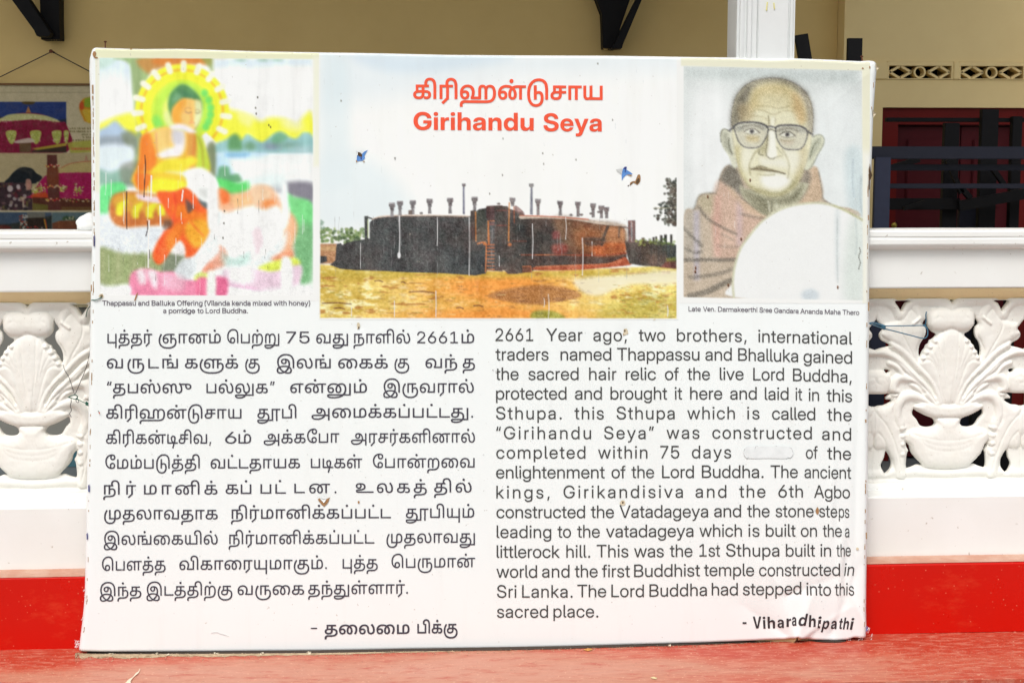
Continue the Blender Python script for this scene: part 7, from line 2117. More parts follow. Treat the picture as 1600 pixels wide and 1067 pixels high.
# left star tear
flat_patch('torn_opening', q([(295, 280), (345, 335), (390, 330), (450, 375), (520, 310), (620, 262), (565, 340), (520, 430), (540, 490), (470, 560), (380, 565), (300, 590), (320, 430), (335, 370)], 540, 220), M_BLUE, .0024, 0)
flat_patch('torn_dark_edge', q([(335, 330), (400, 330), (455, 390), (455, 455), (420, 450), (380, 440), (350, 410)], 540, 220), M_STAIND, .0028, 2)  # darker patches along the torn edges
flat_patch('torn_dark_edge', q([(410, 470), (455, 470), (455, 530), (420, 530)], 540, 220), M_BLUED, .0028, 0)
flat_patch('torn_flap', q([(290, 540), (325, 560), (330, 600), (290, 605)], 540, 220), M_TORN, .0028, 0)
flat_patch('torn_flap', q([(470, 565), (530, 570), (525, 605), (505, 608)], 540, 220), M_TORN, .0028, 0)
flat_patch('torn_flap', q([(290, 270), (345, 340), (335, 400), (310, 430)], 540, 220), M_CLOTH, .0030, 0, curl=.002)
# right star tear
flat_patch('torn_opening', q([(590, 425), (640, 372), (700, 372), (685, 455), (780, 510), (865, 575), (760, 590), (680, 600), (610, 670), (560, 760), (555, 620), (570, 520)], 940, 240), M_BLUE, .0024, 0)
flat_patch('torn_opening', q([(385, 450), (500, 428), (575, 430), (560, 590), (480, 530)], 940, 240), M_GREYST, .0024, 0)
flat_patch('torn_dark_edge', q([(600, 420), (640, 375), (700, 372), (670, 450), (665, 530), (645, 520), (650, 440)], 940, 240), M_BLUED, .0028, 0)
flat_patch('torn_dark_edge', q([(700, 590), (800, 590), (860, 620), (800, 636)], 940, 240), M_TORN, .0028, 0)
flat_patch('mud_blot', q([(1000, 600), (1060, 590), (1080, 660), (1070, 780), (1000, 870), (950, 850), (860, 810), (790, 850), (780, 900), (790, 820), (850, 780), (930, 770), (980, 700)], 940, 240), M_STAIN, .0022, 2)
flat_patch('mud_blot', q([(1010, 690), (1050, 720), (1040, 800), (980, 850), (950, 800)], 940, 240), M_STAIND, .0025, 2)
flat_patch('mud_blot', q([(720, 900), (770, 870), (760, 895), (730, 925)], 940, 240), M_STAIND, .0022, 0)
flat_patch('smudge', q([(1365, 530), (1385, 470), (1405, 455), (1395, 520), (1375, 555)], 540, 220), M_SCRATCH, .002, 0)
# brown tear in the Tamil text
k2 = lambda L: [(450 + x / 5.333, 660 + y / 5.333) for x, y in L]
flat_patch('torn_opening', k2([(248, 640), (262, 628), (300, 668), (322, 634), (350, 622), (334, 664), (302, 700), (280, 682)]), M_STAIN, .0026, 0)
flat_patch('torn_flap', k2([(262, 628), (322, 636), (300, 668)]), M_CLOTH, .0034, 0, curl=.002)
for (x, y, rx, ry, m) in ((560.3, 784, 1.8, 2.4, M_STAIN), (560, 509, 2.6, 6.2, M_STAINL), (560.6, 512, 1.0, 2.2, M_STAIND), (977.5, 518.2, 4.4, 5.6, M_STAINL), (976.2, 517, 1.4, 2.2, M_STAIND), (974.4, 522.4, 1.4, 1.6, M_STAIN),
                          (972.6, 785.6, 4.2, 4.6, M_STAINL), (973.2, 785, 1.3, 2.4, M_STAIND), (1276.8, 797.6, 2.6, 5.6, M_STAIN), (1339.6, 857, 2.4, 2.4, M_STAINL), (147.8, 85.4, 3, 5.6, M_STAIN), (150.5, 91, 3, 1.6, M_STAIN),
                          (158.5, 462, 4.5, 3.6, M_STAINL), (159, 462.5, 2.2, 2.2, M_STAIN), (1347.8, 107.5, 1.8, 1.3, M_STAIN), (1358.6, 106, 1, 2.6, M_STAIN), (204, 76.6, 1.8, 1.2, M_STAIN), (775.2, 580.6, 1.6, 1.8, M_GREYST), (770, 578, 1.2, 1, M_SCRATCH)):
    n = 11
    rr_ = random.Random(int(x * 7 + y))
    flat_patch('mud_spot', [(x + rx * math.cos(k * 2 * math.pi / n) * rr_.uniform(.7, 1.15), y + ry * math.sin(k * 2 * math.pi / n) * rr_.uniform(.7, 1.15)) for k in range(n)], m, .0022 if m is not M_STAIND else .0025, 2)
# fallen straw stuck in the caption
flat_patch('dry_straw', [(209.5, 470), (213, 460), (216, 456.5), (214, 464), (211.5, 470)], M_STAIN, .003, 0)
flat_patch('dry_straw', [(1020.5, 499), (1024, 498), (1024, 499.6), (1020.5, 500)], M_STAINL, .003, 0)
# words painted out in the English text
pts = [(1166, 698), (1176, 696.6), (1200, 697), (1220, 696.8), (1234, 698.6), (1239.6, 705), (1237, 713.5), (1225, 716), (1200, 715.6), (1178, 716), (1166, 715), (1161.8, 706)]
flat_patch('painted_out_words', pts, M_CORR, .0019, 4)
bm = bmesh.new()
rr_ = random.Random(3)
tr = [(1163.6, 700), (1161.6, 706), (1163, 712), (1166.5, 715.4), (1170, 714.4)], [(1233, 698.6), (1236, 700), (1238.4, 706), (1237.4, 712), (1234, 715.2), (1230, 714)], [(1179, 702), (1180.4, 697.5), (1184, 696.4)], [(1210, 697), (1214, 696.6)]
for L in tr:
    Lp = smooth_line(L, 6)
    for i in range(len(Lp) - 1):
        if rr_.random() < .28: continue
        a_, b3 = bp(Lp[i:i + 2, 0], Lp[i:i + 2, 1], .0024)
        bar(bm, a_, b3, .0008, .0004, tuple(NB))
from_bm('leftover_letter_edge', bm, M_SCRATCH, board)
# scattered scratches, flecks and tiny scuffs on the white cloth (too many to count)
bm = bmesh.new()
for k in range(150):
    x = rr_.uniform(150, 1345); y = rr_.uniform(500, 985)
    L_ = rr_.choice((1.2, 1.6, 2.4)); an_ = rr_.uniform(0, 3.14)
    a_, b3 = bp(np.array([x, x + L_ * math.cos(an_)]), np.array([y, y + L_ * math.sin(an_) * .8]), .0019)
    bar(bm, a_, b3, rr_.uniform(.0006, .0016), .0003, tuple(NB))
tag(from_bm('scratches', bm, M_GREYST, board), kind='stuff')
bm = bmesh.new()
for k in range(30):
    x = rr_.uniform(150, 1345); y = rr_.uniform(500, 985)
    a_, b3 = bp(np.array([x, x + .8]), np.array([y, y + rr_.uniform(-1, 1)]), .0019)
    bar(bm, a_, b3, .0015, .0004, tuple(NB))
tag(from_bm('dark_flecks', bm, M_SCRATCH, board), kind='stuff')
# small arc scratch low on the left
a_ = bp(np.array([330., 338, 345, 352, 358]), np.array([988., 986.5, 989, 991, 993.5]), .0019)
bm = bmesh.new(); tube(bm, a_, .0006, 4); from_bm('scratch', bm, M_GREYST, board)

# staples and split backing along the folded side edges
bm = bmesh.new(); bm2 = bmesh.new()
for k in range(70):
    y = rr_.uniform(150, 470) if k < 46 else rr_.uniform(470, 990)
    x = float(np.interp(y, LE[:, 0], LE[:, 1])) + 5.2 + rr_.uniform(-.5, .5)
    L_ = rr_.uniform(2, 9)
    a_, b3 = bp(np.array([x, x + rr_.uniform(-.4, .4)]), np.array([y, y + L_]), .0008)
    bar(bm, a_, b3, rr_.uniform(.0012, .0028), .0012, tuple(NB))
for k in range(34):
    y = rr_.uniform(120, 980)
    x = float(np.interp(y, RE[:, 0], RE[:, 1])) - 5.0 + rr_.uniform(-.6, .6)
    L_ = rr_.uniform(2, 10)
    a_, b3 = bp(np.array([x, x]), np.array([y, y + L_]), .0008)
    bar(bm2, a_, b3, rr_.uniform(.0012, .003), .0012, tuple(NB))
for i_, (x, y, L_) in enumerate(((144.6, 133, 14), (144.6, 150, 6), (146.6, 370, 15), (142, 445, 10))):
    a_, b3 = bp(np.array([x, x + .3]), np.array([y, y + L_]), .001)
    bar(bm, a_, b3, .0045, .0014, tuple(NB))
for (x, y, L_) in ((1357.5, 472, 14), (1356.8, 336, 8), (1354, 832, 10), (1358, 272, 18), (1352.5, 655, 5)):
    a_, b3 = bp(np.array([x, x + .3]), np.array([y, y + L_]), .001)
    bar(bm2, a_, b3, .005, .0014, tuple(NB))
tag(from_bm('rusty_staple_row', bm, M_TORN, board), kind='stuff')
tag(from_bm('rusty_staple_row', bm2, M_TORN, board), kind='stuff')
for pts in ([(137.8, 758), (140, 756), (140.5, 768), (138, 768)], [(134.6, 834), (137, 832), (137.5, 842), (135.2, 843)], [(146.2, 369), (148.4, 368), (148.2, 384), (146.6, 386)]):
    flat_patch('blue_backing_scrap', pts, M_BLUED, .004, 0)
for pts in ([(1363, 171), (1370.5, 178), (1365, 184)], [(1367, 100), (1375, 106), (1370, 111)]):
    flat_patch('loose_cloth_fold', pts, M_STAINL, .003, 0)
for pts in ([(1357, 262), (1359, 258), (1361, 268), (1364, 274), (1358, 284), (1357, 276)], [(1356.5, 284), (1359, 282), (1359, 296), (1357, 298)]):
    flat_patch('dark_hole', pts, M_STAIND, .006, 0)
# frayed shreds at the corners and along the lower edges
bm = bmesh.new()
for (cx_, cy_, n_, s_) in ((119, 1007, 34, 5.5), (128, 966, 10, 3.5), (131, 922, 8, 3), (132, 930, 6, 3), (1357, 985, 16, 4), (1362, 995, 14, 5), (1330, 998, 16, 5), (1345, 996, 12, 5)):
    for k in range(n_):
        x = cx_ + rr_.uniform(-.6, .6) * s_; y = cy_ + rr_.uniform(-1, 1) * s_
        dx_ = rr_.uniform(-2.6, 2.6); dy_ = rr_.uniform(-2.4, 2.4)
        P3 = bp(np.array([x, x + dx_, x + dx_ * .3 + rr_.uniform(-2, 2)]), np.array([y, y + dy_, y + 1.5]), rr_.uniform(-.004, .006))
        vsn = [bm.verts.new(p) for p in P3]
        bm.faces.new(vsn)
tag(from_bm('frayed_shreds', bm, M_CLOTH, board), kind='stuff')
flat_patch('blue_backing_scrap', [(1352.6, 978), (1355.4, 977), (1355, 984), (1353, 986)], M_BLUE, .006, 0)
# kinked hem at the notch
flat_patch('hem_fold', [(1180, 1002), (1225, 998.6), (1239, 994.4), (1243.5, 991.6), (1243, 998.5), (1239.5, 1003.5), (1234, 1002.5), (1228, 1003.2), (1190, 1004.4)], flat_mat('soiled_hem', (.55, .43, .22), .8), -.004, 0)
flat_patch('hem_fold', [(1244, 992), (1250, 996), (1275, 999.6), (1292, 1000.8), (1290, 1002.2), (1268, 1001.4), (1246, 999.4)], flat_mat('soiled_hem_brown', (.48, .35, .20), .8), -.004, 0)
# nails standing up from the top edge
M_RUST = flat_mat('rusty_nail_steel', (.16, .06, .03), .7, .4)
for (x, y0_, y1_) in ((160.8, 63, 75), (1351.5, 86.5, 97)):
    a_ = bp(np.array([x + .2, x - .2]), np.array([y1_, y0_]), -.02)
    bm = bmesh.new(); tube(bm, a_, .0022, 6)
    d_ = (Vector(a_[1]) - Vector(a_[0])).normalized()
    tube(bm, [Vector(a_[1]), Vector(a_[1]) + d_ * .002], .0048, 8)
    from_bm('nail', bm, M_RUST, board)

# ------------------------------------------------------------------ tie wires and cord
M_WIRE = flat_mat('thin_grey_wire', (.055, .05, .06), .4, .3)
M_GWIRE = flat_mat('green_plastic_wire', (.03, .13, .09), .4)
M_CORD = flat_mat('blue_nylon_cord', (.055, .17, .26), .5)


def pt(px, py, k):
    """k = 0 on the board's front, 1 on the panel's face"""
    a_ = bp(np.array(float(px)), np.array(float(py)), .004)
    b3 = on_y(float(px), float(py), .035)
    return a_ * (1 - k) + b3 * k


def wire(name, pts, r, mat, parent):
    P_ = smooth_line([tuple(pt(*p)) for p in pts], 7)
    bm = bmesh.new()
    tube(bm, P_, r, 6)
    return from_bm(name, bm, mat, parent, True)


t1 = empty('tie_wire', Vector(pt(117, 617, .9).tolist()), 'thin grey and green tie wire holding the left board edge to the openwork panel', 'wire')
wire('wire_strand', [(140.2, 508, .15), (140.8, 530, .3), (139.5, 552, .5), (134, 575, .7), (125, 598, .85), (117, 617, .9)], .0011, M_WIRE, t1)
wire('wire_strand', [(98.6, 570, 1.05), (101, 578, .98), (107, 588, .95), (112, 602, .93), (116.5, 617, .9)], .0011, M_WIRE, t1)
wire('wire_strand', [(111, 621, .95), (111.2, 628, .98), (110, 634, 1), (111.6, 641, .98), (108.8, 646, 1), (111.5, 651.5, 1.04)], .0011, M_WIRE, t1)
wire('wire_loop', [(108, 620, .95), (113, 618, .88), (118, 617, .88), (121, 620, .88), (118, 623.5, .9), (112, 622, .93), (106, 620.5, .97)], .0017, M_GWIRE, t1)
wire('wire_loop', [(119, 623, .9), (123, 626, .86), (121, 629, .86), (118.6, 626, .9), (120, 622, .9)], .0011, M_WIRE, t1)
wire('wire_tail', [(119, 622, .88), (127, 627, .7), (136, 631, .5), (146, 637, .2), (154, 642, .03), (156, 646, 0)], .0012, M_GWIRE, t1)
co = []
for k in range(28):
    t = k / 27
    co.append((133.5 + 7 * t + .6 * math.cos(k * 1.6), 630 + 3.2 * t + 2.6 * math.sin(k * 1.6), .55 - .15 * t))
wire('wire_coil', co, .0012, M_GWIRE, t1)
flat_patch('wire_tip', [(154.5, 642.5), (157, 644.5), (156.4, 647), (154.8, 645)], flat_mat('coral_wire_tip', (.55, .12, .08), .6), .005, 0, t1)
t2 = empty('green_wire', Vector(pt(141, 472, .5).tolist()), 'short green wire curling round the board edge beside the left caption', 'wire')
wire('wire_strand', [(160, 463.5, 0), (155, 467, 0), (149, 469, 0), (143.5, 469, .05), (140.8, 473, .25), (140.6, 478, .5), (137.2, 483, .8), (135, 490, .95), (134.6, 495, 1.05)], .0016, M_GWIRE, t2)
t3 = empty('blue_cord', Vector(pt(1380, 509, .6).tolist()), 'blue nylon cord knotted between the right board edge and the openwork panel', 'cord')
wire('cord_strand', [(1360, 504.5, .05), (1368, 506, .3), (1380, 508.8, .6), (1400, 509.2, .8), (1425, 508.8, .92), (1442, 508.8, .98), (1447, 512, 1), (1449, 514.5, 1.02)], .0019, M_CORD, t3)
wire('cord_strand', [(1360, 506, .05), (1370, 509.5, .35), (1380, 513, .6), (1400, 518, .8), (1425, 524.5, .92), (1442, 528.6, 1), (1448.5, 525.5, 1), (1449.6, 518, 1), (1448, 511, 1), (1443, 507, 1)], .0019, M_CORD, t3)
wire('cord_end', [(1446, 508, 1), (1447.2, 500, .96), (1446.6, 493, .95), (1447.6, 487, .95)], .0019, M_CORD, t3)
wire('cord_end', [(1361, 505, .05), (1365, 503.6, .25), (1373, 505.5, .5), (1378, 507, .6)], .0019, M_CORD, t3)
kn = []
for k in range(30):
    t = k / 29
    kn.append((1377.5 + 5.5 * t + 1.2 * math.cos(k * 1.9), 509.8 + 1.8 * t + 3.0 * math.sin(k * 1.9), .58 + .06 * t + .02 * math.cos(k)))
wire('cord_knot', kn, .0021, M_CORD, t3)

# ------------------------------------------------------------------ dirt and leaves on the floor
M_DUST = paint_mat('sandy_dust', (.52, .40, .26), (.28, .19, .11), .9, 45, 1, .8)
M_DUSTD = flat_mat('dark_grit', (.13, .09, .05), 1)
# a low drift of swept sand along the foot of the board
xs = np.linspace(124, 720, 160)
vs_, fs_ = [], []
for i, x in enumerate(xs):
    yb = float(np.interp(x, BE[:, 0], BE[:, 1])) + 1
    k = max(0.02, 1 - (x - 118) / 600)
    wpx = (6.0 * k + .1) * (.25 + .8 * float(vnoise(np.array(x), np.array(3.), 14, 9)) + .35 * float(vnoise(np.array(x), np.array(5.), 3, 10)))
    a_ = on_floor(x, yb + 1.2, .0022); b3 = on_floor(x, yb + 1.6 + wpx * .45, .0012 * k + .0012); c3 = on_floor(x, yb + 2 + wpx, .0006)
    vs_ += [a_, b3, c3]
    if i:
        o_ = (i - 1) * 3
        fs_ += [(o_, o_ + 1, o_ + 4, o_ + 3), (o_ + 1, o_ + 2, o_ + 5, o_ + 4)]
o = mesh_obj('sand_drift', [tuple(v) for v in vs_], fs_, M_DUST, None, True)
tag(o, 'thin drift of sandy dust along the foot of the board', 'sand', kind='stuff')


M_FOOT_SHADE = flat_mat('dark_shade_and_dirt', (.055, .038, .028), 1)  # shadow under the board foot put into a dark strip, with some dirt
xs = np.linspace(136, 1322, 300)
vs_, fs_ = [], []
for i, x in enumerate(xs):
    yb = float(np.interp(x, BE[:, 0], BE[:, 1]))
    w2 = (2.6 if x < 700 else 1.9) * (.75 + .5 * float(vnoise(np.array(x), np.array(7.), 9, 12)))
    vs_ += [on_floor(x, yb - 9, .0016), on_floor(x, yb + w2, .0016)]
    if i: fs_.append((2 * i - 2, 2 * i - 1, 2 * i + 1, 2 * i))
o = mesh_obj('foot_shade_dirt', [tuple(v) for v in vs_], fs_, M_FOOT_SHADE)
tag(o, 'dark strip under the board foot, its shadow painted in along with some dirt', 'dirt', kind='stuff')


def grains(name, n_, mat, seed, s0, s1, label):
    r = random.Random(seed)
    bm = bmesh.new()
    for k in range(n_):
        x = 118 + 1150 * r.random() ** 1.9
        yb = float(np.interp(x, BE[:, 0], BE[:, 1])) + 1
        c3 = on_floor(x, yb + 1.5 + abs(r.gauss(0, 1)) * (5.0 if x < 600 else 3), .0)
        s = r.uniform(s0, s1)
        vv = [bm.verts.new(c3 + Vector((r.uniform(-1, 1) * s, r.uniform(-1, 1) * s, abs(r.uniform(0, 1)) * s + .0008))) for _ in range(4)]
        for f in ((0, 1, 2), (0, 2, 3), (0, 3, 1), (1, 3, 2)): bm.faces.new([vv[i] for i in f])
    return tag(from_bm(name, bm, mat, None), label, 'grit', kind='stuff')


grains('pale_grit', 2600, M_DUST, 5, .0010, .0030, 'loose pale sand grains in front of the board foot')
grains('dark_grit', 500, M_DUSTD, 6, .0008, .0024, 'loose dark grit in front of the board foot')
M_CHIP = flat_mat('cream_paint_chip', (.75, .68, .52), .8)
chips = [(175, 1021.6, 5, 2), (246, 1021.4, 6, 2.5), (262, 1022.4, 4, 2), (339, 1021.6, 6, 3), (410, 1021, 4, 1.6), (482, 1019.8, 4, 1.6), (1047, 1008.5, 4, 1.6)]
r = random.Random(175)
bm = bmesh.new()
for (x, y, a_, b3) in chips:
    for k in range(5):
        c3 = on_floor(x + r.uniform(-a_, a_) * .5, y + r.uniform(-.6, .6), .003)
        vv = [bm.verts.new(c3 + Vector((r.uniform(-1, 1) * .006, r.uniform(-1, 1) * .006, r.uniform(-.003, .005)))) for _ in range(4)]
        for f in ((0, 1, 2), (0, 2, 3), (0, 3, 1), (1, 3, 2)): bm.faces.new([vv[i] for i in f])
tag(from_bm('paint_flake', bm, M_CHIP, None), 'crumbled cream paint flakes in the dust at the board foot', 'flakes', kind='stuff')
# two small dry leaves
def leaf(pts, label, mat):
    vs_ = [tuple(on_floor(x, y, .0022)) for x, y in pts]
    c3 = np.mean(np.array(vs_), 0) + np.array((0, 0, .004))
    n = len(vs_)
    o = mesh_obj('dry_leaf', vs_ + [tuple(c3)], [(i, (i + 1) % n, n) for i in range(n)], mat)
    tag(o, label, 'leaf')


M_LEAF = flat_mat('dry_yellow_leaf', (.55, .26, .06), .7)
M_LEAF2 = flat_mat('pale_dry_leaf', (.66, .55, .30), .7)
leaf([(911, 1014.5), (917, 1012.6), (924, 1012.4), (925.5, 1014.6), (919, 1016.4)], 'small orange dry leaf touching the board foot right of centre', M_LEAF)
leaf([(1016, 1058), (1021, 1056.4), (1027, 1058.4), (1025, 1060.4), (1020, 1059.6)], 'small pale dry leaf on the open floor below the board', M_LEAF2)
# splash of cream paint
def splash(pts):
    L = smooth_line(pts, 6)
    vs_, fs_ = [], []
    for i, (x, y, wd_) in enumerate(L):
        jw = wd_ * (.7 + .6 * float(vnoise(np.array(i * 3.1), np.array(2.), 5, 3)))
        vs_ += [tuple(on_floor(x - jw, y, .004)), tuple(on_floor(x + jw, y, .004))]
        if i: fs_.append((2 * i - 2, 2 * i - 1, 2 * i + 1, 2 * i))
    o = mesh_obj('paint_splash', vs_, fs_, M_CHIP)
    tag(o, 'streak of cream paint spilt on the red floor near the left front', 'paint streak')


splash([(197, 1072, 5), (200, 1066, 4.5), (203, 1061, 2.6), (208, 1057, .7), (214, 1051, 1.8), (217, 1048, .6), (218.5, 1044, .4)])

# ------------------------------------------------------------------ hanging poster behind the balustrade
YP = YW - .03
pw = lambda X, Y, off=0.0: on_y(X, Y, YP - off)
pp0, pp1 = at(-24, 131, YP), at(182, 480, YP)
post = empty('hanging_poster', ((pp0.x + pp1.x) / 2, YP, pp0.z), 'cream photo poster of flower mounds hanging by string from a nail on the inner wall', 'poster')
c = Canvas(-24, 131, 182, 480, 1.0)
c.im[:] = np.array((188, 172, 132)) / 255
CRM = (214, 202, 164)
c.im[:] = np.array(CRM) / 255
c.mod(.05, 40, 81)
c.frame(0, 60, 6.669)
c.line([(-200, 565), (1200, 568)], .7, (150, 140, 110), .5, .7, 0)
for k in range(8): c.ell(random.uniform(0, 900), random.uniform(500, 640), 5, 22, (190, 178, 140), 2, .6)
# picture 1: flower mound under a blue sky
r = random.Random(8)
c.poly([(-200, 664), (690, 664), (692, 1190), (-200, 1190)], (44, 66, 128), .5, 1, 0)
c.poly([(-200, 860), (0, 810), (60, 860), (620, 850), (692, 840), (692, 950), (-200, 950)], (36, 46, 66), 1.5, 1, 0)
c.poly([(230, 664), (360, 664), (340, 690), (260, 690)], (84, 70, 40), .8, 1)
c.poly([(295, 705), (325, 780), (268, 780)], (190, 130, 80), .6, 1, 0)
c.poly([(-200, 950), (-60, 870), (100, 800), (290, 778), (460, 800), (620, 870), (692, 900), (692, 1190), (-200, 1190)], (140, 26, 60), .8, 1)
c.poly([(-120, 890), (20, 830), (100, 795), (280, 785), (440, 800), (560, 835), (625, 875), (480, 858), (340, 848), (180, 860), (0, 865)], (206, 206, 142), .8, 1)
for k in range(420):
    x = r.uniform(-160, 690); y = r.uniform(870, 1180)
    c.ell(x, y, 6, 6, r.choice([(170, 30, 80), (110, 20, 40), (190, 60, 110), (90, 14, 30)]), .5, .7)
for k in range(150):
    x = r.uniform(-100, 600); y = 800 + abs(x - 280) * .14 + r.uniform(0, 45)
    c.ell(x, y, 5, 5, r.choice([(226, 224, 170), (170, 170, 90), (240, 236, 200)]), .4, .8)
for (x, w_) in ((115, 55), (370, 58), (590, 50), (690, 26)):
    c.poly([(x - w_, 975), (x + w_, 970), (x + w_ * .5, 1090), (x - w_ * .3, 1090)], (190, 196, 96), .8, 1)
    for k in range(26): c.ell(x + r.uniform(-w_, w_) * .8, r.uniform(975, 1085), 6, 6, r.choice([(220, 220, 130), (120, 140, 60), (232, 230, 180)]), .4, .8)
c.poly([(150, 1075), (300, 1040), (360, 1070), (320, 1090), (180, 1095)], (222, 212, 190), 1, .9)
c.poly([(200, 1095), (325, 1090), (322, 1190), (205, 1190)], (110, 84, 56), .8, 1, 0)
c.poly([(330, 1150), (692, 1090), (692, 1120), (400, 1170)], (190, 180, 60), .8, .9, 0)
c.poly([(330, 1172), (692, 1125), (692, 1190), (330, 1190)], (54, 52, 34), .8, .9, 0)
# side vignette and small script
c.poly([(826, 730), (850, 650), (930, 615), (1190, 620), (1190, 900), (915, 880), (860, 820)], (218, 150, 40), 1.2, 1)
c.poly([(880, 670), (915, 620), (1190, 610), (1190, 720), (900, 720)], (150, 180, 50), 1.2, 1)
c.ell(852, 705, 24, 44, (214, 90, 40), 1, 1)
c.poly([(860, 760), (920, 740), (1000, 760), (960, 860), (915, 880)], (226, 190, 60), 1.2, 1)
for (yy, xa) in ((942, 725), (972, 728), (1004, 855), (1034, 862), (1064, 760)):
    x = xa
    while x < 1190:
        w_ = r.uniform(10, 22)
        c.line([(x, yy + r.uniform(-5, 5)), (x + w_ * .5, yy + r.uniform(-7, 2)), (x + w_ * .8, yy + 6)], .75, (96, 88, 40), .35, .9)
        c.line([(x + w_ * .2, yy - 7), (x + w_ * .4, yy + 7)], .6, (96, 88, 40), .35, .9, 0)
        x += w_ + (5 if r.random() < .8 else 16)
c.frame(0, 220, 6.669)
c.poly([(705, 40), (720, 20), (850, 5), (1190, -10), (1190, 100), (900, 125), (740, 140), (730, 110)], (186, 186, 76), 1.5, .9)
x = 745
while x < 1190:
    c.line([(x, 75), (x + 8, 98), (x + 16, 76), (x + 22, 96)], 1.0, (214, 90, 70), .4, .9, 0); x += 30
# picture 2
c.poly([(-200, 128), (1190, 128), (1190, 726), (-200, 726)], (196, 180, 136), .6, 1, 0)
c.poly([(90, 390), (150, 320), (230, 276), (330, 290), (380, 340), (440, 380), (400, 430), (330, 450), (60, 440)], (26, 34, 40), 1, 1)
c.poly([(-200, 430), (330, 440), (340, 726), (-200, 726)], (62, 44, 50), 1, 1, 0)
for k in range(90):
    c.ell(r.uniform(-140, 330), r.uniform(450, 720), r.uniform(8, 26), r.uniform(6, 22), r.choice([(180, 164, 150), (90, 56, 66), (36, 30, 36), (120, 110, 60), (206, 196, 190), (110, 40, 50)]), .8, .75)
c.poly([(270, 410), (320, 410), (325, 500), (280, 510)], (206, 150, 130), 1, .9)
c.ell(105, 500, 30, 34, (214, 200, 196), .8, .9)
c.ell(190, 480, 20, 24, (220, 206, 206), .8, .9)
c.poly([(210, 590), (280, 590), (250, 620), (255, 690), (235, 690), (232, 620)], (206, 186, 160), .8, .9)
c.poly([(330, 560), (440, 400), (500, 360), (700, 330), (1190, 310), (1190, 640), (340, 600)], (178, 26, 92), 1, 1)
c.poly([(620, 290), (720, 240), (900, 215), (1190, 215), (1190, 318), (700, 335), (610, 335)], (204, 184, 120), .9, 1)
c.line([(640, 285), (740, 238), (930, 216), (1190, 214)], .9, (200, 70, 60), .5, .8)
c.line([(884, 215), (900, 160), (912, 215)], .8, (200, 90, 90), .4, .8, 0)
for k in range(300):
    x = r.uniform(400, 1190); y = r.uniform(330, 610)
    if y < 330 + max(0, (640 - x)) * .9: continue
    c.ell(x, y, 6, 6, r.choice([(200, 40, 110), (150, 16, 70), (214, 80, 130), (166, 20, 60)]), .5, .7)
for (x, y, s_) in ((805, 510, 52), (650, 490, 34), (430, 500, 40), (370, 530, 36)):
    for k in range(40): c.ell(x + r.gauss(0, .5) * s_, y + r.gauss(0, .6) * s_, 8, 8, r.choice([(206, 206, 90), (230, 226, 170), (150, 160, 60)]), .5, .85)
c.poly([(340, 560), (480, 540), (490, 610), (340, 600)], (214, 86, 36), 1.5, .9)
c.poly([(340, 590), (1190, 620), (1190, 726), (340, 726)], (92, 48, 32), 1, 1, 0)
c.poly([(340, 650), (500, 670), (500, 726), (340, 726)], (120, 120, 50), 1.5, .8, 0)
c.poly([(640, 690), (1190, 690), (1190, 726), (640, 726)], (120, 92, 50), 1.5, .8, 0)
for k in range(60): c.ell(r.uniform(480, 1190), r.uniform(600, 640), 8, 7, r.choice([(206, 40, 50), (222, 212, 170), (200, 180, 90)]), .5, .85)
c.poly([(490, 148), (592, 148), (610, 400), (630, 726), (510, 726), (490, 400)], (100, 54, 46), .8, 1, 0)
c.poly([(500, 300), (600, 280), (610, 460), (500, 450)], (140, 74, 44), 3, .8)
for (y0_) in (262, 478, 615):
    for k in range(16): c.ell(480 + k * 9.5, y0_ + 10 * math.sin(k * .9), 9, 9, r.choice([(200, 30, 40), (226, 200, 160), (180, 30, 50), (220, 190, 90)]), .5, .9)
c.poly([(-200, 728), (1190, 728), (1190, 746), (-200, 746)], CRM, .5, 1, 0)
# pictures 3 and 4, then more below the rail
c.poly([(-200, 746), (540, 746), (540, 1100), (-200, 1100)], (66, 86, 108), .5, 1, 0)
c.poly([(-200, 880), (100, 870), (200, 850), (540, 780), (540, 1100), (-200, 1100)], (44, 50, 46), 2, 1, 0)
c.poly([(280, 750), (470, 750), (470, 810), (290, 806)], (120, 120, 110), 1, 1, 0)
c.poly([(280, 806), (460, 800), (470, 930), (290, 900)], (48, 36, 28), .8, 1, 0)
for k in range(60): c.ell(r.uniform(205, 290), r.uniform(770, 930), 8, 8, r.choice([(214, 206, 190), (120, 90, 70), (40, 36, 30), (190, 60, 40)]), .6, .9)
for k in range(40): c.ell(r.uniform(280, 440), r.uniform(890, 1080), 8, 8, r.choice([(206, 190, 180), (190, 60, 50), (120, 110, 60)]), .6, .9)
c.line([(462, 820), (485, 925)], 1.6, (220, 170, 50), .6, 1, 0)
c.line([(472, 820), (492, 925)], 1.0, (190, 50, 40), .5, 1, 0)
c.poly([(0, 880), (100, 890), (110, 935), (-60, 935)], (110, 40, 34), 1.2, .8)
c.poly([(545, 746), (1190, 746), (1190, 1100), (545, 1100)], (96, 120, 124), .5, 1, 0)
c.poly([(545, 860), (620, 835), (1190, 825), (1190, 1100), (545, 1100)], (120, 68, 42), .8, 1, 0)
for k in range(30): c.ell(r.uniform(655, 800), r.uniform(790, 822), 10, 12, r.choice([(50, 80, 50), (70, 96, 60), (190, 180, 150)]), .6, .9)
for k in range(60): c.ell(r.uniform(560, 1100), r.uniform(840, 935), 9, 5, r.choice([(150, 90, 50), (90, 50, 34), (170, 110, 60)]), .6, .7)
c.frame(0, 0, 1)
c.poly([(-24, 382), (182, 382), (182, 480), (-24, 480)], (190, 178, 140), .6, 1, 0)
c.blur(.7)
c.mod(.07, 5, 91)
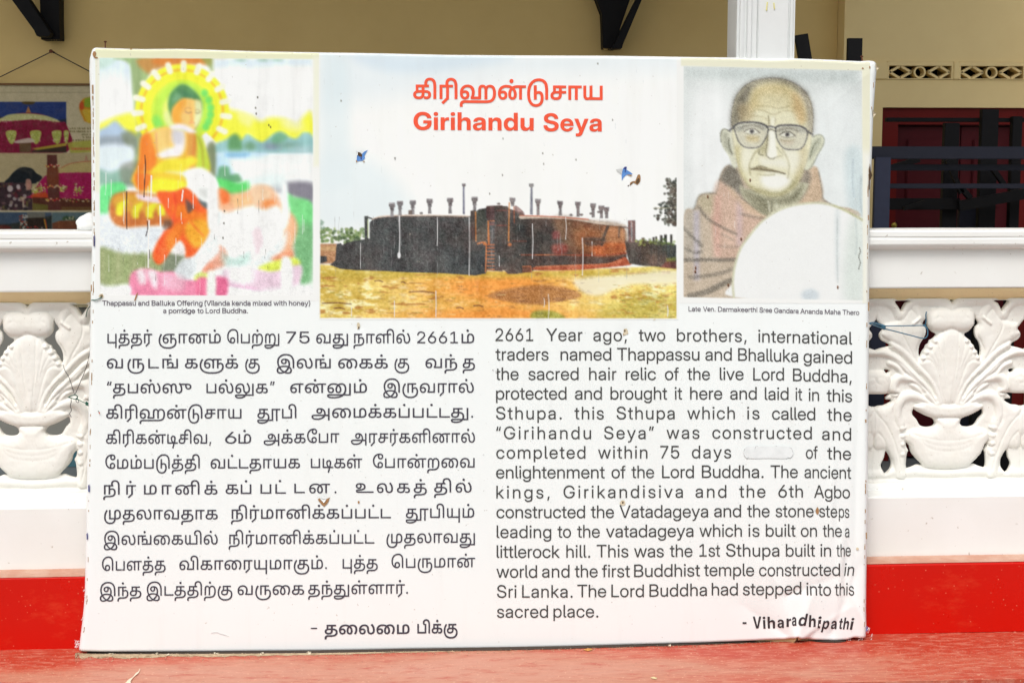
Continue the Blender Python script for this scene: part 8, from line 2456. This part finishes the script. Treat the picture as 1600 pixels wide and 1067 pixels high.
c.im[:] = np.clip(c.im + (rng.random(c.im.shape[:2])[..., None] - .5) * .05, 0, 1)


def print_mat(name, attr):
    m, t, b = new_mat(name)
    at_ = t.nodes.new('ShaderNodeAttribute'); at_.attribute_name = attr
    n2 = noise(t, 30, 3, .5, objco(t))
    t.links.new(mix(t, ramp(t, n2, [(.5, (0, 0, 0)), (.8, (.15,) * 3)]), at_.outputs['Color'], (.2, .18, .14)), b.inputs['Base Color'])
    b.inputs['Roughness'].default_value = .6
    b.inputs['Specular IOR Level'].default_value = .15
    return m


c.build('poster_print', .003, P=pw, parent=post, mat=print_mat('poster_paper', 'print'), k=.85)
box('poster_backing', pp0.x - .002, pp1.x + .002, YP - .0015, YP + .008, pp1.z, pp0.z, M_WHITE, post)
p, q2 = at(-24, 132, YP), at(182, 134.5, YP)
box('batten', p.x - .01, q2.x + .01, YP - .012, YP - .004, q2.z, p.z + .004, paint_mat('brown_batten_wood', (.20, .11, .05), None, .5, 8), post, .001)
nl = at(81, 81, YP)
bm = bmesh.new()
for e_ in ((-21, 131), (176, 131)):
    tube(bm, [nl, at(e_[0], e_[1], YP)], .0022, 5)
from_bm('string', bm, flat_mat('dark_string', (.035, .03, .035), .8), post)
bm = bmesh.new(); tube(bm, [nl + Vector((0, .03, 0)), nl + Vector((0, -.012, 0))], .004, 8); tube(bm, [nl + Vector((0, -.012, 0)), nl + Vector((0, -.016, 0))], .008, 8)
from_bm('nail', bm, M_RUST, post)

# white cloth bundle on the rail behind the board's left edge
bc = at(147, 362, .10)
bm = bmesh.new()
bmesh.ops.create_icosphere(bm, subdivisions=4, radius=1)
for v_ in bm.verts:
    n_ = .05 * math.sin(v_.co.x * 7 + v_.co.z * 3) + .03 * math.sin(v_.co.z * 11 + v_.co.y * 5)
    v_.co = Vector((v_.co.x * .052, v_.co.y * .04, max(v_.co.z, -.35) * .040)) * (1 + n_)
bmesh.ops.translate(bm, verts=bm.verts, vec=Vector((bc.x, .09, z_r1 + .002 + .0142)))
o = from_bm('cloth_bundle', bm, M_COLUMN, None, True)
tag(o, 'small white rounded cloth bundle on the rail behind the board\'s left edge', 'bundle')
